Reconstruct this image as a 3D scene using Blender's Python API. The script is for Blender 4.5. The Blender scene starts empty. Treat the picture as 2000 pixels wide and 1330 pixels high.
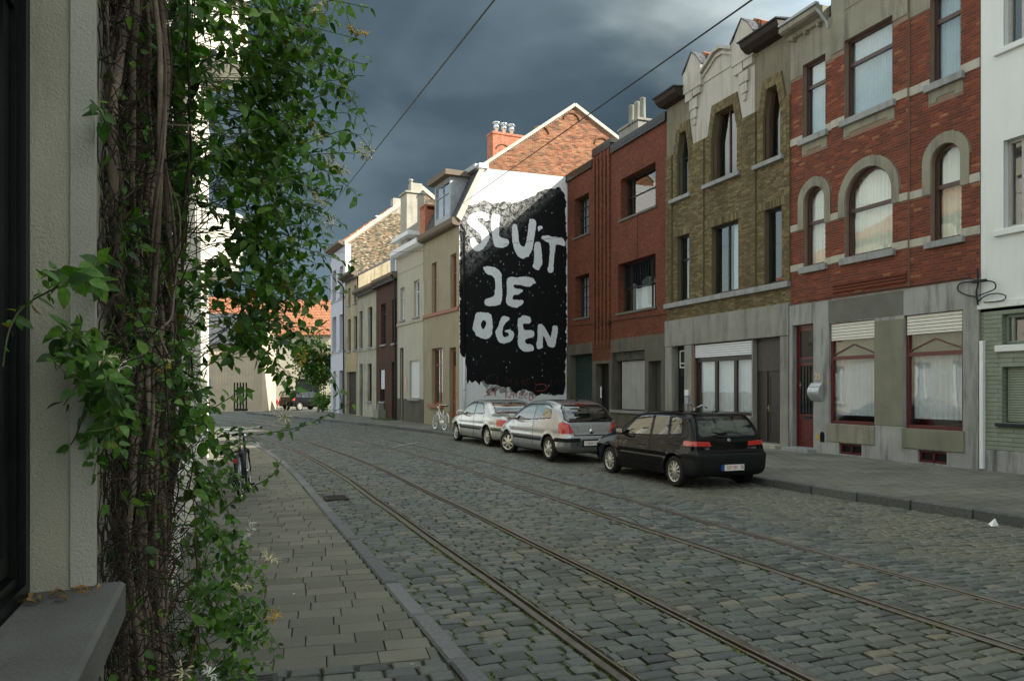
import bpy, bmesh, math, random
import numpy as np
from mathutils import Vector, Matrix, noise
R = math.radians
rng = random.Random(7)
scene = bpy.context.scene
COL = scene.collection

# ------------------------------------------------------------------ camera
cam_d = bpy.data.cameras.new('camera')
cam = bpy.data.objects.new('camera', cam_d)
COL.objects.link(cam)
cam_d.sensor_width = 36.0
cam_d.lens = 27.0
cam_d.shift_y = 0.0475
cam_d.clip_start = 0.05
cam_d.clip_end = 3000.0
cam.location = (0, 0, 1.77)
YAW = math.atan(567 / 1500)                 # the lens points right of the street's axis
cam.rotation_euler = (R(90), 0, -YAW)
scene.camera = cam

# ------------------------------------------------------------------ light
SUN = Vector((1.0, -0.80, 0.90)).normalized()      # direction towards the sun
EL = math.asin(SUN.z)
AZ = math.atan2(SUN.x, SUN.y)
world = bpy.data.worlds.new('World')
scene.world = world
world.use_nodes = True
wt = world.node_tree
for n in list(wt.nodes):
    wt.nodes.remove(n)
def wn(t, **kw):
    n = wt.nodes.new(t)
    for k, v in kw.items():
        setattr(n, k, v)
    return n
def wl(a, b):
    wt.links.new(a, b)
w_out = wn('ShaderNodeOutputWorld')
w_bg = wn('ShaderNodeBackground')
w_bg.inputs['Strength'].default_value = 0.13
sky = wn('ShaderNodeTexSky')
sky.sky_type = 'NISHITA'
sky.sun_disc = False
sky.sun_elevation = EL
sky.sun_rotation = AZ
sky.altitude = 10
sky.air_density = 1.2
sky.dust_density = 2.0
tc = wn('ShaderNodeTexCoord')
# storm cloud: a heavy bank standing over the far end of the street, paler cloud all round it
storm_axis = Vector((0.13, 0.94, 0.30)).normalized()
dot = wn('ShaderNodeVectorMath', operation='DOT_PRODUCT')
dot.inputs[1].default_value = storm_axis
wl(tc.outputs['Generated'], dot.inputs[0])
mapn = wn('ShaderNodeMapping')
mapn.inputs['Scale'].default_value = (1.0, 1.0, 2.3)
wl(tc.outputs['Generated'], mapn.inputs['Vector'])
nz1 = wn('ShaderNodeTexNoise'); nz1.inputs['Scale'].default_value = 2.6; nz1.inputs['Detail'].default_value = 4; nz1.inputs['Roughness'].default_value = 0.45; nz1.inputs['Distortion'].default_value = 0.35
wl(mapn.outputs['Vector'], nz1.inputs['Vector'])
nz2 = wn('ShaderNodeTexNoise'); nz2.inputs['Scale'].default_value = 6.5; nz2.inputs['Detail'].default_value = 6; nz2.inputs['Roughness'].default_value = 0.6
wl(mapn.outputs['Vector'], nz2.inputs['Vector'])
def wmath(op, a, b=None, c=None, clamp=False):
    n = wn('ShaderNodeMath', operation=op, use_clamp=clamp)
    for i, v in enumerate((a, b, c)):
        if v is None: continue
        if isinstance(v, (int, float)): n.inputs[i].default_value = v
        else: wl(v, n.inputs[i])
    return n.outputs[0]
mix_n = wmath('ADD', wmath('MULTIPLY', nz1.outputs['Fac'], 0.86), wmath('MULTIPLY', nz2.outputs['Fac'], 0.14))
# angle from the bank's heart, made ragged by the noise
edge = wmath('SUBTRACT', 1.0, dot.outputs['Value'])
edge = wmath('ADD', edge, wmath('MULTIPLY', wmath('SUBTRACT', mix_n, 0.5), 0.13))
far = wn('ShaderNodeMapRange'); far.interpolation_type = 'SMOOTHSTEP'
far.inputs['From Min'].default_value = 0.058; far.inputs['From Max'].default_value = 0.18
wl(edge, far.inputs['Value'])
# colours (to be multiplied by the background strength together with the sky)
dark = wn('ShaderNodeValToRGB')
cr = dark.color_ramp
cr.elements[0].position = 0.33; cr.elements[0].color = (0.145, 0.255, 0.345, 1)
cr.elements[1].position = 0.72; cr.elements[1].color = (0.66, 0.92, 1.08, 1)
e = cr.elements.new(0.5); e.color = (0.275, 0.43, 0.54, 1)
wl(mix_n, dark.inputs['Fac'])
pale = wn('ShaderNodeValToRGB')
cr = pale.color_ramp
cr.elements[0].position = 0.36; cr.elements[0].color = (1.7, 2.25, 2.4, 1)
cr.elements[1].position = 0.66; cr.elements[1].color = (6.9, 7.4, 7.1, 1)
wl(mix_n, pale.inputs['Fac'])
# thin breaks of the clear sky among the pale cloud
pm = wn('ShaderNodeMix', data_type='RGBA')
wl(wmath('MULTIPLY', wmath('SUBTRACT', 0.52, mix_n, clamp=True), 4.0, clamp=True), pm.inputs[0])
wl(pale.outputs['Color'], pm.inputs[6]); wl(sky.outputs['Color'], pm.inputs[7])
sepz = wn('ShaderNodeSeparateXYZ'); wl(tc.outputs['Generated'], sepz.inputs[0])
low = wn('ShaderNodeMapRange'); low.interpolation_type = 'SMOOTHSTEP'
low.inputs['From Min'].default_value = 0.02; low.inputs['From Max'].default_value = 0.30; low.inputs['To Min'].default_value = 0.75; low.inputs['To Max'].default_value = 0.0
wl(sepz.outputs[2], low.inputs['Value'])
lift = wn('ShaderNodeMix', data_type='RGBA')                # paler under the bank, towards the horizon
wl(wmath('MULTIPLY', low.outputs['Result'], wmath('MULTIPLY', mix_n, 1.9, clamp=True)), lift.inputs[0]); wl(dark.outputs['Color'], lift.inputs[6]); lift.inputs[7].default_value = (1.15, 1.6, 1.9, 1)
cm = wn('ShaderNodeMix', data_type='RGBA')
wl(far.outputs['Result'], cm.inputs[0]); wl(lift.outputs[2], cm.inputs[6]); wl(pm.outputs[2], cm.inputs[7])
wl(cm.outputs[2], w_bg.inputs['Color'])
wl(w_bg.outputs['Background'], w_out.inputs['Surface'])

sun_d = bpy.data.lights.new('sun', 'SUN')
sun_d.energy = 5.0
sun_d.angle = R(0.5)
sun_d.color = (1.0, 0.93, 0.80)
sun_o = bpy.data.objects.new('sun', sun_d)
COL.objects.link(sun_o)
sun_o.rotation_euler = SUN.to_track_quat('Z', 'Y').to_euler()
sun_o.location = (40, -30, 40)
vs = scene.view_settings
vs.view_transform = 'Standard'; vs.look = 'None'; vs.gamma = 1.0; vs.exposure = 1.08
vs.use_curve_mapping = False

# ------------------------------------------------------------------ helpers
ROT = [0.0]                                  # extra turn given to parts built on a root (bent street)
def tag(o, label=None, cat=None, group=None, kind=None):
    if label: o['label'] = label
    if cat: o['category'] = cat
    if group: o['group'] = group
    if kind: o['kind'] = kind
    return o
def empty(name, loc, rz=0.0, label=None, cat=None, group=None):
    o = bpy.data.objects.new(name, None)
    o.empty_display_size = 0.2
    COL.objects.link(o); o.location = loc; o.rotation_euler = (0, 0, rz)
    return tag(o, label, cat, group)
def link(name, me, parent=None, loc=None):
    o = bpy.data.objects.new(name, me)
    COL.objects.link(o)
    if parent is not None:
        o.parent = parent
        if parent.type == 'EMPTY' and ROT[0]: o.rotation_euler = (0, 0, ROT[0])
    if loc is not None: o.location = loc
    return o
class MB:
    def __init__(s): s.v = []; s.f = []; s.r = None
    def quad(s, a, b, c, d):
        i = len(s.v); s.v += [a, b, c, d]; s.f.append((i, i+1, i+2, i+3)); return s
    def poly(s, pts):
        i = len(s.v); s.v += list(pts); s.f.append(tuple(range(i, i+len(pts)))); return s
    def box(s, x0, x1, y0, y1, z0, z1):
        i = len(s.v)
        s.v += [(x0,y0,z0),(x1,y0,z0),(x1,y1,z0),(x0,y1,z0),(x0,y0,z1),(x1,y0,z1),(x1,y1,z1),(x0,y1,z1)]
        s.f += [(i,i+3,i+2,i+1),(i+4,i+5,i+6,i+7),(i,i+1,i+5,i+4),(i+1,i+2,i+6,i+5),(i+2,i+3,i+7,i+6),(i+3,i,i+4,i+7)]
        return s
    def bbox(s, x0, x1, y0, y1, z0, z1, b=0.008):
        # box with its edges chamfered
        i = len(s.v)
        for (zz, g) in ((z0, b), (z0+b, 0), (z1-b, 0), (z1, b)):
            s.v += [(x0+g,y0+g,zz),(x1-g,y0+g,zz),(x1-g,y1-g,zz),(x0+g,y1-g,zz)]
        for k in range(3):
            for q in range(4):
                s.f.append((i+k*4+q, i+k*4+(q+1)%4, i+k*4+4+(q+1)%4, i+k*4+4+q))
        s.f += [(i+3,i+2,i+1,i), (i+12,i+13,i+14,i+15)]
        return s
    def prism(s, pts, y0, y1):
        # polygon in x,z pushed along y
        n = len(pts); i = len(s.v)
        s.v += [(p[0], y0, p[1]) for p in pts] + [(p[0], y1, p[1]) for p in pts]
        s.f.append(tuple(range(i, i+n))); s.f.append(tuple(reversed(range(i+n, i+2*n))))
        for k in range(n):
            s.f.append((i+k, i+n+k, i+n+(k+1) % n, i+(k+1) % n))
        return s
    def prismx(s, pts, x0, x1):
        # polygon in y,z pushed along x
        n = len(pts); i = len(s.v)
        s.v += [(x0, p[0], p[1]) for p in pts] + [(x1, p[0], p[1]) for p in pts]
        s.f.append(tuple(range(i, i+n))); s.f.append(tuple(reversed(range(i+n, i+2*n))))
        for k in range(n):
            s.f.append((i+k, i+n+k, i+n+(k+1) % n, i+(k+1) % n))
        return s
    def tube(s, pts, r, n=6, cap=True):
        P = [Vector(p) for p in pts]; m = len(P); base = len(s.v)
        rad = r if isinstance(r, (list, tuple)) else [r]*m
        up = None
        for k in range(m):
            t = (P[min(k+1, m-1)] - P[max(k-1, 0)])
            if t.length < 1e-9: t = Vector((0, 0, 1))
            t.normalize()
            if up is None:
                up = t.orthogonal().normalized()
            else:
                up = (up - t*up.dot(t))
                up = up.normalized() if up.length > 1e-6 else t.orthogonal().normalized()
            w = t.cross(up)
            for q in range(n):
                a = 2*math.pi*q/n
                s.v.append(tuple(P[k] + (up*math.cos(a) + w*math.sin(a))*rad[k]))
        for k in range(m-1):
            for q in range(n):
                a = base+k*n+q; b = base+k*n+(q+1) % n
                s.f.append((a, b, b+n, a+n))
        if cap:
            s.f.append(tuple(base+q for q in reversed(range(n))))
            s.f.append(tuple(base+(m-1)*n+q for q in range(n)))
        return s
    def lathe(s, prof, n=24, axis='z', c=(0, 0, 0), closed=False):
        # prof: (radius, height along the axis)
        i = len(s.v); m = len(prof)
        for q in range(n):
            a = 2*math.pi*q/n; ca, sa = math.cos(a), math.sin(a)
            for (r, hh) in prof:
                p = {'z': (r*ca, r*sa, hh), 'y': (r*ca, hh, r*sa), 'x': (hh, r*ca, r*sa)}[axis]
                s.v.append((p[0]+c[0], p[1]+c[1], p[2]+c[2]))
        for q in range(n):
            q2 = (q+1) % n
            for k in range(m if closed else m-1):
                k2 = (k+1) % m
                s.f.append((i+q*m+k, i+q2*m+k, i+q2*m+k2, i+q*m+k2))
        return s
    def add(s, o, M=None):
        i = len(s.v)
        s.v += [tuple(M @ Vector(p)) for p in o.v] if M is not None else list(o.v)
        s.f += [tuple(k+i for k in f) for f in o.f]
        return s
    def mesh(s, name, mat, smooth=False):
        me = bpy.data.meshes.new(name)
        me.from_pydata([tuple(p) for p in s.v], [], s.f)
        if s.r is not None:
            at = me.attributes.new('rnd', 'FLOAT', 'FACE')
            at.data.foreach_set('value', s.r)
        me.materials.append(mat)
        if smooth:
            me.polygons.foreach_set('use_smooth', [True]*len(me.polygons))
        me.update()
        return me
    def build(s, name, mat, parent=None, smooth=False, loc=None):
        return link(name, s.mesh(name, mat, smooth), parent, loc)
def copy_tree(o, parent=None):
    c = o.copy(); COL.objects.link(c); c.parent = parent
    for ch in o.children: copy_tree(ch, c)
    return c

# ------------------------------------------------------------------ materials
def nodes(name):
    m = bpy.data.materials.new(name); m.use_nodes = True
    nt = m.node_tree
    b = nt.nodes['Principled BSDF']
    return m, nt, b
def N(nt, t, **kw):
    n = nt.nodes.new(t)
    for k, v in kw.items(): setattr(n, k, v)
    return n
def ramp(nt, stops, interp='LINEAR'):
    r = N(nt, 'ShaderNodeValToRGB'); c = r.color_ramp; c.interpolation = interp
    while len(c.elements) < len(stops): c.elements.new(0.5)
    for e_, (p, col) in zip(c.elements, stops):
        e_.position = p; e_.color = (*col, 1) if len(col) == 3 else col
    return r
def mul(c, k): return tuple(x*k for x in c)
def mixc(nt, fac, a, b, mode='MIX'):
    n = N(nt, 'ShaderNodeMix', data_type='RGBA', blend_type=mode)
    for i, v in ((0, fac), (6, a), (7, b)):
        if hasattr(v, 'links'): nt.links.new(v, n.inputs[i])
        elif i == 0: n.inputs[0].default_value = v
        else: n.inputs[i].default_value = (*v, 1)
    return n.outputs[2]
def nmath(nt, op, a, b=None, clamp=False):
    n = N(nt, 'ShaderNodeMath', operation=op, use_clamp=clamp)
    for i, v in enumerate((a, b)):
        if v is None: continue
        if hasattr(v, 'links'): nt.links.new(v, n.inputs[i])
        else: n.inputs[i].default_value = v
    return n.outputs[0]
def noise_tex(nt, vec, scale, detail=5, rough=0.55, dist=0.0):
    n = N(nt, 'ShaderNodeTexNoise')
    n.inputs['Scale'].default_value = scale; n.inputs['Detail'].default_value = detail
    n.inputs['Roughness'].default_value = rough; n.inputs['Distortion'].default_value = dist
    if vec is not None: nt.links.new(vec, n.inputs['Vector'])
    return n.outputs['Fac']
def objco(nt, scale=None):
    t = N(nt, 'ShaderNodeTexCoord')
    if scale is None: return t.outputs['Object']
    m = N(nt, 'ShaderNodeMapping'); m.inputs['Scale'].default_value = scale
    nt.links.new(t.outputs['Object'], m.inputs['Vector'])
    return m.outputs['Vector']
def bumpn(nt, b, h, strength=0.3, dist=0.02):
    n = N(nt, 'ShaderNodeBump'); n.inputs['Strength'].default_value = strength; n.inputs['Distance'].default_value = dist
    nt.links.new(h, n.inputs['Height']); nt.links.new(n.outputs['Normal'], b.inputs['Normal'])
    return n
def remap(nt, v, a, b, c=0.0, d=1.0):
    n = N(nt, 'ShaderNodeMapRange'); n.clamp = True
    for k, x in (('From Min', a), ('From Max', b), ('To Min', c), ('To Max', d)): n.inputs[k].default_value = x
    nt.links.new(v, n.inputs['Value']); return n.outputs['Result']
def rnd_out(nt):
    a = N(nt, 'ShaderNodeAttribute', attribute_name='rnd')
    o = N(nt, 'ShaderNodeObjectInfo')
    return nmath(nt, 'FRACT', nmath(nt, 'ADD', a.outputs['Fac'], o.outputs['Random']))
def plaster(name, col, var=0.18, scale=1.2, rough=0.9, stain=None, stain_amt=0.0, bump=0.15, fine=60, streak=True, spec=0.2):
    # rendered wall: broad blotches, fine grain, vertical rain streaks, optional dirt
    m, nt, b = nodes(name); v = objco(nt)
    c = mixc(nt, remap(nt, noise_tex(nt, v, scale, 6, 0.6), 0.3, 0.7), mul(col, 1-var), mul(col, 1+var*0.6))
    c = mixc(nt, 0.35, c, mixc(nt, noise_tex(nt, v, fine, 3, 0.7), mul(col, 0.6), mul(col, 1.35)))
    if stain:
        vs_ = objco(nt, (3.0, 3.0, 0.35)) if streak else v
        f = remap(nt, noise_tex(nt, vs_, 1.6, 6, 0.65), 0.5, 0.72, 0, stain_amt)
        c = mixc(nt, f, c, stain)
    nt.links.new(c, b.inputs['Base Color'])
    b.inputs['Roughness'].default_value = rough; b.inputs['Specular IOR Level'].default_value = spec
    if bump: bumpn(nt, b, noise_tex(nt, v, fine, 4, 0.7), bump, 0.01)
    return m
def plain(name, col, rough=0.6, metal=0.0, var=0.1, scale=8, spec=0.4, coat=0.0, bump=0.0):
    m, nt, b = nodes(name)
    if var:
        v = objco(nt)
        c = mixc(nt, remap(nt, noise_tex(nt, v, scale, 5), 0.3, 0.7), mul(col, 1-var), mul(col, 1+var))
        nt.links.new(c, b.inputs['Base Color'])
        if bump: bumpn(nt, b, noise_tex(nt, v, scale*4, 4), bump, 0.01)
    else:
        b.inputs['Base Color'].default_value = (*col, 1)
    b.inputs['Roughness'].default_value = rough; b.inputs['Metallic'].default_value = metal
    b.inputs['Specular IOR Level'].default_value = spec if max(col) > .03 else spec*.5
    b.inputs['Coat Weight'].default_value = coat; b.inputs['Coat Roughness'].default_value = 0.03
    return m
def pieces(name, stops, rough=0.85, grain=30, gvar=0.3, bump=0.3, dirt=None, dscale=0.8, damt=0.5, spec=0.25):
    # material of bricks, cobbles, slabs: every piece takes its own tone
    m, nt, b = nodes(name); v = N(nt, 'ShaderNodeNewGeometry').outputs['Position']
    r = ramp(nt, stops); nt.links.new(rnd_out(nt), r.inputs['Fac'])
    g = noise_tex(nt, v, grain, 5, 0.65)
    c = mixc(nt, 1.0, r.outputs['Color'], mixc(nt, remap(nt, g, 0.25, 0.75), (1-gvar,)*3, (1+gvar,)*3), 'MULTIPLY')
    if dirt:
        geo = N(nt, 'ShaderNodeNewGeometry')
        mp = N(nt, 'ShaderNodeMapping'); mp.inputs['Scale'].default_value = (1.5, 1.5, .4) if 'brick' in name else (1, 1, 1)
        nt.links.new(geo.outputs['Position'], mp.inputs['Vector'])
        c = mixc(nt, remap(nt, noise_tex(nt, mp.outputs['Vector'], dscale, 6, 0.6), 0.45, 0.7, 0, damt), c, dirt)
    nt.links.new(c, b.inputs['Base Color'])
    b.inputs['Roughness'].default_value = rough; b.inputs['Specular IOR Level'].default_value = spec
    bumpn(nt, b, g, bump, 0.006)
    return m
def brick_tex(name, c1, c2, mortar, bw=0.21, bh=0.07, var=0.35, soot=(0.03, 0.025, 0.02), soot_amt=0.4, bump=0.5, joint=0.011):
    m, nt, b = nodes(name)
    t = N(nt, 'ShaderNodeTexCoord'); s_ = N(nt, 'ShaderNodeSeparateXYZ'); nt.links.new(t.outputs['Object'], s_.inputs[0])
    k = N(nt, 'ShaderNodeCombineXYZ')
    nt.links.new(nmath(nt, 'ADD', s_.outputs[0], s_.outputs[1]), k.inputs[0]); nt.links.new(s_.outputs[2], k.inputs[1])
    bt = N(nt, 'ShaderNodeTexBrick')
    bt.inputs['Scale'].default_value = 1.0; bt.inputs['Brick Width'].default_value = bw; bt.inputs['Row Height'].default_value = bh
    bt.inputs['Mortar Size'].default_value = joint; bt.inputs['Mortar Smooth'].default_value = 0.3; bt.inputs['Bias'].default_value = 0.0
    bt.inputs['Color1'].default_value = (*c1, 1); bt.inputs['Color2'].default_value = (*c2, 1); bt.inputs['Mortar'].default_value = (*mortar, 1)
    nt.links.new(k.outputs[0], bt.inputs['Vector'])
    v = t.outputs['Object']
    c = mixc(nt, 1.0, bt.outputs['Color'], mixc(nt, remap(nt, noise_tex(nt, v, 9, 5), 0.25, 0.75), (1-var,)*3, (1+var,)*3), 'MULTIPLY')
    c = mixc(nt, remap(nt, noise_tex(nt, v, 0.9, 6, 0.62), 0.42, 0.72, 0, soot_amt), c, soot)
    nt.links.new(c, b.inputs['Base Color']); b.inputs['Roughness'].default_value = 0.9; b.inputs['Specular IOR Level'].default_value = 0.2
    inv = nmath(nt, 'SUBTRACT', 1.0, bt.outputs['Fac'])
    bumpn(nt, b, nmath(nt, 'ADD', inv, nmath(nt, 'MULTIPLY', noise_tex(nt, v, 40, 3), 0.3)), bump, 0.012)
    return m
def glass(name, tint=(0.9, 0.95, 0.95), ior=1.52, dark=0.0):
    # window pane: clear sheet that mirrors by its own Fresnel curve
    m = bpy.data.materials.new(name); m.use_nodes = True; nt = m.node_tree
    nt.nodes.remove(nt.nodes['Principled BSDF'])
    out = nt.nodes['Material Output']
    tr = N(nt, 'ShaderNodeBsdfTransparent'); tr.inputs['Color'].default_value = (*tint, 1)
    gl = N(nt, 'ShaderNodeBsdfGlossy'); gl.inputs['Roughness'].default_value = 0.0; gl.inputs['Color'].default_value = (1, 1, 1, 1)
    fr = N(nt, 'ShaderNodeFresnel')
    ge = N(nt, 'ShaderNodeNewGeometry')
    nt.links.new(remap(nt, ge.outputs['Backfacing'], 0, 1, ior, 1/ior), fr.inputs['IOR'])     # same mirror from either side
    v = objco(nt)
    bp = N(nt, 'ShaderNodeBump'); bp.inputs['Strength'].default_value = 0.05; bp.inputs['Distance'].default_value = 0.02
    nt.links.new(noise_tex(nt, v, 1.6, 2), bp.inputs['Height']); nt.links.new(bp.outputs['Normal'], gl.inputs['Normal'])
    mx = N(nt, 'ShaderNodeMixShader')
    nt.links.new(nmath(nt, 'MULTIPLY', fr.outputs[0], 2.2, True), mx.inputs[0])      # two faces of the pane
    nt.links.new(tr.outputs[0], mx.inputs[1]); nt.links.new(gl.outputs[0], mx.inputs[2])
    nt.links.new(mx.outputs[0], out.inputs['Surface'])
    return m
# ---- shared materials
MT = {}
MT['cobble'] = pieces('cobble_stone', [(0, (0.038, 0.044, 0.044)), (0.35, (0.068, 0.079, 0.077)), (0.75, (0.094, 0.105, 0.099)), (0.94, (0.118, 0.122, 0.107)), (1, (0.15, 0.135, 0.10))], rough=0.5, grain=22, gvar=0.32, bump=0.45, dirt=(0.085, 0.085, 0.052), dscale=0.4, damt=0.6, spec=0.5)
nt_ = MT['cobble'].node_tree; b_ = nt_.nodes['Principled BSDF']; src = b_.inputs['Base Color'].links[0].from_socket
gp_ = N(nt_, 'ShaderNodeNewGeometry'); sx_ = N(nt_, 'ShaderNodeSeparateXYZ'); nt_.links.new(gp_.outputs['Position'], sx_.inputs[0])
# sand and dust swept to the parking side
dust = nmath(nt_, 'MULTIPLY', remap(nt_, sx_.outputs[0], 6.6, 8.2), remap(nt_, noise_tex(nt_, gp_.outputs['Position'], 1.6, 6, 0.65), 0.34, 0.6, 0.15, 0.85))
nt_.links.new(mixc(nt_, dust, src, (0.135, 0.128, 0.095)), b_.inputs['Base Color'])
MT['slab'] = pieces('paving_concrete', [(0, (0.120, 0.119, 0.097)), (0.5, (0.150, 0.148, 0.121)), (1, (0.180, 0.176, 0.145))], rough=0.9, grain=90, gvar=0.3, bump=0.25, dirt=(0.09, 0.09, 0.075), dscale=1.1, damt=0.45)
MT['kerb'] = pieces('bluestone_kerb', [(0, (0.10, 0.105, 0.112)), (1, (0.16, 0.165, 0.172))], rough=0.75, grain=35, gvar=0.3, bump=0.3)
MT['granite_kerb'] = pieces('dark_kerb', [(0, (0.075, 0.08, 0.08)), (1, (0.12, 0.125, 0.12))], rough=0.75, grain=30, gvar=0.4, bump=0.35)
def joint_mat(name, soil, moss, amt, scale=1.3, left_moss=False):
    m, nt, b = nodes(name); geo = N(nt, 'ShaderNodeNewGeometry'); v = geo.outputs['Position']
    c = mixc(nt, noise_tex(nt, v, 25, 4), mul(soil, 0.5), mul(soil, 1.3))
    f = remap(nt, noise_tex(nt, v, scale, 6, 0.7), 0.42, 0.6, 0, amt)
    if left_moss:      # the untrodden strip along the left kerb is the greenest
        sx = N(nt, 'ShaderNodeSeparateXYZ'); nt.links.new(v, sx.inputs[0])
        f = nmath(nt, 'MAXIMUM', f, nmath(nt, 'MULTIPLY', remap(nt, sx.outputs[0], 3.6, 1.8), remap(nt, noise_tex(nt, v, 5, 5, .7), .35, .5)))
    c = mixc(nt, f, c, mixc(nt, noise_tex(nt, v, 60, 3), mul(moss, 0.5), mul(moss, 1.5)))
    nt.links.new(c, b.inputs['Base Color']); b.inputs['Roughness'].default_value = 1.0
    bumpn(nt, b, noise_tex(nt, v, 90, 4), 0.6, 0.02)
    return m
MT['joint'] = joint_mat('cobble_joint', (0.026, 0.025, 0.018), (0.055, 0.085, 0.016), 0.85, left_moss=True)
MT['slab_joint'] = joint_mat('slab_joint', (0.05, 0.05, 0.04), (0.05, 0.065, 0.02), 0.5)
def tiled_pavement():
    m, nt, b = nodes('grey_pavement_tiles'); geo = N(nt, 'ShaderNodeNewGeometry'); v = geo.outputs['Position']
    bt = N(nt, 'ShaderNodeTexBrick'); bt.inputs['Scale'].default_value = 1; bt.inputs['Brick Width'].default_value = 0.3; bt.inputs['Row Height'].default_value = 0.3
    bt.inputs['Mortar Size'].default_value = 0.010; bt.inputs['Color1'].default_value = (0.135, 0.134, 0.108, 1); bt.inputs['Color2'].default_value = (0.155, 0.152, 0.125, 1); bt.inputs['Mortar'].default_value = (0.05, 0.055, 0.035, 1)
    nt.links.new(v, bt.inputs['Vector'])
    c = mixc(nt, 1.0, bt.outputs['Color'], mixc(nt, remap(nt, noise_tex(nt, v, 0.8, 7, 0.65), 0.3, 0.7), (0.5,)*3, (1.3,)*3), 'MULTIPLY')
    c = mixc(nt, 1.0, c, mixc(nt, noise_tex(nt, v, 70, 3), (0.7,)*3, (1.3,)*3), 'MULTIPLY')
    nt.links.new(c, b.inputs['Base Color']); b.inputs['Roughness'].default_value = 0.85
    bumpn(nt, b, nmath(nt, 'SUBTRACT', nmath(nt, 'MULTIPLY', noise_tex(nt, v, 60, 4), 0.3), bt.outputs['Fac']), 0.4, 0.008)
    return m
MT['pave'] = tiled_pavement()
MT['far_ground'] = plain('far_asphalt', (0.11, 0.11, 0.10), rough=0.85, var=0.35, scale=0.7)
def rail_mat():
    m, nt, b = nodes('rail_steel'); geo = N(nt, 'ShaderNodeNewGeometry'); v = geo.outputs['Position']
    s_ = N(nt, 'ShaderNodeSeparateXYZ'); nt.links.new(geo.outputs['Normal'], s_.inputs[0])
    n_ = noise_tex(nt, v, 14, 5)
    c = mixc(nt, n_, (0.10, 0.09, 0.08), (0.24, 0.22, 0.195))
    c = mixc(nt, remap(nt, noise_tex(nt, v, 2.2, 4), 0.5, 0.7, 0, 0.5), c, (0.10, 0.075, 0.05))
    nt.links.new(c, b.inputs['Base Color']); b.inputs['Metallic'].default_value = 0.75
    nt.links.new(remap(nt, n_, 0.3, 0.7, 0.26, 0.5), b.inputs['Roughness'])
    return m
MT['rail'] = rail_mat()
MT['groove'] = plain('rail_groove_dirt', (0.022, 0.02, 0.015), 1.0, var=0.4, scale=20)

# ---- street geometry: straight, then bending to the left
def off(Y):
    if Y < 14: return 0.0
    if Y < 45: return -0.004*(Y-14)**2
    return -3.844 - 0.248*(Y-45)
def sstep(t):
    t = min(max(t, 0.0), 1.0); return t*t*(3-2*t)
def road_z(u, Y=10.0):
    # camber: the gutter side lies lower near the camera and comes up along the street
    return -(0.10-0.085*sstep((Y-14)/7))*sstep((u-5.6)/2.6)+0.016*noise.noise(Vector((u*.55, Y*.4, 7.3)))
def kerb_z(Y): return 0.032+0.06*sstep((Y-14)/8)
def kerb_u(Y):
    t = min(max((Y-26.0)/2.2, 0), 1); return 10.14 - 0.26*sstep((Y-7)/4.5) - 0.93*t*t*(3-2*t)
PAV_L = 0.12
ground = MB(); ground.quad((-260, -120, -0.24), (260, -120, -0.24), (260, 420, -0.24), (-260, 420, -0.24))
tag(ground.build('ground', MT['far_ground']), kind='structure')
# road bed
def sheet(ys, us_fn, zfn, nu=24):
    mb = MB(); base = 0
    for Y in ys:
        a, b_ = us_fn(Y)
        for i in range(nu+1):
            u = a + (b_-a)*i/nu
            mb.v.append((u+off(Y), Y, zfn(u, Y)))
    for j in range(len(ys)-1):
        for i in range(nu):
            k = j*(nu+1)+i
            mb.f.append((k, k+1, k+nu+2, k+nu+1))
    return mb
YS = [y*1.0 for y in range(-14, 76)]
road = sheet(YS, lambda Y: (1.36, kerb_u(Y)+0.02), lambda u, Y: road_z(u, Y)-0.036+0.022*sstep((u-6.8)/1.4)+0.016*(1-sstep((u-1.9)/1.6))).build('road', MT['joint'], smooth=True)
tag(road, kind='structure')
# cobbled far end of the road and the little square it runs into
far_mat = brick_tex('far_cobbles', (0.10, 0.11, 0.105), (0.14, 0.145, 0.13), (0.05, 0.05, 0.04), bw=0.2, bh=0.15, soot=(0.12, 0.11, 0.09), soot_amt=0.3)
nt = far_mat.node_tree
bt = [n for n in nt.nodes if n.type == 'TEX_BRICK'][0]
gp = N(nt, 'ShaderNodeNewGeometry'); nt.links.new(gp.outputs['Position'], bt.inputs['Vector'])
sq = MB()
sq.quad((-30, 64, -0.035), (-6.0, 40, -0.035), (12, 64, -0.035), (10, 120, -0.035))
sq.quad((-30, 64, -0.035), (10, 120, -0.035), (-10, 140, -0.035), (-50, 120, -0.035))
tag(sq.build('square', MT['far_ground']), kind='structure')
fr = sheet([44+i for i in range(31)], lambda Y: (1.4, kerb_u(Y)-0.02), lambda u, Y: road_z(u, Y)-0.004, 6).build('far_paving', far_mat, road)

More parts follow.
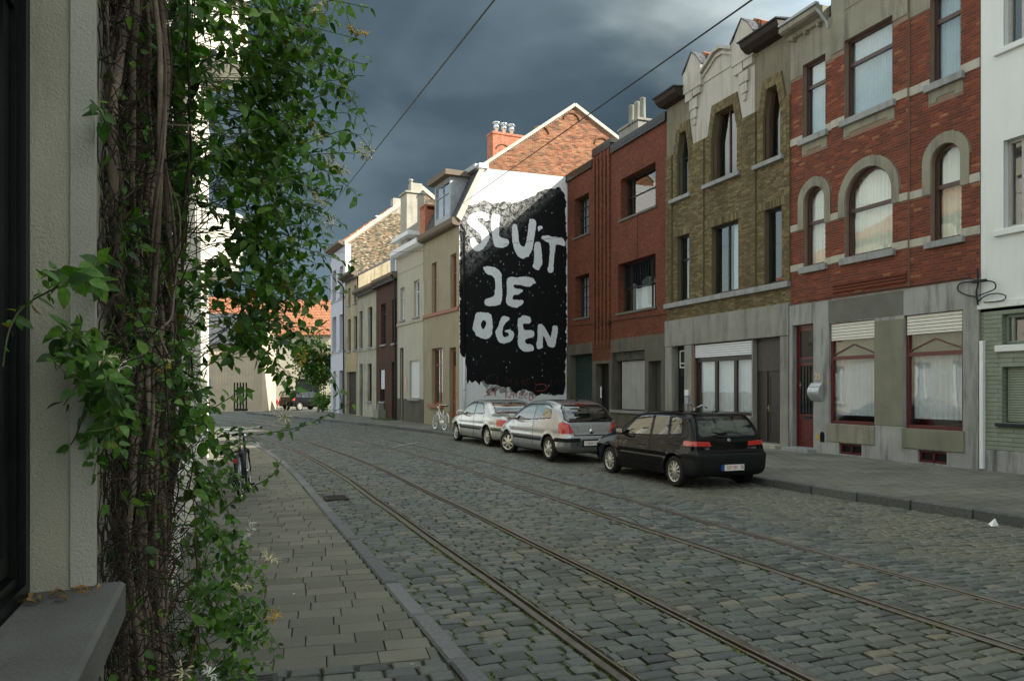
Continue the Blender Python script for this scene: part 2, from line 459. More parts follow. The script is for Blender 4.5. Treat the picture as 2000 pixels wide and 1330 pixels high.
RAILS = [(2.32, 1), (3.36, -1), (5.06, 1), (6.10, -1)]
def stone(mb, rn, x0, x1, y0, y1, z, rs, crown=0.012, inset=0.016, jit=1.0):
    # one sett: straight skirt, rounded shoulder, slightly uneven top
    i = len(mb.v)
    j = lambda a: rs.uniform(-a, a)*jit
    cs = [(x0+j(.007), y0+j(.007)), (x1+j(.007), y0+j(.007)), (x1+j(.007), y1+j(.007)), (x0+j(.007), y1+j(.007))]
    cx = sum(c[0] for c in cs)/4; cy = sum(c[1] for c in cs)/4
    tilt = (j(.05), j(.05)); zz = z + j(.006)
    for (g, dz) in ((0.0, -0.06), (0.0, -crown), (inset, 0.0)):
        for c in cs:
            dx, dy = cx-c[0], cy-c[1]; l = math.hypot(dx, dy)
            px, py = c[0]+dx/l*g*1.4, c[1]+dy/l*g*1.4
            mb.v.append((px, py, zz+dz+(px-cx)*tilt[0]+(py-cy)*tilt[1]))
    for k in range(2):
        for q in range(4):
            mb.f.append((i+k*4+q, i+k*4+(q+1) % 4, i+k*4+4+(q+1) % 4, i+k*4+4+q))
    mb.f.append((i+8, i+9, i+10, i+11))
    rn += [rs.random()]*9
def fill_rows(y0, y1, row, lo, hi, gaps, length, rs, joint=0.013, vary=0.2, stagger=True, wave=0.02):
    out = []; Y = y0; r = 0
    while Y < y1:
        d = row*rs.uniform(1-vary*0.5, 1+vary*0.5)
        a, b_ = lo(Y), hi(Y)
        spans = [[a, b_]]
        for (g0, g1) in gaps:
            ns = []
            for s0, s1 in spans:
                if g1 <= s0 or g0 >= s1: ns.append([s0, s1])
                else:
                    if g0 > s0: ns.append([s0, g0])
                    if g1 < s1: ns.append([g1, s1])
            spans = ns
        for s0, s1 in spans:
            x = s0 - (rs.uniform(0, length*0.8) if stagger else 0)
            while x < s1-0.02:
                l = length*rs.uniform(1-vary, 1+vary)
                xa, xb = max(x, s0), min(x+l, s1)
                if s1 - xb < 0.05: xb = s1; l = 99
                if xb-xa > 0.035:
                    w = wave*math.sin(xa*1.7+Y*0.3)
                    out.append((xa+joint/2, xb-joint/2, Y+joint/2+w, Y+d-joint/2+w))
                x += l
        Y += d; r += 1
    return out
rs = random.Random(3)
gaps = [(u-0.075, u+0.075) for u, _ in RAILS]
st = fill_rows(2.2, 44.0, 0.122, lambda Y: 1.43, lambda Y: kerb_u(Y)-0.02, gaps, 0.225, rs, joint=0.021)
st = [s for s in st if not (s[2] < 3.2 and s[0] < 1.6)]
def dist_cam(s, z=0.0):
    x = (s[0]+s[1])/2+off(s[2]); y = (s[2]+s[3])/2
    d = x*math.sin(YAW)+y*math.cos(YAW); l = x*math.cos(YAW)-y*math.sin(YAW)
    if d < 4.45 or abs(l/d) > 0.69: return 1e6
    return math.hypot(x, y)
st.sort(key=dist_cam)
near, rest = st[:300], st[300:]
def make_stone_objs(name, items, mat, parent, zf, rs, nvar=12, nom=(0.2, 0.105), shear=0.0, **kw):
    var = []
    for _ in range(nvar):
        mb = MB(); rn = []
        stone(mb, rn, -nom[0]/2, nom[0]/2, -nom[1]/2, nom[1]/2, 0, rs, **kw)
        var.append(mb.mesh(name, mat))
    for s in items:
        o = link(name, rs.choice(var), parent)
        Yc = (s[2]+s[3])/2; uc = (s[0]+s[1])/2
        o.location = (uc+off(Yc), Yc, zf(uc, Yc)); o.scale = ((s[1]-s[0])/nom[0], (s[3]-s[2])/nom[1], 1)
        if shear: o.location.y -= shear*uc
        o.rotation_euler = (0, 0, -math.atan(shear)+(math.pi if rs.random() < 0.5 else 0))
def make_stone_stuff(name, items, mat, parent, zf, rs, shear=0.0, **kw):
    mb = MB(); rn = []
    for s in items:
        o_ = off((s[2]+s[3])/2)
        stone(mb, rn, s[0]+o_, s[1]+o_, s[2], s[3], zf((s[0]+s[1])/2, s[2]), rs, **kw)
    if shear: mb.v = [(p[0], p[1]-shear*p[0], p[2]) for p in mb.v]
    mb.r = rn
    o = mb.build(name, mat, parent); o['kind'] = 'stuff'
    return o
zc = lambda u, Y: road_z(u, Y)
make_stone_objs('cobblestone', near, MT['cobble'], road, zc, rs)
make_stone_stuff('cobblestones', rest, MT['cobble'], road, zc, rs)
# ---- tram rails
for i, (u, sgn) in enumerate(RAILS):
    prof = [(-.07, -.06), (-.07, -.002), (-.066, .003), (-.006, .003), (-.001, -.002), (.002, -.045), (.046, -.045), (.049, -.002), (.053, .001), (.066, .001), (.07, -.003), (.07, -.06)]
    if sgn < 0: prof = [(-a, b_) for a, b_ in reversed(prof)]
    mb = MB(); ys = [-6+0.8*k for k in range(96)]
    for Y in ys:
        sl = (off(Y+.1)-off(Y-.1))/.2
        for a, z in prof:
            a *= .88; mb.v.append((u+off(Y)+a, Y-a*sl, z+road_z(u, Y)+0.004))
    n = len(prof)
    for k in range(len(ys)-1):
        for q in range(n-1):
            mb.f.append((k*n+q, k*n+q+1, (k+1)*n+q+1, (k+1)*n+q))
    lab = ['steel grooved tram rail nearest the left pavement', 'steel tram rail second from the left pavement', 'steel tram rail second from the parked cars', 'steel tram rail nearest the parked cars'][i]
    o = mb.build('tram_rail', MT['rail']); tag(o, lab, 'tram rail', 'tram rails set in the cobbles')
    g = MB()
    for Y in ys:
        for a in (.003, .040):
            a2 = a if sgn > 0 else -a
            g.v.append((u+off(Y)+a2, Y, road_z(u, Y)-0.034))
    for k in range(len(ys)-1):
        g.f.append((2*k, 2*k+1, 2*k+3, 2*k+2))
    g.build('groove_dirt', MT['groove'], o)
# faint painted bay line
bl_ = MB(); bl_.quad((4.88, 23.02, .014), (6.15, 24.90, .012), (6.08, 24.98, .012), (4.81, 23.10, .014)); bl_.build('painted_line', plain('worn_white_line', (.30, .30, .27), .8, var=.5, scale=14), road)
# ---- left pavement: concrete slabs, setts at the near end, bluestone kerb
pav_l = MB(); pav_l.quad((-0.9, -8, PAV_L-.02), (1.30, -8, PAV_L-.02), (1.30, 14, PAV_L-.02), (-0.9, 14, PAV_L-.02))
pl = sheet([14+i for i in range(34)], lambda Y: (-1.2-max(0, Y-22)*0.5, 1.30), lambda u, Y: PAV_L-.02, 3)
pav_l.add(pl)
pav_l = pav_l.build('pavement_left', MT['slab_joint']); tag(pav_l, kind='structure')
SHR = 0.11
sl = fill_rows(4.72, 34.0, 0.21, lambda Y: -0.40 if Y < 23 else -1.5-(Y-23)*.2, lambda Y: 1.27, [], 0.31, rs, joint=0.006, vary=0.02, wave=0.0)
sl.sort(key=lambda s: dist_cam(s))
make_stone_objs('paving_slab', sl[:280], MT['slab'], pav_l, lambda u, Y: PAV_L, rs, nvar=10, nom=(0.304, 0.204), shear=SHR, crown=0.003, inset=0.004, jit=.3)
make_stone_stuff('paving_slabs', sl[280:], MT['slab'], pav_l, lambda u, Y: PAV_L, rs, shear=SHR, crown=0.003, inset=0.004, jit=.3)
se = fill_rows(1.5, 4.70, 0.13, lambda Y: -0.40, lambda Y: 1.26, [], 0.19, rs, joint=0.016, vary=0.1, stagger=False, wave=0.01)
se = [s for s in se if dist_cam(s) < 1e5 or s[3] > 3.2]
make_stone_objs('pavement_sett', se, MT['cobble'], pav_l, lambda u, Y: PAV_L, rs, nom=(0.19, 0.125), shear=SHR, crown=0.008, inset=0.01)
man = MB().bbox(-0.16, 0.16, -0.11, 0.11, -0.03, 0.008, 0.004)
for q in range(5): man.box(-0.13, 0.13, -0.085+q*0.04, -0.07+q*0.04, 0.008, 0.011)
o = man.build('drain_cover', plain('cast_iron', (0.05, 0.05, 0.052), 0.55, 0.6, 0.3, 20))
o.location = (0.14, 4.52, PAV_L+0.008); tag(o, 'small dark cast iron drain cover in the pavement setts', 'drain cover')
grt = MB(); ring_ = [(-.17, -.24), (.17, -.24), (.17, .24), (-.17, .24)]
for q in range(7): grt.box(-.15, .15, -.205+q*.062, -.185+q*.062, -.02, .006)
grt.box(-.18, -.15, -.24, .24, -.02, .008).box(.15, .18, -.24, .24, -.02, .008).box(-.15, .15, -.24, -.21, -.02, .008).box(-.15, .15, .21, .24, -.02, .008)
o = grt.build('drain_grate', plain('rusty_iron', (0.055, 0.05, 0.045), .6, .5, .3, 20)); o.location = (1.74, 12.7, .012); tag(o, 'dark iron drain grate in the cobbles beside the left kerb', 'drain grate')
# kerb stones
def kerb(fn, ys, width, z0, z1, mat, parent, rs, zf=lambda Y: 0.0):
    k = 0
    for Y in ys:
        L = 0.98
        mb = MB().bbox(-width/2, width/2, 0.006, L-0.006, z0, z1, 0.016)
        xa, xb = fn(Y), fn(Y+L)
        o = mb.build('kerb_stone', mat, parent)
        o.location = ((xa)+rs.uniform(-.008, .008), Y, zf(Y)+rs.uniform(-.006, .006)); o.rotation_euler = (0, 0, -math.atan2(xb-xa, L)+rs.uniform(-.008, .008))
kerb(lambda Y: 1.35+off(Y), [1.5+i for i in range(40)], 0.14, -0.12, PAV_L+.012, MT['kerb'], pav_l, rs)
# ---- right pavement, rising gently to the house fronts
def facade_x(Y): return 14.6 if Y < 31.3 else 9.6-(Y-31.345)*0.0875
pr = MB(); ys = [-14+i for i in range(46)]+[31.2, 31.4]+[33+i for i in range(26)]; nu = 10
for Y in ys:
    a = kerb_u(Y)+off(Y)+0.14; b_ = facade_x(Y)+0.25
    for i in range(nu+1):
        t = i/nu; x = a+(b_-a)*t
        pr.v.append((x, Y, kerb_z(Y)+(0.13-kerb_z(Y))*min(1, t*(b_-a)/max(b_-a-0.25, .1))))
for j in range(len(ys)-1):
    for i in range(nu):
        k = j*(nu+1)+i; pr.f.append((k, k+1, k+nu+2, k+nu+1))
pav_r = pr.build('pavement_right', MT['pave'], smooth=True); tag(pav_r, kind='structure')
kerb(lambda Y: kerb_u(Y)+off(Y)+0.07, [3.0+i for i in range(56)], 0.16, -0.2, 0.045, MT['granite_kerb'], pav_r, rs, lambda Y: kerb_z(Y)-.032)
# ---- grass and moss in the joints (left half of the road and along the kerb)
gm, gnt, gb = nodes('joint_grass')
gr_ = ramp(gnt, [(0, (0.05, 0.085, 0.015)), (0.6, (0.10, 0.16, 0.03)), (1, (0.18, 0.19, 0.045))]); gnt.links.new(rnd_out(gnt), gr_.inputs['Fac']); gnt.links.new(gr_.outputs['Color'], gb.inputs['Base Color']); gb.inputs['Roughness'].default_value = 0.8
g = MB(); rn = []
def tuft(x, y, z, h, n, rs):
    c = rs.random()
    for _ in range(n):
        a = rs.uniform(0, 6.28); l = h*rs.uniform(.4, 1.0); w = rs.uniform(.003, .008); dx, dy = math.cos(a), math.sin(a); b0 = rs.uniform(0, .02)
        x0, y0 = x+dx*b0, y+dy*b0
        i = len(g.v)
        g.v += [(x0-dy*w, y0+dx*w, z), (x0+dy*w, y0-dx*w, z), (x0+dx*l*.8, y0+dy*l*.8, z+l*.8)]
        g.f.append((i, i+1, i+2)); rn.append(min(1, max(0, c+rs.uniform(-.2, .2))))
for s in st[:7000]:
    p = 0.75 if s[0] < 2.3 else (0.34 if s[0] < 3.4 else 0.12)
    if noise.noise(Vector((s[0]*.8, s[2]*.5, 3))) > 0.05: p *= 1.7
    if rs.random() < p and s[2] < 17:
        t = rs.random()
        tuft(s[1]+off(s[2])+.008, s[2]+(s[3]-s[2])*t, road_z(s[0], s[2])-.024, 0.045, 10, rs)
for k in range(520):
    Y = rs.uniform(3.6, 19) ; tuft(1.44+off(Y)+abs(rs.gauss(0, .03)), Y, -.015, 0.05, 8, rs)
for k in range(160):
    Y = rs.uniform(3.6, 16) ; tuft(1.275+off(Y)+rs.gauss(0, .008), Y, PAV_L-.015, 0.035, 5, rs)
for k in range(240):
    Y = rs.uniform(7, 28) ; tuft(kerb_u(Y)-.03-abs(rs.gauss(0, .03)), Y, road_z(9.9, Y)-.015, 0.04, 5, rs)
for k in range(700):
    Y = rs.uniform(40.2, 43.6) ; tuft(facade_x(Y)-.2-abs(rs.gauss(0, .25)), Y, .12, 0.12, 6, rs)
for (u, _) in RAILS:
    for k in range(420):
        Y = 3+abs(rs.gauss(0, 7)); tuft(u+off(Y)+rs.choice((-.085, .085)), Y, road_z(u, Y)-.015, 0.03, 5, rs)
g.r = rn
tag(g.build('grass_in_joints', gm), 'green grass and moss in the joints of the cobbles', 'grass', kind='stuff')
# ------------------------------------------------------------------ parts of houses (local frame: x along the front, y into the house, z up)
MT['glass'] = glass('window_glass')
MT['curtain'] = plain('net_curtain', (0.46, 0.48, 0.51), 0.9, var=0.06, scale=3)
MT['blind'] = plain('cream_blind', (0.66, 0.64, 0.55), 0.8, var=0.05, scale=3)
MT['bluecurtain'] = plain('blue_grey_curtain', (0.33, 0.41, 0.45), 0.9, var=0.08, scale=3)
MT['bluestone'] = plaster('bluestone', (0.26, 0.27, 0.27), 0.25, 3, 0.8, (0.08, 0.08, 0.075), 0.6, 0.2, 50)
MT['brownframe'] = plain('brown_paint', (0.055, 0.026, 0.020), 0.35, var=0.15, spec=0.5)
MT['redframe'] = plain('oxblood_paint', (0.088, 0.014, 0.013), 0.35, var=0.15, spec=0.5)
MT['darkframe'] = plain('black_green_paint', (0.018, 0.024, 0.026), 0.3, var=0.2, spec=0.5)
MT['whitepaint'] = plain('white_paint', (0.66, 0.68, 0.70), 0.45, var=0.06)
MT['shutter'] = plain('shutter_slats', (0.62, 0.61, 0.55), 0.5, var=0.06)
MT['slate'] = brick_tex('slate_roof', (0.055, 0.06, 0.07), (0.085, 0.09, 0.10), (0.03, 0.03, 0.035), bw=0.25, bh=0.16, soot=(0.10, 0.10, 0.09), soot_amt=0.3)
MT['zinc'] = plain('grey_zinc', (0.30, 0.32, 0.34), 0.5, 0.3, 0.2, 4)
MT['interior'] = plain('dark_room', (0.03, 0.028, 0.025), 0.9, var=0.2)
def head_path(op, inset=0.0, n=14):
    # top edge of an opening from its left spring to its right spring
    x0, x1, z0, z1 = op[:4]; sh = op[4] if len(op) > 4 else None
    x0 += inset; x1 -= inset; z1 -= inset
    if not sh: return [(x0, z1), (x1, z1)]
    if sh == 'arch':
        r = (x1-x0)/2; xc = (x0+x1)/2; zs = z1-r
        return [(xc-r*math.cos(math.pi*k/n), zs+r*math.sin(math.pi*k/n)) for k in range(n+1)]
    _, drop, nar = sh
    return [(x0, z1-drop+inset*.5), (x0+nar, z1), (x1-nar, z1), (x1, z1-drop+inset*.5)]
def outline(op, inset=0.0):
    x0, x1, z0, z1 = op[:4]
    return [(x1-inset, z0+inset), (x0+inset, z0+inset)] + head_path(op, inset)
def wall(mb, W, z0, z1, ops, y=0.0, depth=0.22, x0=0.0):
    # front skin with openings and their reveals
    xs = sorted(set([x0, W] + [v for o in ops for v in o[:2] if x0 < v < W]))
    zs = sorted(set([z0, z1] + [v for o in ops for v in o[2:4] if z0 < v < z1]))
    for i in range(len(xs)-1):
        for j in range(len(zs)-1):
            cx, cz = (xs[i]+xs[i+1])/2, (zs[j]+zs[j+1])/2
            if any(o[0] < cx < o[1] and o[2] < cz < o[3] for o in ops): continue
            mb.quad((xs[i], y, zs[j]), (xs[i+1], y, zs[j]), (xs[i+1], y, zs[j+1]), (xs[i], y, zs[j+1]))
    for o in ops:
        hp = head_path(o); a, b_, c, d = o[:4]
        for p, q in zip(hp[:-1], hp[1:]):
            if p[1] < d-1e-6 or q[1] < d-1e-6:
                mb.poly([(p[0], y, p[1]), (q[0], y, q[1]), (q[0], y, d), (p[0], y, d)])
            mb.quad((p[0], y, p[1]), (q[0], y, q[1]), (q[0], y+depth, q[1]), (p[0], y+depth, p[1]))
        mb.quad((a, y, c), (a, y+depth, c), (a, y+depth, hp[0][1]), (a, y, hp[0][1]))
        mb.quad((b_, y, c), (b_, y+depth, c), (b_, y+depth, hp[-1][1]), (b_, y, hp[-1][1]))
        mb.quad((a, y, c), (b_, y, c), (b_, y+depth, c), (a, y+depth, c))
    return mb
def ring(mb, outer, inner, y0, y1):
    n = len(outer)
    for k in range(n):
        a, b_, c, d = outer[k], outer[(k+1) % n], inner[(k+1) % n], inner[k]
        mb.quad((a[0], y0, a[1]), (b_[0], y0, b_[1]), (c[0], y0, c[1]), (d[0], y0, d[1]))
        mb.quad((d[0], y0, d[1]), (c[0], y0, c[1]), (c[0], y1, c[1]), (d[0], y1, d[1]))
        mb.quad((a[0], y0, a[1]), (b_[0], y0, b_[1]), (b_[0], y1, b_[1]), (a[0], y1, a[1]))
    return mb
def curtain(x0, x1, z0, z1, y, pitch=0.09, amp=0.018, mat=None, parent=None, name='curtain'):
    mb = MB(); n = max(8, int((x1-x0)/pitch*6))
    for k in range(n+1):
        x = x0+(x1-x0)*k/n
        yy = y+amp*math.sin(2*math.pi*(x/pitch)+0.9*math.sin(x*5))
        mb.v += [(x, yy, z0), (x, yy, z1)]
    for k in range(n): mb.f.append((2*k, 2*k+2, 2*k+3, 2*k+1))
    return mb.build(name, mat or MT['curtain'], parent, smooth=True)
def window(par, op, yd, fmat, fw=0.06, mull=(), trans=(), cur=None, sill=None, bars=0.045, cur_range=None, label=None, pitch=0.09, fd=0.06, name='window', gl=None):
    # frame with its panes, curtain and sill
    x0, x1, z0, z1 = op[:4]
    mb = MB(); ring(mb, outline(op), outline(op, fw), yd, yd+fd)
    ring(mb, outline(op, fw*0.45), outline(op, fw*0.9), yd-0.012, yd)
    for m in mull: mb.box(m-bars/2, m+bars/2, yd-.004, yd+fd, z0+fw*.5, z1-fw*.5 if len(op) < 5 else z1-fw*.8)
    for t in trans: mb.box(x0+fw*.5, x1-fw*.5, yd-.007, yd+fd-.004, t-bars/2, t+bars/2)
    w = mb.build(name, fmat, par)
    if label: w['label'] = label
    if len(op) < 5:
        xs = [x0+fw*.8]+sorted(mull)+[x1-fw*.8]; zs = [z0+fw*.8]+sorted(trans)+[z1-fw*.8]
        for i in range(len(xs)-1):
            for j in range(len(zs)-1):
                t_ = rng.uniform(-.004, .004)
                MB().quad((xs[i], yd+.035, zs[j]), (xs[i+1], yd+.035+t_, zs[j]), (xs[i+1], yd+.035+t_, zs[j+1]), (xs[i], yd+.035, zs[j+1])).build('pane', gl or MT['glass'], w)
    else:
        MB().poly([(p[0], yd+.035, p[1]) for p in outline(op, fw*.8)]).build('pane', gl or MT['glass'], w)
    if cur:
        a, b_, c, d = cur_range or (x0+.02, x1-.02, z0+.02, z1-.02)
        curtain(a, b_, c, d, yd+.16, pitch, 0.016, MT[cur] if isinstance(cur, str) else cur, w)
    if sill:
        dx, hh, proj, sm = sill
        MB().bbox(x0-dx, x1+dx, -proj, yd+.02, z0-hh, z0-.002, 0.01).build('sill', sm, w)
    return w
def door(par, op, yd, mat, panels=(), handle=None, name='door', glazed=None, frame=None, slats=0):
    x0, x1, z0, z1 = op[:4]
    mb = MB().box(x0+.05, x1-.05, yd+.02, yd+.07, z0, z1-.05)
    ring(mb, outline((x0, x1, z0-.02, z1)), outline((x0, x1, z0-.02, z1), 0.055), yd, yd+.1)
    for k in range(slats):
        xa = x0+.06+(x1-x0-.12)*k/slats; mb.box(xa+.006, xa+(x1-x0-.12)/slats-.006, yd+.008, yd+.02, z0+.03, z1-.08)
    for (a, b_, c, d) in panels:
        ring(mb, outline((a, b_, c, d)), outline((a, b_, c, d), 0.03), yd+.008, yd+.02)
        mb.box(a+.06, b_-.06, yd+.011, yd+.02, c+.06, d-.06)
    o = mb.build(name, mat, par)
    if glazed:
        for (a, b_, c, d) in glazed: MB().quad((a, yd+.017, c), (b_, yd+.017, c), (b_, yd+.017, d), (a, yd+.017, d)).build('pane', MT['glass_dark'], o)
    if handle:
        hx, hz = handle
        MB().tube([(hx, yd+.02, hz), (hx, yd-.03, hz), (hx+.08, yd-.03, hz)], .009).box(hx-.02, hx+.02, yd+.009, yd+.02, hz-.09, hz+.09).build('handle', MT['brass'], o)
    return o
MT['glass_dark'] = plain('dark_glass', (0.012, 0.014, 0.016), 0.04, var=0, spec=0.5)
MT['brass'] = plain('worn_brass', (0.55, 0.48, 0.33), 0.3, 0.9, 0.2)
MT['chrome'] = plain('chrome', (0.75, 0.76, 0.78), 0.12, 1.0, 0.05)
seam_dark = plain('shutter_joint', (0.05, 0.048, 0.042), .8, var=0)
def roller(par, x0, x1, z0, z1, y, mat, pitch=0.055, name='roller_shutter'):
    mb = MB(); z = z1
    while z > z0+.01:
        a = max(z0, z-pitch+max(.006, pitch*.16))
        mb.bbox(x0, x1, y, y+.02, a, z, 0.004); z -= pitch
    o = mb.build(name, mat, par)
    MB().box(x0+.002, x1-.002, y+.016, y+.03, z0+.005, z1).build('slat_joints', seam_dark, o)
    return o
def shell(par, W, D, H, mat, y=0.0, roof='flat', rmat=None, ridge=2.6, eave=0.25, name='outer_wall'):
    # side and back walls and the roof, so that the house is a closed body
    mb = MB(); e = 0.006
    mb.quad((e, y+.05, -.3), (e, y+D, -.3), (e, y+D, H), (e, y+.05, H))
    mb.quad((W-e, y+.05, -.3), (W-e, y+D, -.3), (W-e, y+D, H), (W-e, y+.05, H))
    mb.quad((0, y+D, -.3), (W, y+D, -.3), (W, y+D, H), (0, y+D, H))
    if roof == 'gable':
        for x in (e, W-e): mb.poly([(x, y+.05, H), (x, y+D, H), (x, y+D/2, H+ridge)])
    o = mb.build(name, mat, par)
    r = MB()
    if roof == 'flat':
        r.box(0.01, W-.01, y+.06, y+D, H-.12, H-.02)
    else:
        t = .12
        r.prismx([(y-eave, H-eave*ridge/(D/2)), (y+D/2, H+ridge), (y+D+eave, H-eave*ridge/(D/2)), (y+D+eave, H-eave*ridge/(D/2)+t), (y+D/2, H+ridge+t*1.2), (y-eave, H-eave*ridge/(D/2)+t)], -.02, W+.02)
    r = r.build('roof', rmat or MT['slate'], par)
    return o, r
def brick_rects(x0, x1, z0, z1, openings, bl=0.205, bh=0.056, j=0.011, rs=rng, poly=None):
    # courses of running bond; openings(z) gives the intervals left free in that course
    out = []; z = z0; c = 0
    while z+bh <= z1+.01:
        zc_ = z+bh/2; spans = [[x0, x1]]
        for g0, g1 in openings(zc_):
            ns = []
            for s0, s1 in spans:
                if g1 <= s0 or g0 >= s1: ns.append([s0, s1])
                else:
                    if g0 > s0: ns.append([s0, g0])
                    if g1 < s1: ns.append([g1, s1])
            spans = ns
        for s0, s1 in spans:
            k = math.floor((s0-x0)/(bl+j)); x = x0+k*(bl+j)-(c % 2)*(bl+j)/2
            while x < s1:
                a, b_ = max(x, s0), min(x+bl, s1)
                if b_-a > .03: out.append((a, b_, z, z+bh))
                x += bl+j
        z += bh+j; c += 1
    return out
def brick_mesh(mb, rn, r, y, rs, proud=0.009):
    a, b_, c, d = r; p = y-proud-rs.uniform(-.002, .003); g = .003
    i = len(mb.v)
    mb.v += [(a, y+.002, c), (b_, y+.002, c), (b_, y+.002, d), (a, y+.002, d), (a+g, p, c+g), (b_-g, p, c+g), (b_-g, p, d-g), (a+g, p, d-g)]
    mb.f += [(i+4, i+5, i+6, i+7), (i, i+1, i+5, i+4), (i+1, i+2, i+6, i+5), (i+2, i+3, i+7, i+6), (i+3, i, i+4, i+7)]
    rn += [rs.random()]*5
def brickwork(par, items, mat, rs, single=0, key=None, nom=(0.205, 0.056)):
    # items: (rect, y); the largest in view are objects of their own
    if single:
        items = sorted(items, key=key)
        full = [q for q in items if abs(q[0][1]-q[0][0]-nom[0]) < .004][:single]
        ids = set(map(id, full)); items = [q for q in items if id(q) not in ids]
        mb = MB(); rn = []; brick_mesh(mb, rn, (-nom[0]/2, nom[0]/2, -nom[1]/2, nom[1]/2), 0, rs); me = mb.mesh('brick', mat)
        for (r, y) in full:
            o = link('brick', me, par, ((r[0]+r[1])/2, y-rs.uniform(0, .002), (r[2]+r[3])/2))
    mb = MB(); rn = []
    for (r, y) in items: brick_mesh(mb, rn, r, y, rs)
    mb.r = rn
    o = mb.build('bricks', mat, par); o['kind'] = 'stuff'
    return o
def gaps_of(ops, t_rect=0.0, t_arch=0.24):
    def fn(z):
        out = []
        for o in ops:
            x0, x1, z0, z1 = o[:4]; sh = o[4] if len(o) > 4 else None
            if not sh:
                if z0-.02 < z < z1+.02: out.append((x0-t_rect, x1+t_rect))
            elif sh == 'arch':
                r = (x1-x0)/2; xc = (x0+x1)/2; zs = z1-r
                if z0 < z < zs: out.append((x0-t_rect, x1+t_rect))
                elif zs <= z < zs+r+t_arch:
                    w = math.sqrt(max(0, (r+t_arch)**2-(z-zs)**2)); out.append((xc-w, xc+w))
            else:
                if z0 < z < z1: out.append((x0-t_rect, x1+t_rect))
        return out
    return fn
def text(txt, size, mat, par, loc, rot=(R(90), 0, 0), depth=0.004, name='lettering', align='CENTER'):
    cu = bpy.data.curves.new(name, 'FONT'); cu.body = txt; cu.size = size; cu.extrude = depth; cu.align_x = align; cu.align_y = 'CENTER'
    t = bpy.data.objects.new(name, cu); COL.objects.link(t)
    dg = bpy.context.evaluated_depsgraph_get(); me = bpy.data.meshes.new_from_object(t.evaluated_get(dg))
    bpy.data.objects.remove(t); bpy.data.curves.remove(cu)
    me.materials.clear(); me.materials.append(mat)
    o = link(name, me, par, loc); o.rotation_euler = rot
    return o
# ------------------------------------------------------------------ right-hand row, near houses (fronts on x = 14.5)
FX = 14.5; ZB = 0.13
red_brick = pieces('red_brick', [(0, (0.100, 0.029, 0.019)), (0.3, (0.140, 0.035, 0.021)), (0.8, (0.178, 0.044, 0.024)), (0.96, (0.21, 0.058, 0.030)), (1, (0.28, 0.125, 0.06))], rough=0.85, grain=35, gvar=0.3, bump=0.3, dirt=(0.075, 0.03, 0.022), dscale=1.3, damt=0.35)
red_mortar = plaster('red_house_mortar', (0.20, 0.15, 0.115), 0.2, 3, 0.95)
cement = plaster('old_cement_render', (0.23, 0.22, 0.175), 0.3, 1.3, 0.92, (0.075, 0.07, 0.06), 0.75, 0.25, 45)
grey_render = plaster('stained_grey_render', (0.29, 0.295, 0.29), 0.35, 1.0, 0.92, (0.045, 0.043, 0.04), 0.9, 0.35, 70)
olive_render = plaster('olive_grey_render', (0.19, 0.19, 0.145), 0.25, 2.0, 0.92, (0.10, 0.10, 0.085), 0.4, 0.4, 80)
stone_band = plaster('pale_stone_band', (0.37, 0.355, 0.30), 0.2, 2.5, 0.9, (0.15, 0.14, 0.115), 0.5, 0.2, 50)

h = empty('town_house', (FX, 16.873, ZB), R(-90), 'red brick house numbered 25 with three round-arched windows and grey ground floor', 'house')
W = 5.58
W3 = [(0.47, 1.29, 8.28, 10.25), (2.0, 3.45, 8.28, 10.24), (4.40, 5.14, 8.22, 10.2)]
W2 = [(0.50, 1.27, 4.87, 6.94, 'arch'), (2.0, 3.44, 4.87, 6.95, 'arch'), (4.41, 5.15, 4.84, 6.9, 'arch')]
DO = (0.12, 0.91, 0.10, 3.36); GA = (1.45, 2.92, 0.77, 3.30); GB = (3.75, 5.23, 0.76, 3.30)
V1 = (1.79, 2.52, 0.03, 0.30); V2 = (4.12, 4.85, 0.03, 0.30)
BY = -0.06; B0, B1 = 1.55, 3.87
mb = MB()
wall(mb, B0, 3.9, 11.1, [W3[0], W2[0]], 0, .2)
wall(mb, B1, 3.9, 12.4, [W3[1], W2[1]], BY, .30, B0)
wall(mb, W, 3.9, 11.4, [W3[2], W2[2]], 0, .2, B1)
for x in (B0, B1): mb.quad((x, BY, 3.9), (x, .02, 3.9), (x, .02, 12.4), (x, BY, 12.4))
wl_ = mb.build('wall', red_mortar, h)
ops = W3+W2; gf = gaps_of(ops)
it = []
def jog(z): return 0.0
for (a, b_, y) in ((0.0, B0, 0.0), (B0+.004, B1-.004, BY), (B1, W, 0.0)):
    blocked = [(0, W, 4.80, 5.0), (0, W, 5.88, 6.08), (0, W, 8.20, 8.42)]
    def opn(z, f=gf):
        out = list(f(z))
        for q in blocked:
            if q[2]-.02 < z < q[3]+.02: out.append((q[0]-1, q[1]+1))
        if 7.84 < z < 8.3:
            for o in W3: out.append((o[0]-.06, o[1]+.06))
        return out
    it += [(r, y) for r in brick_rects(a, b_, 3.93, 10.0 if a < B1 else 9.95, opn, rs=rs)]
it += [(r, 0.0) for r in brick_rects(5.14, W, 9.97, 11.3, lambda z: [], rs=rs)]
brickwork(wl_, it, red_brick, rs, single=300, key=lambda q: abs(q[0][2]-4.5)*0.25-q[0][0])
# raised brick courses under the bay
for k in range(3): MB().bbox(1.62, 3.84, BY-.05, BY-.002, 4.06+k*.075, 4.11+k*.075, .006).build('brick_ledge', red_brick, wl_)
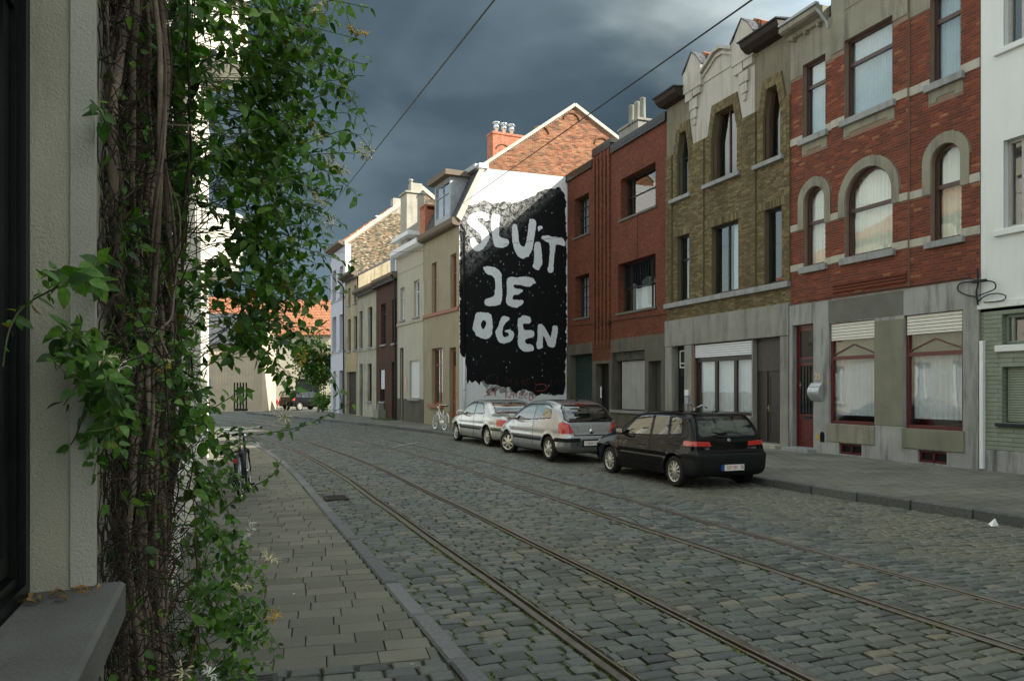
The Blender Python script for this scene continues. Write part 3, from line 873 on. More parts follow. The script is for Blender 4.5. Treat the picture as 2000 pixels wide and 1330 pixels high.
# ground floor render
mb = MB(); wall(mb, W, -.2, 3.9, [DO, GA, GB, V1, V2], -.06, .26)
mb.quad((0, -.06, 3.9), (W, -.06, 3.9), (W, .05, 3.9), (0, .05, 3.9)); mb.quad((0, -.06, -.2), (0, .1, -.2), (0, .1, 3.9), (0, -.06, 3.9)); mb.quad((W, -.06, -.2), (W, .1, -.2), (W, .1, 3.9), (W, -.06, 3.9))
gfl = mb.build('ground_floor_wall', grey_render, h)
MB().bbox(2.93, 3.74, -.075, -.055, 0.80, 3.24, .006).build('pier_panel', olive_render, gfl)
MB().bbox(1.44, 3.74, -.066, -.055, 3.32, 3.88, .004).build('lintel_panel', plaster('dark_pebble_render', (0.14, 0.14, 0.125), 0.25, 2, 0.95, bump=0.5, fine=90), gfl)
for (a, b_) in ((1.40, 2.925), (3.72, 5.27)): MB().bbox(a, b_, -.09, -.052, 0.02+.30, 0.765, .006).build('window_apron', olive_render if a > 3 else cement, gfl)
MB().bbox(0.0, 1.0, -.34, -.055, -.1, 0.09, .012).build('doorstep', MT['bluestone'], gfl)
# cement upper zones, cornice and gable
mb = MB(); wall(mb, B0-.003, 10.02, 11.1, [W3[0]], -.018, .03); top = mb.build('frieze', cement, h)
mb = MB(); wall(mb, B1+.0, 10.08, 12.4, [W3[1]], BY-.02, .03, B0); mb.box(B0+.45, B1-.45, BY-.035, BY-.018, 11.0, 12.2); mb.build('gable_panel', cement, h)
mb = MB(); wall(mb, 5.14, 9.97, 11.3, [W3[2]], -.018, .03, B1+.003); mb.build('frieze', cement, h)
MB().prism([(B0-.16, 12.4), (B0-.10, 12.62), (2.2, 13.15), (3.22, 13.15), (B1+.10, 12.62), (B1+.16, 12.4)], BY-.12, .35).build('pediment', cement, h)
def cornice(par, x0, x1, z, proj, mat, gut=True):
    mb = MB()
    mb.prismx([(0, z), (-.10, z+.03), (-.14, z+.12), (-proj+.06, z+.16), (-proj, z+.20), (-proj, z+.30), (-proj+.05, z+.36), (.1, z+.36)], x0, x1)
    n = int((x1-x0)/.45)
    for k in range(n):
        xx = x0+(k+.5)*(x1-x0)/n; mb.bbox(xx-.035, xx+.035, -.16, 0, z-.08, z+.03, .02)
    o = mb.build('cornice', mat, par)
    if gut: MB().prismx([(-proj-.02, z+.361), (-proj-.03, z+.42), (-proj+.10, z+.42), (-proj+.10, z+.361)], x0, x1).build('gutter', MT['zinc'], o)
    return o
cornice(h, -.02, B0-.17, 11.05, .40, cement); cornice(h, B1+.17, W, 11.35, .40, cement)
MB().tube([(1.38, -.40, 11.28), (1.42, -.30, 11.15), (1.46, -.14, 10.95), (1.47, -.10, 10.8)], .035, 8).build('downpipe', MT['zinc'], h)
# stone bands between the windows
def bands(par, z0, z1, ops_, pr, mat, grow=0.0):
    edges = [0.0]
    for o in ops_: edges += [o[0]-grow, o[1]+grow]
    edges.append(W)
    for k in range(0, len(edges), 2):
        a, b_ = edges[k], edges[k+1]
        cuts = [a]+[c for c in (B0, B1) if a < c < b_]+[b_]
        for p, q in zip(cuts[:-1], cuts[1:]):
            y = BY if (B0-.01 <= p and q <= B1+.01) else 0.0
            if q-p > .05: MB().bbox(p+.002, q-.002, y-pr, y+.01, z0, z1, .008).build('stone_band', mat, par)
bands(wl_, 8.21, 8.41, W3, .035, stone_band); bands(wl_, 5.89, 6.07, W2, .03, stone_band, .2); bands(wl_, 4.81, 4.99, W2, .03, stone_band)
for o in W2:
    y = BY if 1.5 < o[0] < 3.5 else 0.0
    big = (o[0]-.20, o[1]+.20, o[2]+1.18, o[3]+.24, 'arch'); sm = (o[0]+.004, o[1]-.004, o[2]+1.18, o[3]-.004, 'arch')
    mb = MB(); A, B_ = head_path(big, 0, 20), head_path(sm, 0, 20)
    A = [(A[0][0], 5.89)]+A+[(A[-1][0], 5.89)]; B_ = [(B_[0][0], 5.89)]+B_+[(B_[-1][0], 5.89)]
    for k in range(len(A)-1):
        p, q, r_, s_ = A[k], A[k+1], B_[k+1], B_[k]
        mb.quad((p[0], y-.04, p[1]), (q[0], y-.04, q[1]), (r_[0], y-.04, r_[1]), (s_[0], y-.04, s_[1]))
        mb.quad((s_[0], y-.04, s_[1]), (r_[0], y-.04, r_[1]), (r_[0], y+.02, r_[1]), (s_[0], y+.02, s_[1]))
        mb.quad((p[0], y-.04, p[1]), (q[0], y-.04, q[1]), (q[0], y+.01, q[1]), (p[0], y+.01, p[1]))
    mb.build('arch_surround', cement, h)
for o in W3:
    y = BY if 1.5 < o[0] < 3.5 else 0.0
    MB().prism([(o[0]-.04, 8.13), (o[0]-.04, 7.86), (o[0]+.14, 7.86), (o[0]+.16, 7.95), (o[1]-.16, 7.95), (o[1]-.14, 7.86), (o[1]+.04, 7.86), (o[1]+.04, 8.13)], y-.012, y+.01).build('sill_apron', cement, h)
for k, o in enumerate(W3):
    y = BY if k == 1 else 0.0
    w = window(h, o, y+.12, MT['brownframe'], .07, trans=(9.62,), cur='bluecurtain', pitch=.075, sill=None, bars=.09)
    MB().bbox(o[0]-.10, o[1]+.10, y-.11, y+.16, 8.12, 8.278, .01).build('sill', MT['bluestone'], w)
for k, o in enumerate(W2):
    y = BY if k == 1 else 0.0
    w = window(h, o, y+.12, MT['brownframe'], .075, trans=(6.02,), cur='blind', pitch=.11, bars=.09)
    MB().bbox(o[0]-.10, o[1]+.10, y-.11, y+.16, 4.70, o[2]-.002, .01).build('sill', MT['bluestone'], w)
for o in (GA, GB):
    w = window(h, o, .02, MT['redframe'], .085, trans=(2.42,), cur='curtain', cur_range=(o[0]+.05, o[1]-.05, o[2]+.22, 2.45), pitch=.13, bars=.09, label='shop-size window in oxblood red frame with net curtains')
    # leaded gable light over the transom
    xm = (o[0]+o[1])/2
    mb = MB()
    for (p, q) in (((o[0]+.09, 2.50), (xm, 2.74)), ((xm, 2.74), (o[1]-.09, 2.50))):
        mb.tube([(p[0], .03, p[1]), (q[0], .03, q[1])], .018, 4)
    mb.build('glazing_bar', MT['redframe'], w)
    MB().quad((o[0]+.09, .12, 2.47), (o[1]-.09, .12, 2.47), (o[1]-.09, .12, 2.9), (o[0]+.09, .12, 2.9)).build('upper_blind', olive_render, w)
    roller(w, o[0]+.05, o[1]-.05, 2.86, 3.28, -.015, MT['shutter'], .075)
d = door(h, DO, .08, MT['redframe'], panels=((.22, .81, .22, .82),), glazed=((.24, .79, .98, 2.28), (.24, .79, 2.50, 3.2)), handle=(.27, 1.75))
mb = MB()
for k in range(5): mb.box(.28+k*.115, .295+k*.115, .075, .092, 1.0, 2.26)
mb.box(.17, .86, .07, .1, 2.36, 2.44)
mb.build('door_grille', MT['darkframe'], d)
MB().box(.40, .66, .068, .082, .86, .93).build('letter_slot', MT['darkframe'], d)
for o in (V1, V2):
    mb = MB(); ring(mb, outline(o), outline(o, .05), .0, .06); mb.box(o[0]+.34, o[0]+.38, .0, .05, o[2], o[3])
    v_ = mb.build('cellar_vent', MT['redframe'], h)
    MB().quad((o[0], .05, o[2]), (o[1], .05, o[2]), (o[1], .05, o[3]), (o[0], .05, o[3])).build('pane', MT['glass_dark'], v_)
for nm, x0, x1, z0, z1, mt in (('meter_plate', 1.02, 1.10, .33, .47, plain('yellow_plate', (0.45, 0.28, 0.02), .5)), ('boot_scraper', 1.15, 1.31, .28, .55, MT['glass_dark'])):
    if nm == 'boot_scraper':
        op = (x0, x1, z0, z1, 'arch'); MB().poly([(p[0], -.0625, p[1]) for p in outline(op)]).build(nm, mt, h)
    else: MB().bbox(x0, x1, -.068, -.058, z0, z1, .003).build(nm, mt, h)
text('25', .21, plain('gilt_number', (0.62, 0.50, 0.28), .4, .6), h, (1.07, -.068, 1.965), name='house_number')
shell(h, W, 9.5, 11.3, red_mortar, 0.02, 'gable', MT['slate'], 2.4, 0.0)
mbx = empty('letter_box', (FX-.062, 16.873-1.06, ZB), R(-90), 'rounded grey metal letter box on the render beside the red door', 'letter box')
prof = [(0, 1.34)]+[(-.13*math.sin(math.pi*k/10)-.03, 1.34+.46*k/10) for k in range(11)]+[(0, 1.80)]
MB().prismx(prof, -.20, .20).build('box', plain('silver_paint', (0.42, 0.44, 0.46), .4, .5), mbx)
MB().bbox(-.205, .205, -.12, -.02, 1.70, 1.715, .003).build('flap', MT['zinc'], mbx)

# ---- yellow brick house with stepped gable
yel = pieces('yellow_brick', [(0, (0.085, 0.066, 0.031)), (0.35, (0.122, 0.096, 0.047)), (0.75, (0.158, 0.127, 0.065)), (0.95, (0.205, 0.172, 0.094)), (1, (0.13, 0.075, 0.038))], rough=0.85, grain=35, gvar=0.3, bump=0.3, dirt=(0.045, 0.038, 0.022), dscale=0.8, damt=0.55)
yel_m = plaster('yellow_house_mortar', (0.12, 0.10, 0.06), 0.25, 3, 0.95)
gable_pl = plaster('pale_gable_render', (0.40, 0.385, 0.34), 0.18, 1.2, 0.9, (0.16, 0.14, 0.11), 0.55, 0.2, 50)
dark_pl = plaster('brown_stained_render', (0.17, 0.155, 0.115), 0.3, 1.2, 0.92, (0.06, 0.05, 0.04), 0.6, 0.25, 50)
beam_st = plaster('weathered_grey_beam', (0.235, 0.235, 0.21), 0.25, 1.5, 0.9, (0.085, 0.082, 0.07), 0.7, 0.3, 50)
tile_or = brick_tex('clay_tiles', (0.33, 0.125, 0.065), (0.44, 0.185, 0.095), (0.11, 0.045, 0.028), bw=0.28, bh=0.32, soot=(0.20, 0.10, 0.06), soot_amt=0.6, joint=0.03)
h = empty('town_house', (FX, 23.091, ZB), R(-90), 'olive yellow brick house with pale stepped gable and pointed window heads', 'house')
W = 6.22
cof = ('cof', .75, .16)
T3 = [(.72, 1.40, 8.12, 10.25, cof), (2.66, 3.96, 8.15, 10.25, ('cof', .8, .2)), (5.14, 5.87, 8.10, 10.12, cof)]
M2 = [(.64, 1.36, 4.62, 6.80), (2.60, 3.94, 4.62, 6.74), (5.13, 5.85, 4.62, 6.72)]
mb = MB(); wall(mb, W, 3.99, 11.5, T3+M2, 0, .24); yw = mb.build('wall', yel_m, h)
it = []
piers = [(0.0, .36), (1.52, 2.22), (4.16, 4.78), (6.02, W)]
def free(z):
    out = []
    for o in T3:
        if o[2]-.02 < z < o[3]-.7: out.append((o[0]-.02, o[1]+.02))
        elif z >= o[3]-.7: out.append((o[0]-.02, o[1]+.02))
    for o in M2:
        if o[2] < z < o[3]+.02: out.append((o[0], o[1]))
        if o[3]-.0 < z < o[3]+.24: out.append((o[0]-.22, o[1]+.22))
    for p in piers: out.append(p)
    if 4.40 < z < 4.60: out.append((-1, 9))
    return out
it += [(r, 0.0) for r in brick_rects(0.0, W, 4.0, 9.68, free, rs=rs)]
for (a, b_) in piers:
    MB().box(a, b_, -.055, .01, 4.6, 9.66).build('pier', yel_m, yw)
    it += [(r, -.055) for r in brick_rects(a, b_, 4.62, 9.66, lambda z: [], rs=rs)]
it += [(r, 0.0) for r in brick_rects(0.0, W, 4.0, 4.40, lambda z: [], rs=rs)]
# standing bricks: flat heads of the middle windows, rings round the pointed ones
for o in M2:
    n = int((o[1]-o[0]+.44)/.067)
    for k in range(n):
        a = o[0]-.22+k*(o[1]-o[0]+.44)/n; it.append(((a+.005, a+.06, o[3]+.005, o[3]+.225), -.03))
brickwork(yw, it, yel, rs)
for o in T3:
    big = (o[0]-.24, o[1]+.24, o[2]-.0, o[3]+.30, ('cof', o[4][1]+.28, o[4][2]+.06)); A = [(big[0], o[2])]+head_path(big)+[(big[1], o[2])]; B_ = [(o[0]+.004, o[2])]+head_path((o[0]+.004, o[1]-.004, o[2], o[3]-.004, o[4]))+[(o[1]-.004, o[2])]
    mb = MB(); rn = []
    for k in range(len(A)-1):
        p, q, r_, s_ = [Vector((v[0], 0, v[1])) for v in (A[k], A[k+1], B_[k+1], B_[k])]
        L = max((q-p).length, .1); n = max(1, int(L/.068))
        for i in range(n):
            for (lo_, hi_, st_) in ((0.02, .50, .07), (.52, .98, .075)):
                t0, t1 = (i+.06)/n, (i+.94)/n
                c = [p.lerp(q, t0), p.lerp(q, t1), s_.lerp(r_, t1), s_.lerp(r_, t0)]
                pt = [c[0].lerp(c[3], lo_), c[1].lerp(c[2], lo_), c[1].lerp(c[2], hi_), c[0].lerp(c[3], hi_)]
                yy = -st_-rs.uniform(0, .004); i0 = len(mb.v)
                mb.v += [(v.x, .0, v.z) for v in pt]+[(v.x, yy, v.z) for v in pt]
                mb.f += [(i0+4, i0+5, i0+6, i0+7)]+[(i0+a, i0+(a+1) % 4, i0+4+(a+1) % 4, i0+4+a) for a in range(4)]
                rn += [rs.random()]*5
    mb.r = rn; sb = mb.build('brick_surround', yel, yw); sb['kind'] = 'stuff'
    mb = MB()
    for k in range(len(A)-1):
        p, q, r_, s_ = A[k], A[k+1], B_[k+1], B_[k]
        mb.quad((p[0], -.058, p[1]), (q[0], -.058, q[1]), (r_[0], -.058, r_[1]), (s_[0], -.058, s_[1]))
        mb.quad((p[0], -.058, p[1]), (q[0], -.058, q[1]), (q[0], .01, q[1]), (p[0], .01, p[1])); mb.quad((r_[0], -.058, r_[1]), (s_[0], -.058, s_[1]), (s_[0], .01, s_[1]), (r_[0], .01, r_[1]))
    mb.build('surround_bed', yel_m, yw)
# pale render field between and above the pointed windows
def field(x0, x1, mat, y):
    mb = MB(); wall(mb, x1, 9.68, 11.45, [o for o in T3 if x0-.1 < o[0] and o[1] < x1+.1], y, .05, x0); return mb.build('gable_render', mat, h)
field(0.0, 1.45, dark_pl, -.012); field(1.45, 4.72, gable_pl, -.02); field(4.72, W, dark_pl, -.012)
for o, tr_ in zip(T3, (9.42, None, None)):
    w = window(h, o, .16, MT['brownframe'] if o is not T3[0] else MT['darkframe'], .06, trans=(tr_,) if tr_ else (), mull=((o[0]+o[1])/2,) if o[1]-o[0] > 1 else (), cur='bluecurtain' if o is T3[0] else None, cur_range=(o[0]+.05, o[1]-.05, o[2]+.05, 9.35), pitch=.4)
    MB().bbox(o[0]-.42, o[1]+.12, -.14, .18, o[2]-.13, o[2]-.002, .01).build('sill', MT['bluestone'], w)
for o in M2:
    window(h, o, .16, MT['darkframe'], .065, trans=(6.0,) if o is M2[0] else (), mull=((o[0]+o[1])/2,) if o[1]-o[0] > 1 else (), cur='curtain' if o is M2[1] else None, cur_range=(3.3, 3.9, 4.66, 6.7), pitch=.2)
MB().bbox(-.03, W-.01, -.13, .05, 4.42, 4.585, .012).build('stone_band', MT['bluestone'], h)
MB().bbox(0.0, W, -.10, .05, 3.10, 3.99, .012).build('stone_beam', beam_st, h)
# ground floor
ND = (.45, 1.17, .12, 3.10); SW = (1.67, 4.62, .85, 3.10); DD = (4.67, 5.85, .12, 3.10)
mb = MB(); wall(mb, W, -.2, 3.10, [ND, SW, DD], -.05, .34); mb.quad((0, -.05, -.2), (0, .1, -.2), (0, .1, 3.1), (0, -.05, 3.1))
gw = mb.build('ground_floor_wall', beam_st, h)
for (a, b_) in ((.02, .43), (1.20, 1.62), (5.88, 6.20)): MB().bbox(a, b_, -.09, -.048, 0, 3.09, .01).build('pilaster', beam_st, gw)
MB().bbox(1.60, 4.66, -.12, -.045, .68, .845, .01).build('window_ledge', MT['bluestone'], gw)
dk = plain('dark_brown_door', (0.035, 0.030, 0.026), .45, var=.2)
w = window(h, SW, .06, plain('brown_black_frame', (0.032, 0.022, 0.016), .35, var=.2), .10, mull=(2.75, 3.72), trans=(2.58,), cur='curtain', cur_range=(1.8, 4.5, .95, 2.55), pitch=.16, bars=.13)
roller(w, 1.72, 4.58, 2.66, 3.06, -.02, plain('white_roller', (0.60, 0.62, 0.66), .45, var=.05), .07)
MB().tube([(1.70, -.03, .86), (1.70, -.03, 3.05)], .03, 6).build('wood_strip', plain('orange_wood', (0.16, 0.06, 0.025), .6), w)
d = door(h, ND, .16, plain('black_door', (0.02, 0.021, 0.022), .4, var=.2), panels=((.55, 1.07, .25, .95),), glazed=((.58, 1.04, 1.15, 2.1),))
mb = MB(); ring(mb, [(1.04, 2.36), (.56, 2.36), (.56, 2.95), (1.04, 2.95)], [(1.01, 2.39), (.59, 2.39), (.59, 2.92), (1.01, 2.92)], .145, .17); mb.box(.56, 1.04, .146, .165, 2.5, 2.53); mb.build('fanlight', MT['whitepaint'], d)
d = door(h, DD, .10, dk, panels=((5.22, 5.72, .3, 1.0), (5.22, 5.72, 1.15, 2.0)), handle=(5.16, 1.1))
MB().box(4.73, 5.79, .09, .105, 2.16, 3.0).build('overdoor_panel', plain('brown_panel', (0.055, 0.050, 0.042), .6, var=.15), d)
MB().box(5.10, 5.14, .085, .12, .14, 2.14).build('door_post', dk, d)
MB().bbox(4.62, 5.92, -.30, -.052, -.1, .10, .01).build('doorstep', stone_band, gw)
# meter box
eb = empty('meter_box', (FX-.092, 23.091-1.41, ZB), R(-90), 'grey electric meter box on the narrow pillar of the yellow house', 'box')
MB().bbox(-.10, .10, -.07, 0, 1.42, 1.62, .006).build('cover', MT['whitepaint'], eb); MB().bbox(-.11, .11, -.06, 0, 1.15, 1.38, .008).tube([(0, -.03, 1.15), (0, -.03, .3)], .02).build('housing', MT['zinc'], eb)
# cornices, stepped gable, clay ridge roofs
for (a, b_, z) in ((-.05, 1.22, 11.30), (4.62, W+.02, 11.28)):
    mb = MB().prismx([(.05, z+.06), (-.28, z+.08), (-.44, z+.20), (-.50, z+.32), (-.47, z+.35), (.05, z+.38)], a, b_)
    e_ = mb.build('eave', plain('dark_eave_wood', (0.030, 0.022, 0.018), .6, var=.3), h)
    MB().prismx([(-.53, z+.352), (-.56, z+.38), (.3, z+.48), (.3, z+.42)], a-.06, b_+.04).build('roof_edge', MT['slate'], e_)
def pinnacle(xc, hw, zb, zp):
    P = [(xc-hw, zb), (xc-hw, zp-.55), (xc-hw+.12, zp-.48), (xc, zp), (xc+hw*.55, zp-.22), (xc+hw, zp-.55), (xc+hw, zb)]
    p_ = MB().prism(P, -.16, .25).build('pinnacle', gable_pl, h)
    MB().prism([(xc-hw-.02, zp-.55), (xc+.04, zp+.08), (xc+hw+.34, zp-.42), (xc+hw+.34, zp-.95), (xc-hw+.05, zp-.95)], .251, 2.8).build('ridge_roof', tile_or, p_)
    MB().prism([(xc-hw-.035, zp-.56), (xc-hw-.03, zp-.50), (xc, zp+.035), (xc+hw*.55, zp-.185), (xc+hw+.035, zp-.53), (xc+hw+.03, zp-.56), (xc+hw*.55, zp-.222), (xc, zp-.004), (xc-hw-.01, zp-.56)], -.19, .252).build('coping', MT['slate'], p_)
    # stepped drop ornaments
    for k, (w_, z0_, z1_) in enumerate(((.42, zb-.28, zb+.16), (.27, zb-.62, zb-.29), (.17, zb-.92, zb-.63), (.09, zb-1.14, zb-.93))):
        for s_ in (-1, 1) if k == 0 else (0,):
            MB().bbox(xc-w_ if k == 0 and s_ < 0 else (xc-w_*.8 if k else xc+.02), xc+w_*.8 if k else (xc-.02 if s_ < 0 else xc+w_), -.13+k*.02, -.018, z0_+(.06 if s_ > 0 and k == 0 else 0), z1_, .008).build('drop_ornament', gable_pl, p_)
pinnacle(1.72, .50, 11.40, 12.62); pinnacle(4.30, .50, 11.30, 12.55)
P = [(2.21, 11.44), (2.21, 11.74), (2.60, 11.94), (2.92, 12.12), (3.25, 12.12), (3.81, 11.86), (3.81, 11.44)]
pd = MB().prism(P, -.05, .25).build('pediment', gable_pl, h)
Q = P[1:6]
mb = MB()
for p, q in zip(Q[:-1], Q[1:]):
    mb.prism([(p[0], p[1]+.0), (q[0], q[1]+.0), (q[0], q[1]+.10), (p[0], p[1]+.10)], -.20, .27); mb.prism([(p[0], p[1]-.16), (q[0], q[1]-.16), (q[0], q[1]-.07), (p[0], p[1]-.07)], -.12, -.04)
mb.build('coping', gable_pl, pd)
shell(h, W, 9.5, 11.45, yel_m, 0.03, 'gable', tile_or, 2.2, 0.0)

# ---- brown-red brick house with ribbed centre and dark coping
brn = brick_tex('brown_red_brick', (0.125, 0.036, 0.021), (0.18, 0.050, 0.027), (0.085, 0.050, 0.036), bw=0.2, bh=0.06, var=0.4, soot=(0.05, 0.024, 0.017), soot_amt=0.5, joint=0.010)
dgrey = plaster('dark_grey_render', (0.105, 0.10, 0.08), 0.3, 1.0, 0.92, (0.035, 0.033, 0.028), 0.7, 0.3, 60)
h = empty('town_house', (FX, 31.335, ZB), R(-90), 'brown-red brick house with ribbed centre, dark coping and steel windows beside the mural', 'house')
W = 8.24
UL = (.72, 2.16, 8.26, 9.95); UR = (4.92, 7.48, 8.20, 9.76); LL = (.80, 2.16, 4.72, 6.55); LR = (4.70, 7.48, 4.60, 6.50)
mb = MB(); wall(mb, W, 3.6, 11.0, [UL, UR, LL, LR], 0, .40); bw_ = mb.build('wall', brn, h)
for (a, b_, z) in ((0, 2.6, 11.0), (2.6, 4.22, 11.38), (4.22, W, 11.08)):
    if z > 11.01: MB().box(a+.001, b_-.001, -.001 if z < 11.2 else -.05, .3, 10.99, z).build('parapet', brn, bw_)
    cp = MB(); n = int((b_-a)/.14)
    for k in range(n):
        xa = a+k*(b_-a)/n; cp.bbox(xa+.006, xa+(b_-a)/n-.006, -.09, .32, z+.0, z+.22, .01); cp.bbox(xa+.006, xa+(b_-a)/n-.006, -.10, -.03, z-.12, z+.0, .01)
    cp.build('coping_tiles', plain('dark_glazed_tile', (0.022, 0.024, 0.026), .35, var=.3, spec=.5), bw_)
for k in range(5): MB().bbox(2.66+k*.32, 2.66+k*.32+.17, -.085, -.001, 3.3, 11.37, .005).build('brick_rib', brn, bw_)
mb = MB().box(2.58, 4.24, -.02, .02, 2.72, 3.62); mb.build('brick_panel', brn, bw_)
MB().box(6.05, 6.22, -.02, .0, 6.55, 8.2).build('brick_rib', brn, bw_)
def steel_win(op, mull, trans, cur=None, small=()):
    w = window(h, op, .30, MT['darkframe'], .06, mull=mull, trans=trans, cur=cur, bars=.035, sill=(.10, .09, .06, plaster('dark_sill', (0.12, 0.12, 0.105), .2, 3)), pitch=.3)
    return w
steel_win(UL, (1.19, 1.66), (8.68, 9.1, 9.52), 'bluecurtain'); steel_win(LL, (1.26, 1.72), (5.17, 5.63, 6.08), 'curtain')
steel_win(UR, (5.35, 7.06, 7.25), (9.02,)); steel_win(LR, (5.2, 6.75), (5.55,), None)
MB().quad((5.3, .47, 4.7), (6.65, .47, 4.7), (6.65, .47, 5.5), (5.3, .47, 5.5)).build('paper_blind', MT['whitepaint'], h)
mb = MB()
for k in range(14): mb.box(4.78+k*.19, 4.795+k*.19, .29, .31, 5.58, 6.44)
mb.build('window_grille', MT['darkframe'], h)
GD = (.34, 2.56, -.1, 3.14); D1 = (2.88, 4.03, -.1, 2.68); SH = (4.28, 6.80, .83, 3.08); D2 = (7.06, 7.92, -.1, 2.65)
mb = MB(); wall(mb, W, -.25, 3.6, [GD, D1, SH, D2], -.045, .40); mb.quad((0, -.045, 3.6), (W, -.045, 3.6), (W, .02, 3.6), (0, .02, 3.6))
g_ = mb.build('ground_floor_wall', dgrey, h)
MB().box(2.585, 4.20, -.05, -.044, 2.80, 3.6).build('brick_panel', brn, g_)
grn = plain('dark_green_paint', (0.022, 0.042, 0.038), .5, var=.25)
d = door(h, GD, .25, grn, slats=12, name='garage_door'); MB().box(.42, 2.48, .235, .27, 2.45, 2.52).build('rail', grn, d)
door(h, D1, .25, plain('black_brown_door', (0.015, 0.014, 0.013), .5), panels=((3.0, 3.9, .2, 1.0), (3.0, 3.9, 1.15, 2.5)))
door(h, D2, .25, plain('grey_green_door', (0.05, 0.055, 0.05), .5), panels=((7.5, 7.86, .2, 1.3),), glazed=((7.5, 7.84, 1.45, 2.45),))
d = MB(); n = 17
for k in range(n): d.bbox(4.62+k*(2.14/n)+.004, 4.62+(k+1)*(2.14/n)-.004, .22, .245, .86, 2.72, .006)
d.build('plank_shutter', plaster('pale_grey_boards', (0.30, 0.30, 0.29), .2, 2, .7, (0.14, 0.13, 0.12), .5, .1, 40), h)
roller(h, 4.34, 6.74, 2.74, 3.06, .12, plain('dirty_roller', (0.07, 0.07, 0.065), .6, var=.5, scale=5), .06)
MB().bbox(4.2, 6.9, -.12, .3, .72, .828, .01).build('sill', beam_st, h)
MB().bbox(3.0, 3.08, .10, .13, 1.28, 1.75, .005).build('bell_panel', MT['whitepaint'], h)
ck = MB(); 
pts = [(4.0, -.05, 4.28), (4.05, -.09, 4.40), (4.18, -.10, 4.38), (4.22, -.09, 4.26), (4.10, -.11, 4.18), (4.04, -.09, 4.30), (4.20, -.07, 4.34)]
ck.tube(pts, .016, 5); ck.tube([(0.05, -.02, 4.42), (1.4, -.02, 4.40), (3.0, -.075, 4.34), (4.0, -.075, 4.28), (4.6, -.02, 4.33), (W, -.02, 4.25)], .012, 5)
ck.build('cable', plain('black_cable', (0.015, 0.015, 0.015), .5), h)
shell(h, W, 9.5, 11.0, brn, 0.03, 'flat', plain('roof_felt', (0.06, 0.06, 0.06), .9))
# grey chimney block with three pots, on the roof
c = empty('chimney', (FX+.5, 26.0, ZB), R(-90), 'grey rendered chimney block with three tall pots behind the dark coping', 'chimney')
MB().bbox(-.75, .75, -.4, .4, 10.6, 11.72, .02).bbox(-.80, .80, -.45, .45, 11.72, 11.82, .01).build('stack', beam_st, c)
for k in range(3): MB().lathe([(.115, 11.82), (.12, 11.95), (.11, 12.68), (.12, 12.70), (.095, 12.72), (.09, 12.3)], 14, 'z', (-.45+k*.42, 0, 0)).build('pot', beam_st, c, smooth=True)

# ---- white house at the right edge
wst = plaster('white_stucco', (0.62, 0.66, 0.655), 0.06, 0.8, 0.85, (0.45, 0.47, 0.46), 0.35, 0.12, 60)
grb = brick_tex('green_painted_brick', (0.185, 0.212, 0.17), (0.20, 0.228, 0.182), (0.10, 0.125, 0.09), bw=0.6, bh=0.085, var=0.15, soot=(0.12, 0.14, 0.10), soot_amt=.3, joint=.008)
h = empty('town_house', (FX, 11.284, ZB), R(-90), 'white stucco house above green painted brick at the right edge', 'house')
W = 5.6
A1 = (.50, 2.1, 8.42, 10.4); A2 = (.50, 2.1, 4.82, 6.55); A1b = (3.2, 4.8, 8.42, 10.4); A2b = (3.2, 4.8, 4.82, 6.55)
mb = MB(); wall(mb, W, 3.2, 13.0, [A1, A2, A1b, A2b], 0, .18); ww = mb.build('wall', wst, h)
for o in (A1, A2, A1b, A2b):
    mb = MB(); b_ = (o[0]-.13, o[1]+.13, o[2]-.02, o[3]+.13); ring(mb, outline(b_), outline((o[0], o[1], o[2], o[3])), -.02, .01); mb.build('window_surround', wst, ww)
    w = window(h, o, .12, plain('grey_pvc', (0.35, 0.34, 0.33), .4), .06, mull=(o[0]+.30,), cur='bluecurtain', pitch=.4, cur_range=(o[0]+.3, o[1], o[2], o[3]))
    MB().bbox(o[0]-.18, o[1]+.18, -.08, .12, o[2]-.14, o[2]-.02, .012).build('sill', wst, w)
MB().bbox(-.03, W, -.07, .02, 3.26, 3.40, .01).build('ledge', wst, h)
G1 = (.46, 1.9, 2.52, 3.12); G2 = (.46, 1.9, .98, 2.08); G3 = (2.6, 3.5, .05, 3.0)
mb = MB(); wall(mb, W, .40, 3.26, [G1, G2, G3], 0.0, .16); gw = mb.build('green_wall', grb, h)
# painted brick courses standing proud of the joints
mb = MB(); rn = []
for r in brick_rects(0.07, 2.6, .43, 3.20, lambda z: [(o[0], o[1]) for o in (G1, G2) if o[2]-.03 < z < o[3]+.03], bl=.62, bh=.078, j=.009, rs=rs): brick_mesh(mb, rn, r, 0, rs)
mb.r = rn; gp_ = plain('green_wall_paint', (0.195, 0.222, 0.178), .7, var=.15, scale=4); o_ = mb.build('bricks', gp_, gw); o_['kind'] = 'stuff'
MB().bbox(-.0, W, -.03, .05, -.2, .42, .008).build('plinth', grey_render, h)
w = window(h, G1, .10, plain('green_frame', (0.16, 0.20, 0.165), .5), .07, mull=(.62,)); MB().bbox(.34, 2.1, -.06, .11, 2.38, 2.51, .01).build('sill', wst, w)
w = roller(h, .50, 1.88, 1.0, 2.07, .10, plain('green_shutter', (0.20, 0.245, 0.19), .55, var=.08), .05)
MB().bbox(.36, 2.0, -.08, .12, .90, .97, .008).build('sill', MT['darkframe'], w)
door(h, G3, .1, MT['darkframe'])
MB().bbox(.035, .11, -.09, -.012, 0.02, 2.62, .01).build('drain_pipe', MT['whitepaint'], h)
shell(h, W, 9.5, 13.0, wst, 0.03, 'flat', MT['zinc'])
cab = empty('cable_loops', (FX, 11.29, ZB), R(-90), 'black cable loops hanging from the wall joint beside the white house', 'cable')
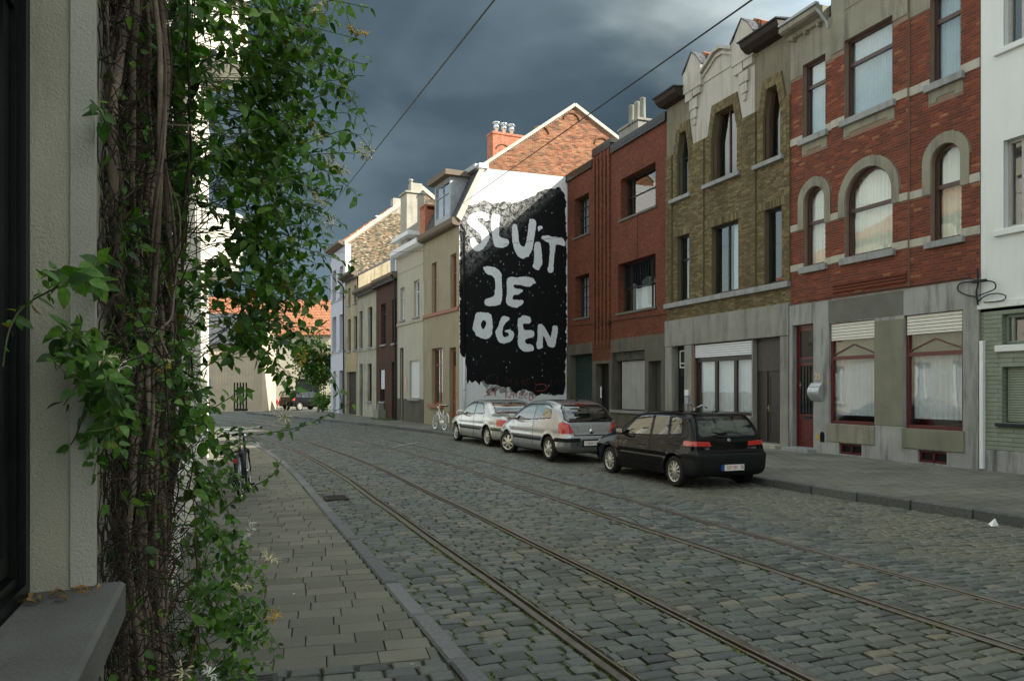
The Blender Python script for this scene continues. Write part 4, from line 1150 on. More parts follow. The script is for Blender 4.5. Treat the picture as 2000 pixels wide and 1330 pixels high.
bc = plain('rubber_cable', (0.012, 0.012, 0.012), .4)
def loop(pts, r, nm):
    P = []
    for k in range(len(pts)):
        a, b_ = Vector(pts[k-1]) if k else Vector(pts[0]), Vector(pts[k])
    c_ = [Vector(p) for p in pts]; out = []
    for k in range(len(c_)-1):
        p0, p1, p2, p3 = c_[max(k-1, 0)], c_[k], c_[k+1], c_[min(k+2, len(c_)-1)]
        for t in (0, .25, .5, .75):
            out.append(.5*((2*p1)+(p2-p0)*t+(2*p0-5*p1+4*p2-p3)*t*t+(-p0+3*p1-3*p2+p3)*t**3))
    out.append(c_[-1]); MB().tube(out, r, 6).build(nm, bc, cab, smooth=True)
loop([(.02, -.10, 3.35), (.0, -.12, 3.62), (.02, -.10, 3.78), (.01, -.10, 4.1)], .018, 'riser')
loop([(.0, -.12, 3.52), (-.22, -.12, 3.58), (-.42, -.11, 3.70), (-.38, -.11, 3.84), (-.1, -.12, 3.84), (.2, -.12, 3.82), (.38, -.11, 3.76), (.40, -.11, 3.64), (.22, -.11, 3.58), (.05, -.12, 3.54)], .014, 'upper_loop')
loop([(.02, -.11, 3.42), (.2, -.11, 3.52), (.42, -.10, 3.54), (.60, -.10, 3.48), (.58, -.10, 3.40), (.4, -.10, 3.38), (.15, -.11, 3.39)], .012, 'lower_loop')
MB().bbox(-.09, .22, -.14, -.10, 3.80, 3.86, .01).build('splice', bc, cab)
loop([(-5.2, -.10, 3.96), (-3.0, -.16, 3.95), (-1.2, -.10, 3.93), (-.3, -.10, 3.93), (0.0, -.1, 3.86)], .01, 'wall_cable')

# ---- the row goes on, unseen, towards and behind the camera; heights shaped for its shade
for (y0, W, H, lab) in ((5.68, 4.9, 15.2, 'tall pale brick house of four storeys added right of the white house to shade the street'), (0.76, 14.2, 17.3, 'tall cream apartment house added right of the pale brick house to shade the street'), (-13.46, 12.0, 8.0, 'low cream house behind the viewer on the right side')):
    h = empty('town_house', (FX, y0, ZB), R(-90), lab, 'house')
    ops = [(x+.4, x+1.5, z, z+1.9) for x in [i*2.4+.3 for i in range(int(W/2.4))] for z in (4.4, 7.6, 10.8, 13.6) if z+2.3 < H]+[(x+.4, x+1.6, .8, 3.1) for x in [i*2.4+.3 for i in range(int(W/2.4))]]
    mb = MB(); wall(mb, W, -.2, H, ops, 0, .2); mb.build('wall', stone_band, h)
    for o in ops: window(h, o, .12, MT['whitepaint'], .06, mull=((o[0]+o[1])/2,), cur='curtain', pitch=.3, sill=(.08, .1, .06, MT['bluestone']))
    shell(h, W, 10, H, stone_band, .03, 'flat', MT['zinc'])
# traced outlines of the painted letters on the gable (metres from the wall's left corner, height above its foot)
LET={'S':[(0.47,9.09),(0.67,9.2),(0.98,9.28),(1.21,9.24),(1.33,9.13),(1.35,8.99),(1.22,8.85),(1.13,8.9),(1.05,8.99),(0.92,9.0),(0.81,8.92),(0.82,8.85),(1.0,8.74),(1.21,8.56),(1.33,8.35),(1.37,8.19),(1.31,8.01),(1.18,7.81),(1.03,7.63),(0.84,7.52),(0.62,7.6),(0.51,7.76),(0.47,7.98),(0.51,8.1),(0.7,8.13),(0.72,8.02),(0.77,7.93),(0.87,7.88),(0.99,7.94),(1.01,8.11),(0.98,8.23),(0.8,8.39),(0.57,8.54),(0.44,8.67),(0.36,8.76),(0.38,8.91)],'L':[(1.46,9.14),(1.51,9.24),(1.67,9.19),(1.82,9.23),(1.84,9.02),(1.8,8.65),(1.79,8.41),(1.81,8.22),(2.03,8.19),(2.22,8.15),(2.27,8.05),(2.22,7.91),(2.11,7.81),(1.93,7.76),(1.64,7.77),(1.55,7.91),(1.5,8.15),(1.45,8.51),(1.44,8.87)],'U':[(2.4,8.77),(2.5,8.87),(2.6,8.84),(2.66,8.65),(2.7,8.38),(2.72,8.13),(2.79,7.94),(2.93,7.86),(3.02,7.93),(3.06,8.11),(3.11,8.36),(3.15,8.66),(3.19,8.96),(3.22,9.1),(3.33,9.14),(3.46,9.13),(3.54,9.03),(3.52,8.68),(3.45,8.38),(3.41,8.08),(3.35,7.8),(3.27,7.62),(3.15,7.44),(3.06,7.46),(2.97,7.36),(2.79,7.37),(2.64,7.49),(2.53,7.65),(2.44,7.92),(2.4,8.21)],'dot':[(3.6,8.75),(3.69,8.87),(3.81,8.85),(3.86,8.78),(3.83,8.72),(3.73,8.7),(3.66,8.58),(3.62,8.67)],'I':[(3.46,8.08),(3.57,8.15),(3.73,8.14),(3.76,8.0),(3.8,7.76),(3.81,7.51),(3.83,7.28),(3.81,7.11),(3.7,6.98),(3.68,6.89),(3.57,6.88),(3.39,6.99),(3.38,7.06),(3.43,7.24),(3.45,7.54),(3.43,7.83)],'T':[(3.78,8.33),(3.84,8.43),(4.17,8.47),(4.25,8.41),(4.55,8.43),(4.77,8.41),(4.91,8.31),(4.98,8.16),(4.91,8.03),(4.69,8.08),(4.48,8.09),(4.45,7.85),(4.41,7.54),(4.38,7.29),(4.37,7.04),(4.38,6.89),(4.25,6.79),(4.11,6.83),(4.08,6.95),(4.14,7.13),(4.17,7.45),(4.2,7.78),(4.19,8.11),(4.0,8.19),(3.81,8.27)],'J':[(1.05,6.86),(1.13,6.92),(1.46,6.93),(1.67,6.88),(1.82,6.78),(1.92,6.61),(1.92,6.37),(1.93,6.1),(1.95,5.86),(1.94,5.56),(1.88,5.34),(1.77,5.26),(1.46,5.23),(1.21,5.23),(1.13,5.33),(1.12,5.45),(1.26,5.56),(1.46,5.6),(1.59,5.69),(1.6,5.84),(1.63,6.08),(1.63,6.28),(1.58,6.45),(1.49,6.53),(1.26,6.6),(1.13,6.69)],'E':[(2.18,6.48),(2.32,6.52),(2.53,6.53),(2.74,6.52),(2.85,6.57),(3.09,6.57),(3.38,6.55),(3.46,6.44),(3.53,6.32),(3.39,6.27),(3.31,6.15),(3.06,6.15),(2.79,6.2),(2.5,6.21),(2.46,6.12),(2.53,6.03),(2.9,6.02),(2.91,5.92),(2.78,5.84),(2.74,5.79),(2.48,5.76),(2.43,5.68),(2.41,5.56),(2.56,5.53),(2.87,5.55),(2.95,5.5),(2.91,5.38),(2.79,5.28),(2.58,5.19),(2.37,5.22),(2.22,5.28),(2.12,5.4),(2.11,5.54),(2.16,5.77),(2.16,6.01),(2.14,6.26)],'O':[(0.75,4.91),(0.95,4.93),(1.26,4.95),(1.41,4.89),(1.48,4.7),(1.51,4.43),(1.5,4.14),(1.46,3.94),(1.26,3.79),(1.03,3.81),(0.8,3.9),(0.7,3.99),(0.71,4.09),(0.59,4.18),(0.62,4.4),(0.66,4.64)],'Oh':[(0.99,4.51),(1.08,4.63),(1.21,4.54),(1.21,4.42),(1.15,4.3),(1.08,4.19),(0.99,4.29),(0.96,4.41)],'G':[(1.93,4.81),(2.14,4.81),(2.28,4.75),(2.27,4.65),(2.14,4.57),(2.03,4.44),(1.97,4.25),(1.94,4.05),(1.98,3.93),(2.08,3.89),(2.22,3.93),(2.25,4.03),(2.2,4.11),(2.08,4.11),(2.07,4.19),(2.19,4.24),(2.35,4.22),(2.46,4.14),(2.5,3.97),(2.44,3.82),(2.27,3.69),(2.06,3.62),(1.85,3.64),(1.73,3.75),(1.66,3.94),(1.63,4.14),(1.72,4.26),(1.79,4.46),(1.86,4.66)],'E2':[(2.66,4.73),(2.79,4.76),(2.9,4.88),(3.09,4.85),(3.27,4.82),(3.3,4.56),(3.06,4.51),(2.91,4.52),(2.93,4.35),(2.95,4.22),(3.41,4.24),(3.46,4.09),(3.43,3.94),(3.19,3.88),(3.02,3.83),(3.01,3.71),(3.09,3.62),(3.33,3.63),(3.39,3.54),(3.46,3.37),(3.3,3.3),(3.06,3.27),(2.85,3.33),(2.69,3.5),(2.66,3.72),(2.69,3.97),(2.69,4.27),(2.65,4.51)],'N':[(3.61,4.49),(3.78,4.52),(3.89,4.47),(3.95,4.35),(4.06,4.2),(4.17,4.01),(4.23,3.91),(4.27,4.11),(4.32,4.31),(4.34,4.49),(4.58,4.44),(4.59,4.32),(4.55,4.04),(4.49,3.76),(4.44,3.5),(4.14,3.51),(4.06,3.65),(3.97,3.85),(3.87,4.05),(3.85,3.75),(3.87,3.45),(3.57,3.4),(3.55,3.59),(3.6,3.87),(3.61,4.19)],'black':[(0.02,8.61),(0.02,7.3),(0.01,6.0),(0.02,4.69),(0.02,3.16),(0.18,3.01),(0.27,3.17),(0.3,2.51),(0.32,1.81),(0.43,1.99),(0.57,1.9),(0.71,1.99),(0.89,1.82),(1.08,1.99),(1.27,1.82),(1.59,1.86),(1.92,1.71),(2.28,1.71),(2.59,1.44),(2.88,1.64),(3.19,1.59),(3.51,1.35),(3.9,1.41),(4.35,1.37),(4.82,1.37),(4.97,1.82),(4.95,2.56),(5.0,3.25),(5.01,5.31),(5.0,7.15),(5.02,8.53),(4.95,9.44),(4.97,10.02),(4.9,10.4),(4.65,10.65),(4.35,10.58),(3.95,10.5),(3.66,10.33),(3.36,10.13),(2.88,9.9),(2.4,9.73),(2.04,9.79),(1.57,9.66),(1.1,9.73),(0.64,9.53),(0.25,9.46),(0.16,9.06)],'red':[[(1.22,2.16),(1.26,1.97),(1.39,1.86),(1.62,1.84),(1.8,1.9)],[(1.21,2.16),(1.41,2.24),(1.62,2.26)],[(1.72,2.22),(1.73,1.95)],[(2.11,2.17),(2.16,1.93),(2.24,2.07),(2.31,1.9),(2.4,2.15)],[(2.53,1.98),(2.66,2.05),(2.58,1.88),(2.74,1.88)],[(2.79,1.98),(2.93,2.05),(2.85,1.88),(3.01,1.9)],[(3.14,2.05),(2.87,2.03),(3.17,1.9),(2.93,1.83)],[(3.49,2.08),(3.5,1.53)],[(3.49,1.83),(3.89,1.86),(4.06,1.73),(3.89,1.58),(3.57,1.56)],[(4.25,2.06),(4.25,1.83)],[(4.44,1.88),(4.47,2.06),(4.63,2.03),(4.63,1.83)],[(4.77,2.06),(4.88,1.98),(4.77,1.88)],[(1.26,1.61),(1.28,1.35)],[(1.13,1.29),(1.18,1.38),(1.41,1.38),(1.53,1.51),(1.46,1.62),(1.21,1.64)],[(1.58,1.51),(1.59,1.38)],[(1.49,1.56),(1.72,1.63)],[(1.62,1.61),(1.64,1.31)],[(1.72,1.63),(1.8,1.7),(1.85,1.57)],[(2.1,1.53),(2.11,1.24)],[(2.27,1.56),(2.11,1.41),(2.29,1.26)],[(2.29,1.26),(2.37,1.51),(2.43,1.48),(2.45,1.34)],[(2.32,1.41),(2.45,1.43)],[(2.48,1.26),(2.5,1.48),(2.61,1.31),(2.62,1.48)],[(2.79,1.51),(2.98,1.51),(2.69,1.26),(2.93,1.28)],[(2.98,1.36),(3.14,1.41),(3.06,1.48),(2.98,1.31),(3.11,1.23)],[(3.22,1.48),(3.21,1.15),(3.33,1.18)],[(3.38,1.16),(3.39,1.38),(3.54,1.41)],[(3.39,1.28),(3.52,1.3)],[(4.91,1.58),(4.96,1.53)],[(4.99,1.5),(5.06,1.53)]]}
# ------------------------------------------------------------------ house with the painted gable
PC = (9.45, 31.345); AL = R(5)
SD = (-math.sin(AL), math.cos(AL))
def row_pt(s): return (PC[0]+SD[0]*s, PC[1]+SD[1]*s, ZB)
TURN = R(-90)+AL
wht = plaster('white_gable_paint', (0.62, 0.64, 0.66), 0.06, 0.7, 0.8, (0.42, 0.44, 0.45), 0.25, 0.12, 30)
def mural_black():
    m, nt, b = nodes('black_wall_paint'); v = objco(nt)
    n1 = noise_tex(nt, v, 7, 6, 0.7)
    c = mixc(nt, n1, (0.002, 0.003, 0.0035), (0.009, 0.011, 0.012))
    # holidays in the paint where the white wall shows as flecks
    vo = N(nt, 'ShaderNodeTexVoronoi'); vo.inputs['Scale'].default_value = 5.5; nt.links.new(objco(nt, (1.2, 1, .8)), vo.inputs['Vector'])
    keep = remap(nt, noise_tex(nt, v, 0.9, 3), 0.42, 0.58)
    sc_ = N(nt, 'ShaderNodeSeparateColor'); nt.links.new(vo.outputs['Color'], sc_.inputs[0])
    some = remap(nt, sc_.outputs[0], 0.5, 0.45)
    fl = nmath(nt, 'MULTIPLY', nmath(nt, 'MULTIPLY', remap(nt, nmath(nt, 'ADD', vo.outputs['Distance'], nmath(nt, 'MULTIPLY', noise_tex(nt, v, 30, 3), 0.25)), 0.34, 0.24), keep), some)
    c = mixc(nt, nmath(nt, 'MULTIPLY', fl, 0.75), c, (0.5, 0.52, 0.52))
    # thin, scuffed coat at the upper left, paled to paint in the sun's glare
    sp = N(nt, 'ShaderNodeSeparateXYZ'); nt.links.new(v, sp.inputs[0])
    glare_diag = nmath(nt, 'SUBTRACT', sp.outputs[2], nmath(nt, 'MULTIPLY', sp.outputs[0], 0.95))
    thin = nmath(nt, 'MULTIPLY', remap(nt, glare_diag, 5.9, 7.7), remap(nt, nmath(nt, 'ADD', nmath(nt, 'MULTIPLY', noise_tex(nt, v, 5, 6, 0.75, 0.6), .7), nmath(nt, 'MULTIPLY', noise_tex(nt, v, 16, 4, 0.7), .3)), 0.45, 0.56))
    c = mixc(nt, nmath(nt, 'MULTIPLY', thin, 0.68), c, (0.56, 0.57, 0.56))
    nt.links.new(c, b.inputs['Base Color'])
    nt.links.new(remap(nt, n1, 0.3, 0.7, 0.40, 0.6), b.inputs['Roughness']); b.inputs['Specular IOR Level'].default_value = 0.13
    bumpn(nt, b, noise_tex(nt, v, 11, 6, 0.75), 0.8, 0.04)
    return m
def ragged(pts, step, amp, rs, closed=True):
    out = []; n = len(pts)
    for k in range(n):
        a, b_ = Vector((*pts[k], 0)), Vector((*pts[(k+1) % n], 0)); d = b_-a; m = max(1, int(d.length/step)); nn = Vector((-d.y, d.x, 0)).normalized() if d.length else Vector((0, 0, 0))
        for i in range(m):
            p = a.lerp(b_, i/m)+nn*rs.gauss(0, amp); out.append((p.x, p.y))
    return out
def chaikin(pts, n=1):
    for _ in range(n):
        o = []
        for k in range(len(pts)):
            a, b_ = pts[k], pts[(k+1) % len(pts)]
            o += [(a[0]*.75+b_[0]*.25, a[1]*.75+b_[1]*.25), (a[0]*.25+b_[0]*.75, a[1]*.25+b_[1]*.75)]
        pts = o
    return pts
h = empty('mural_house', (PC[0], PC[1], ZB), 0, 'house with white gable painted black and lettered SLUIT JE OGEN, olive street front', 'house')
GW = 10.6
MB().poly([(0, 0, -.3), (GW, 0, -.3), (GW, 0, 11.13), (1.0, 0, 11.13), (0, 0, 8.8)]).build('gable_wall', wht, h)
gb_ = brick_tex('gable_brick_bed', (0.34, 0.27, 0.20), (0.38, 0.30, 0.22), (0.34, 0.28, 0.21))
gtop = MB().poly([(1.0, 0.004, 11.13), (GW, 0.004, 11.13), (GW, 0.004, 11.3), (5.4, 0.004, 14.37)]).build('gable_brick_wall', plaster('old_lime_mortar', (0.36, 0.29, 0.21), .2, 3, .95), h)
old_red = pieces('weathered_gable_brick', [(0, (0.12, 0.045, 0.028)), (0.25, (0.24, 0.085, 0.045)), (0.6, (0.34, 0.13, 0.065)), (0.85, (0.40, 0.19, 0.10)), (1, (0.10, 0.07, 0.05))], rough=.9, grain=25, gvar=.35, bump=.4, dirt=(0.16, 0.10, 0.06), dscale=.7, damt=.5)
def gab(z): return [(-5, 1.08+(z-11.15)/.725), (5.4+(14.33-z)/.59, 50)]
items = [(r, 0.004) for r in brick_rects(1.0, GW-.6, 11.16, 14.30, gab, bl=.20, bh=.056, j=.014, rs=rs)]
brickwork(gtop, items, old_red, rs)
# blind relieving arches in the gable
mb = MB()
for (cx, cz, rr) in ((5.25, 13.72, .38), (3.75, 12.95, .38), (1.95, 12.0, .30), (6.75, 12.8, .35)):
    P = [(cx-rr*math.cos(math.pi*k/12), -.018, cz+rr*math.sin(math.pi*k/12)*.8) for k in range(13)]; mb.tube(P, .035, 5)
mb.build('relieving_arch', plain('sooty_brick', (0.10, 0.055, 0.035), .95, var=.3), gtop)
# verge boards
vb = plain('cream_verge', (0.50, 0.47, 0.38), .7, var=.12)
for (a, b_) in (((.92, 11.18), (5.4, 14.43)), ((5.4, 14.43), (GW+.2, 11.36))):
    d = Vector((b_[0]-a[0], b_[1]-a[1])).normalized(); n = Vector((-d.y, d.x))
    if n.y < 0: n = -n
    MB().prism([(a[0], a[1]-.10), (b_[0], b_[1]-.10), (b_[0]+n.x*.05, b_[1]+n.y*.05), (a[0]+n.x*.05, a[1]+n.y*.05)], -.12, .05).build('verge_board', vb, h)
MB().prism([(-.14, 8.95), (.06, 8.78), (1.16, 11.16), (.95, 11.20)], -.10, .04).build('verge_board', vb, h)
MB().bbox(.86, 1.28, -.14, .3, 11.10, 11.32, .01).build('gutter_end', MT['whitepaint'], h)
# paint: black field, white letters, red scrawl, each a coat a few millimetres off the wall
rb = random.Random(11)
blk = MB(); blk.poly([(p[0], -.004, p[1]) for p in ragged(LET['black'], .085, .022, rb)])
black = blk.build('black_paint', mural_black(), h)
lp = plain('letter_white', (0.62, 0.66, 0.69), .6, var=.07, scale=4)
for key in ('S', 'L', 'U', 'dot', 'I', 'T', 'J', 'E', 'G', 'E2', 'N'):
    P = ragged(chaikin(LET[key], 1), .05, .008, rb)
    MB().poly([(p[0], -.008, p[1]) for p in P]).build('painted_letter', lp, h)['label'] = 'rough white painted letter ' + {'dot': 'dot of the I', 'E2': 'E'}.get(key, key)
O, Oh = ragged(chaikin(LET['O'], 1), .06, .010, rb), chaikin(LET['Oh'], 1)
# the O is a ring: join outline and hole with a slit
ko = min(range(len(O)), key=lambda k: O[k][0]); kh = min(range(len(Oh)), key=lambda k: Oh[k][0])
Oo = O[ko:]+O[:ko+1]; Hh = Oh[kh:]+Oh[:kh+1]
import mathutils.geometry as mg
tri = mg.tessellate_polygon([[Vector((p[0], p[1], 0)) for p in O], [Vector((p[0], p[1], 0)) for p in Oh]])
allp = O+Oh
mb = MB(); mb.v = [(p[0], -.008, p[1]) for p in allp]; mb.f = [tuple(t) for t in tri]
mb.build('painted_letter', lp, h)['label'] = 'rough white painted letter O'
redp = plain('red_scrawl', (0.30, 0.035, 0.04), .7, var=.2); redd = plain('dull_red_scrawl', (0.045, 0.006, 0.008), .7, var=.3)
for st_ in LET['red']:
    hi = max(p[1] for p in st_) > 1.88 and min(p[1] for p in st_) > 1.2
    m_ = MB(); w = .015
    P = [Vector((p[0], 0, p[1])) for p in st_]; C = []
    for k in range(len(P)-1):
        p0, p1, p2, p3 = P[max(k-1, 0)], P[k], P[k+1], P[min(k+2, len(P)-1)]
        for t in (0, .33, .66): C.append(.5*((2*p1)+(p2-p0)*t+(2*p0-5*p1+4*p2-p3)*t*t+(-p0+3*p1-3*p2+p3)*t**3))
    C.append(P[-1]); L_ = []
    for k in range(len(C)):
        t = (C[min(k+1, len(C)-1)]-C[max(k-1, 0)]).normalized(); n = Vector((-t.z, 0, t.x)); ww_ = w*rb.uniform(.7, 1.2)
        L_.append((C[k]-n*ww_, C[k]+n*ww_))
    for k in range(len(L_)-1):
        m_.quad(*[(q.x, -.011, q.z) for q in (L_[k][0], L_[k+1][0], L_[k+1][1], L_[k][1])])
    m_.build('red_pen_stroke', redd if hi else redp, h)
# greyish brush patches under the black field
gp_ = plain('grey_brush_marks', (0.20, 0.22, 0.22), .7, var=.4, scale=3)
mb = MB()
for (cx, cz, l_, a) in ((1.15, 1.95, .55, -1.0), (1.75, 1.75, .6, .7), (2.15, 1.95, .5, .8), (2.5, 1.72, .5, .6), (1.4, 1.6, .4, .8), (2.0, 1.6, .35, .2), (2.9, 1.55, .4, 1.2), (3.4, 1.52, .4, .9)):
    ca, sa = math.cos(a), math.sin(a); w_ = .11
    P = ragged([(cx-ca*l_/2+sa*w_, cz-sa*l_/2-ca*w_), (cx+ca*l_/2+sa*w_, cz+sa*l_/2-ca*w_), (cx+ca*l_/2-sa*w_, cz+sa*l_/2+ca*w_), (cx-ca*l_/2-sa*w_, cz-sa*l_/2+ca*w_)], .06, .012, rb)
    mb.poly([(p[0], -.0025, p[1]) for p in P])
mb.build('brush_marks', gp_, h)
blkpipe = plain('black_pipe_paint', (0.012, 0.014, 0.015), .3, var=.3)
MB().tube([(.02, -.10, 8.62), (.10, -.12, 8.56), (.19, -.09, 8.40), (.20, -.07, 8.1), (.20, -.07, 3.0)], .045, 8).build('downpipe', blkpipe, h, smooth=True)
MB().tube([(.20, -.07, 3.0), (.20, -.07, 0)], .043, 8).tube([(.20, -.07, 1.6), (.20, -.07, 1.7)], .055, 8).build('downpipe', wht, h, smooth=True)
# street front, turned with the bend
ROT[0] = TURN
oliv = plaster('olive_stucco', (0.30, 0.27, 0.19), 0.2, 1.0, .92, (0.15, 0.13, 0.09), .5, .25, 60)
orng = plain('orange_brown_paint', (0.24, 0.075, 0.032), .5, var=.15)
F1 = (-3.46, -2.80, 5.16, 7.48); F2 = (-1.06, -.33, 5.16, 7.50); G1 = (-3.46, -2.04, .95, 3.52); D1 = (-1.15, -.38, 0.0, 3.45)
mb = MB(); wall(mb, 0.0, -.2, 8.6, [F1, F2, G1, D1], 0, .22, -4.55); mb.build('wall', oliv, h)
for o in (F1, F2): window(h, o, .16, orng, .07, trans=(6.7,), cur='curtain', pitch=.2)
w = window(h, G1, .16, orng, .08, trans=(2.75,), mull=(-2.75,), cur='blind', cur_range=(-2.6, -2.1, 1.0, 3.4)); MB().bbox(-3.65, -1.85, -.16, .18, .78, .948, .01).build('sill', orng, w)
door(h, D1, .16, orng, panels=((-1.05, -.48, .2, 1.2), (-1.05, -.48, 1.35, 2.4)), glazed=((-1.03, -.50, 2.65, 3.3),), handle=(-.98, 1.1))
MB().bbox(-4.54, -.005, -.07, .03, 5.0, 5.155, .01).build('string_course', orng, h)
wd = plaster('weathered_gutter_wood', (0.16, 0.13, 0.10), .25, 3, .85)
MB().prismx([(.05, 8.58), (-.26, 8.62), (-.34, 8.70), (-.34, 8.92), (.1, 8.92)], -4.58, .02).build('box_gutter', wd, h)
sl_ = MB(); t5 = math.tan(AL)
sl_.poly([(-4.55, -.05, 8.92), (-.03, -.05, 8.92), (1.0*t5-.03, 1.0, 11.2), (-4.55, 1.0, 11.2)])
sl_.poly([(-4.55, .95, 11.2), (1.0*t5-.03, .95, 11.2), (5.4*t5-.03, 5.4, 14.42), (-4.55, 5.4, 14.42)])
sl_.poly([(-4.55, 5.4, 14.42), (5.4*t5-.03, 5.4, 14.42), (10.4*t5, 10.4, 11.4), (-4.55, 10.4, 11.4)])
sl_.poly([(-4.55, 0, 8.6), (-4.55, 1.0, 11.2), (-4.55, 5.4, 14.42), (-4.55, 10.4, 11.4), (-4.55, 10.4, 0), (-4.55, 0, 0)]); sl_.poly([(-4.55, 10.4, 11.4), (1, 10.4, 11.4), (1, 10.4, 0), (-4.55, 10.4, 0)])
sl_.build('roof', MT['slate'], h)
MB().bbox(-4.55, .0, .72, 1.1, 11.12, 11.34, .01).build('roof_ledge', MT['zinc'], h)
DW = (-2.95, -1.25, 9.35, 10.85)
mb = MB(); wall(mb, -1.1, 9.0, 10.98, [DW], .02, .1, -3.1); mb.quad((-3.1, .02, 9.0), (-3.1, 1.2, 9.0), (-3.1, 1.2, 10.98), (-3.1, .02, 10.98)); mb.quad((-1.1, .02, 9.0), (-1.1, 1.2, 9.0), (-1.1, 1.2, 10.98), (-1.1, .02, 10.98))
dm = mb.build('dormer', MT['zinc'], h)
MB().bbox(-3.3, -.9, -.28, 1.4, 10.98, 11.22, .012).build('dormer_roof', wd, dm); 
mbw = MB(); ring(mbw, outline(DW), outline(DW, .06), .06, .12); mbw.box(-2.12, -2.08, .05, .12, 9.4, 10.8); mbw.box(-2.9, -1.3, .055, .12, 10.3, 10.34); dw_ = mbw.build('dormer_window', MT['zinc'], dm)
MB().quad((-2.9, .09, 9.4), (-1.3, .09, 9.4), (-1.3, .09, 10.8), (-2.9, .09, 10.8)).build('pane', MT['glass'], dw_)
brr = brick_tex('bright_chimney_brick', (0.40, 0.10, 0.055), (0.46, 0.14, 0.07), (0.40, 0.28, 0.20), bw=.2, bh=.065, soot=(.2, .07, .04), soot_amt=.3)
ch = MB().box(-5.2, -4.5, 3.6, 5.3, 11.8, 14.45).box(-5.23, -4.47, 3.57, 5.33, 14.38, 14.5).build('chimney', brr, h)
for k in range(3):
    c_ = (-4.85, 3.95+k*.42, 0)
    MB().lathe([(.10, 14.45), (.10, 14.75), (.14, 14.76), (.14, 14.95), (.10, 14.96), (.10, 15.02), (.20, 15.03), (.17, 15.09), (.0, 15.12)], 14, 'z', c_).build('chimney_cowl', MT['chrome'], ch, smooth=True)
ROT[0] = 0.0

# ------------------------------------------------------------------ far row beyond it
def far_house(s0, s1, H, wmat, lab, ops, D=8.0, roof='gable', ridge=2.2, rmat=None, cor=None, sidem=None, wins=True, fr=None, doors=(), depth=.2, curt=None, eave=.25):
    h = empty('town_house', row_pt(s1), TURN, lab, 'house'); W = s1-s0-.02
    loc = lambda o: (s1-o[0], s1-o[1], o[2], o[3])
    O = [loc(o) for o in ops]; Dd = [loc(o) for o in doors]
    mb = MB(); wall(mb, W, -.2, H, O+Dd, 0, depth); mb.build('wall', wmat, h)
    for o in O:
        window(h, o, depth-.06, fr or MT['darkframe'], .06, trans=(o[3]-.55,) if o[3]-o[2] > 1.6 else (), cur=curt, pitch=.25, sill=(.06, .10, .08, MT['bluestone']))
    if roof: shell(h, W, D, H, sidem or wmat, .03, roof, rmat, ridge, eave)
    if cor: MB().prismx([(.05, H-.02), (-.12, H), (-cor, H+.14), (-cor, H+.30), (.05, H+.34)], -.04, W+.04).build('cornice', wd, h)
    return h, loc, W, Dd
cream = plaster('grey_cream_stucco', (0.40, 0.385, 0.32), .14, .8, .9, (0.24, 0.22, 0.18), .4, .15, 60)
h, loc, W, Dd = far_house(4.57, 8.80, 8.55, cream, 'pale cream stucco house with closed white shutter and white box cornice', [(8.27, 7.57, 5.22, 6.9), (6.08, 5.22, 5.2, 6.98)], roof='flat', doors=[(8.30, 7.74, 0, 3.78), (6.73, 5.22, 1.19, 3.06)], fr=MT['whitepaint'], curt='curtain')
door(h, Dd[0], .12, MT['glass_dark'], panels=()); roller(h, Dd[1][0]+.04, Dd[1][1]-.04, 1.2, 3.05, .08, MT['whitepaint'], .05)
MB().bbox(Dd[1][0]-.1, Dd[1][1]+.1, -.10, .1, 1.06, 1.188, .01).build('sill', MT['bluestone'], h)
MB().bbox(0, W, -.05, .02, 4.92, 5.08, .01).build('string_course', stone_band, h)
mb = MB(); wall(mb, W, -.2, 1.15, [Dd[0]], -.012, .05); mb.build('plinth', dgrey, h)
MB().prismx([(.05, 8.45), (-.25, 8.5), (-.38, 8.62), (-.38, 8.86), (.1, 8.9)], -.04, W+.02).build('box_cornice', MT['whitepaint'], h)
MB().box(.02, W-.02, -.015, .0, 7.65, 7.70).build('moulding', stone_band, h)
n_ = MB().bbox(W-2.9, W-2.55, -.03, -.01, 1.5, 2.25, .003).build('notice', plain('red_white_notice', (0.50, 0.33, 0.30), .6, var=.3, scale=14), h)
mb = MB().box(0.05, 2.4, .25, 4.5, 8.5, 9.35); r_ = mb.build('upper_roof', cream, h); MB().box(-.15, 2.55, -.25, 4.6, 9.35, 9.55).build('roof_slab', MT['whitepaint'], r_)
c = empty('chimney', row_pt(8.55), TURN, 'broad pale rendered chimney with one thin pot above the cream house', 'chimney')
mb = MB().bbox(.15, 1.2, .05, 1.0, 8.9, 11.7, .03).bbox(.08, 1.27, -.02, 1.07, 11.7, 11.8, .01); mb.build('stack', stone_band, c); MB().lathe([(.09, 11.8), (.09, 12.5), (.12, 12.52), (.12, 12.58), (.06, 12.58)], 12, 'z', (.5, .5, 0)).build('pot', stone_band, c, smooth=True); MB().bbox(.7, 1.15, .3, .9, 11.8, 12.25, .03).build('pot', stone_band, c)
c = empty('chimney', row_pt(5.3), TURN, 'red brick chimney with open slots beside the mansard roof', 'chimney')
mb = MB().box(0, .75, .05, .85, 8.7, 10.25)
for k in range(4):
    for j in range(2): mb.box(k*.21, k*.21+.11, .05+j*.68, .17+j*.68, 10.25, 10.42)
mb.box(-.03, .78, .02, .88, 10.42, 10.5); mb.build('stack', brr, c)
dbr = brick_tex('dark_brown_brick', (0.075, 0.035, 0.024), (0.105, 0.048, 0.032), (0.06, 0.045, 0.036), bw=.2, bh=.062, soot=(.03, .022, .018), soot_amt=.5, joint=.01)
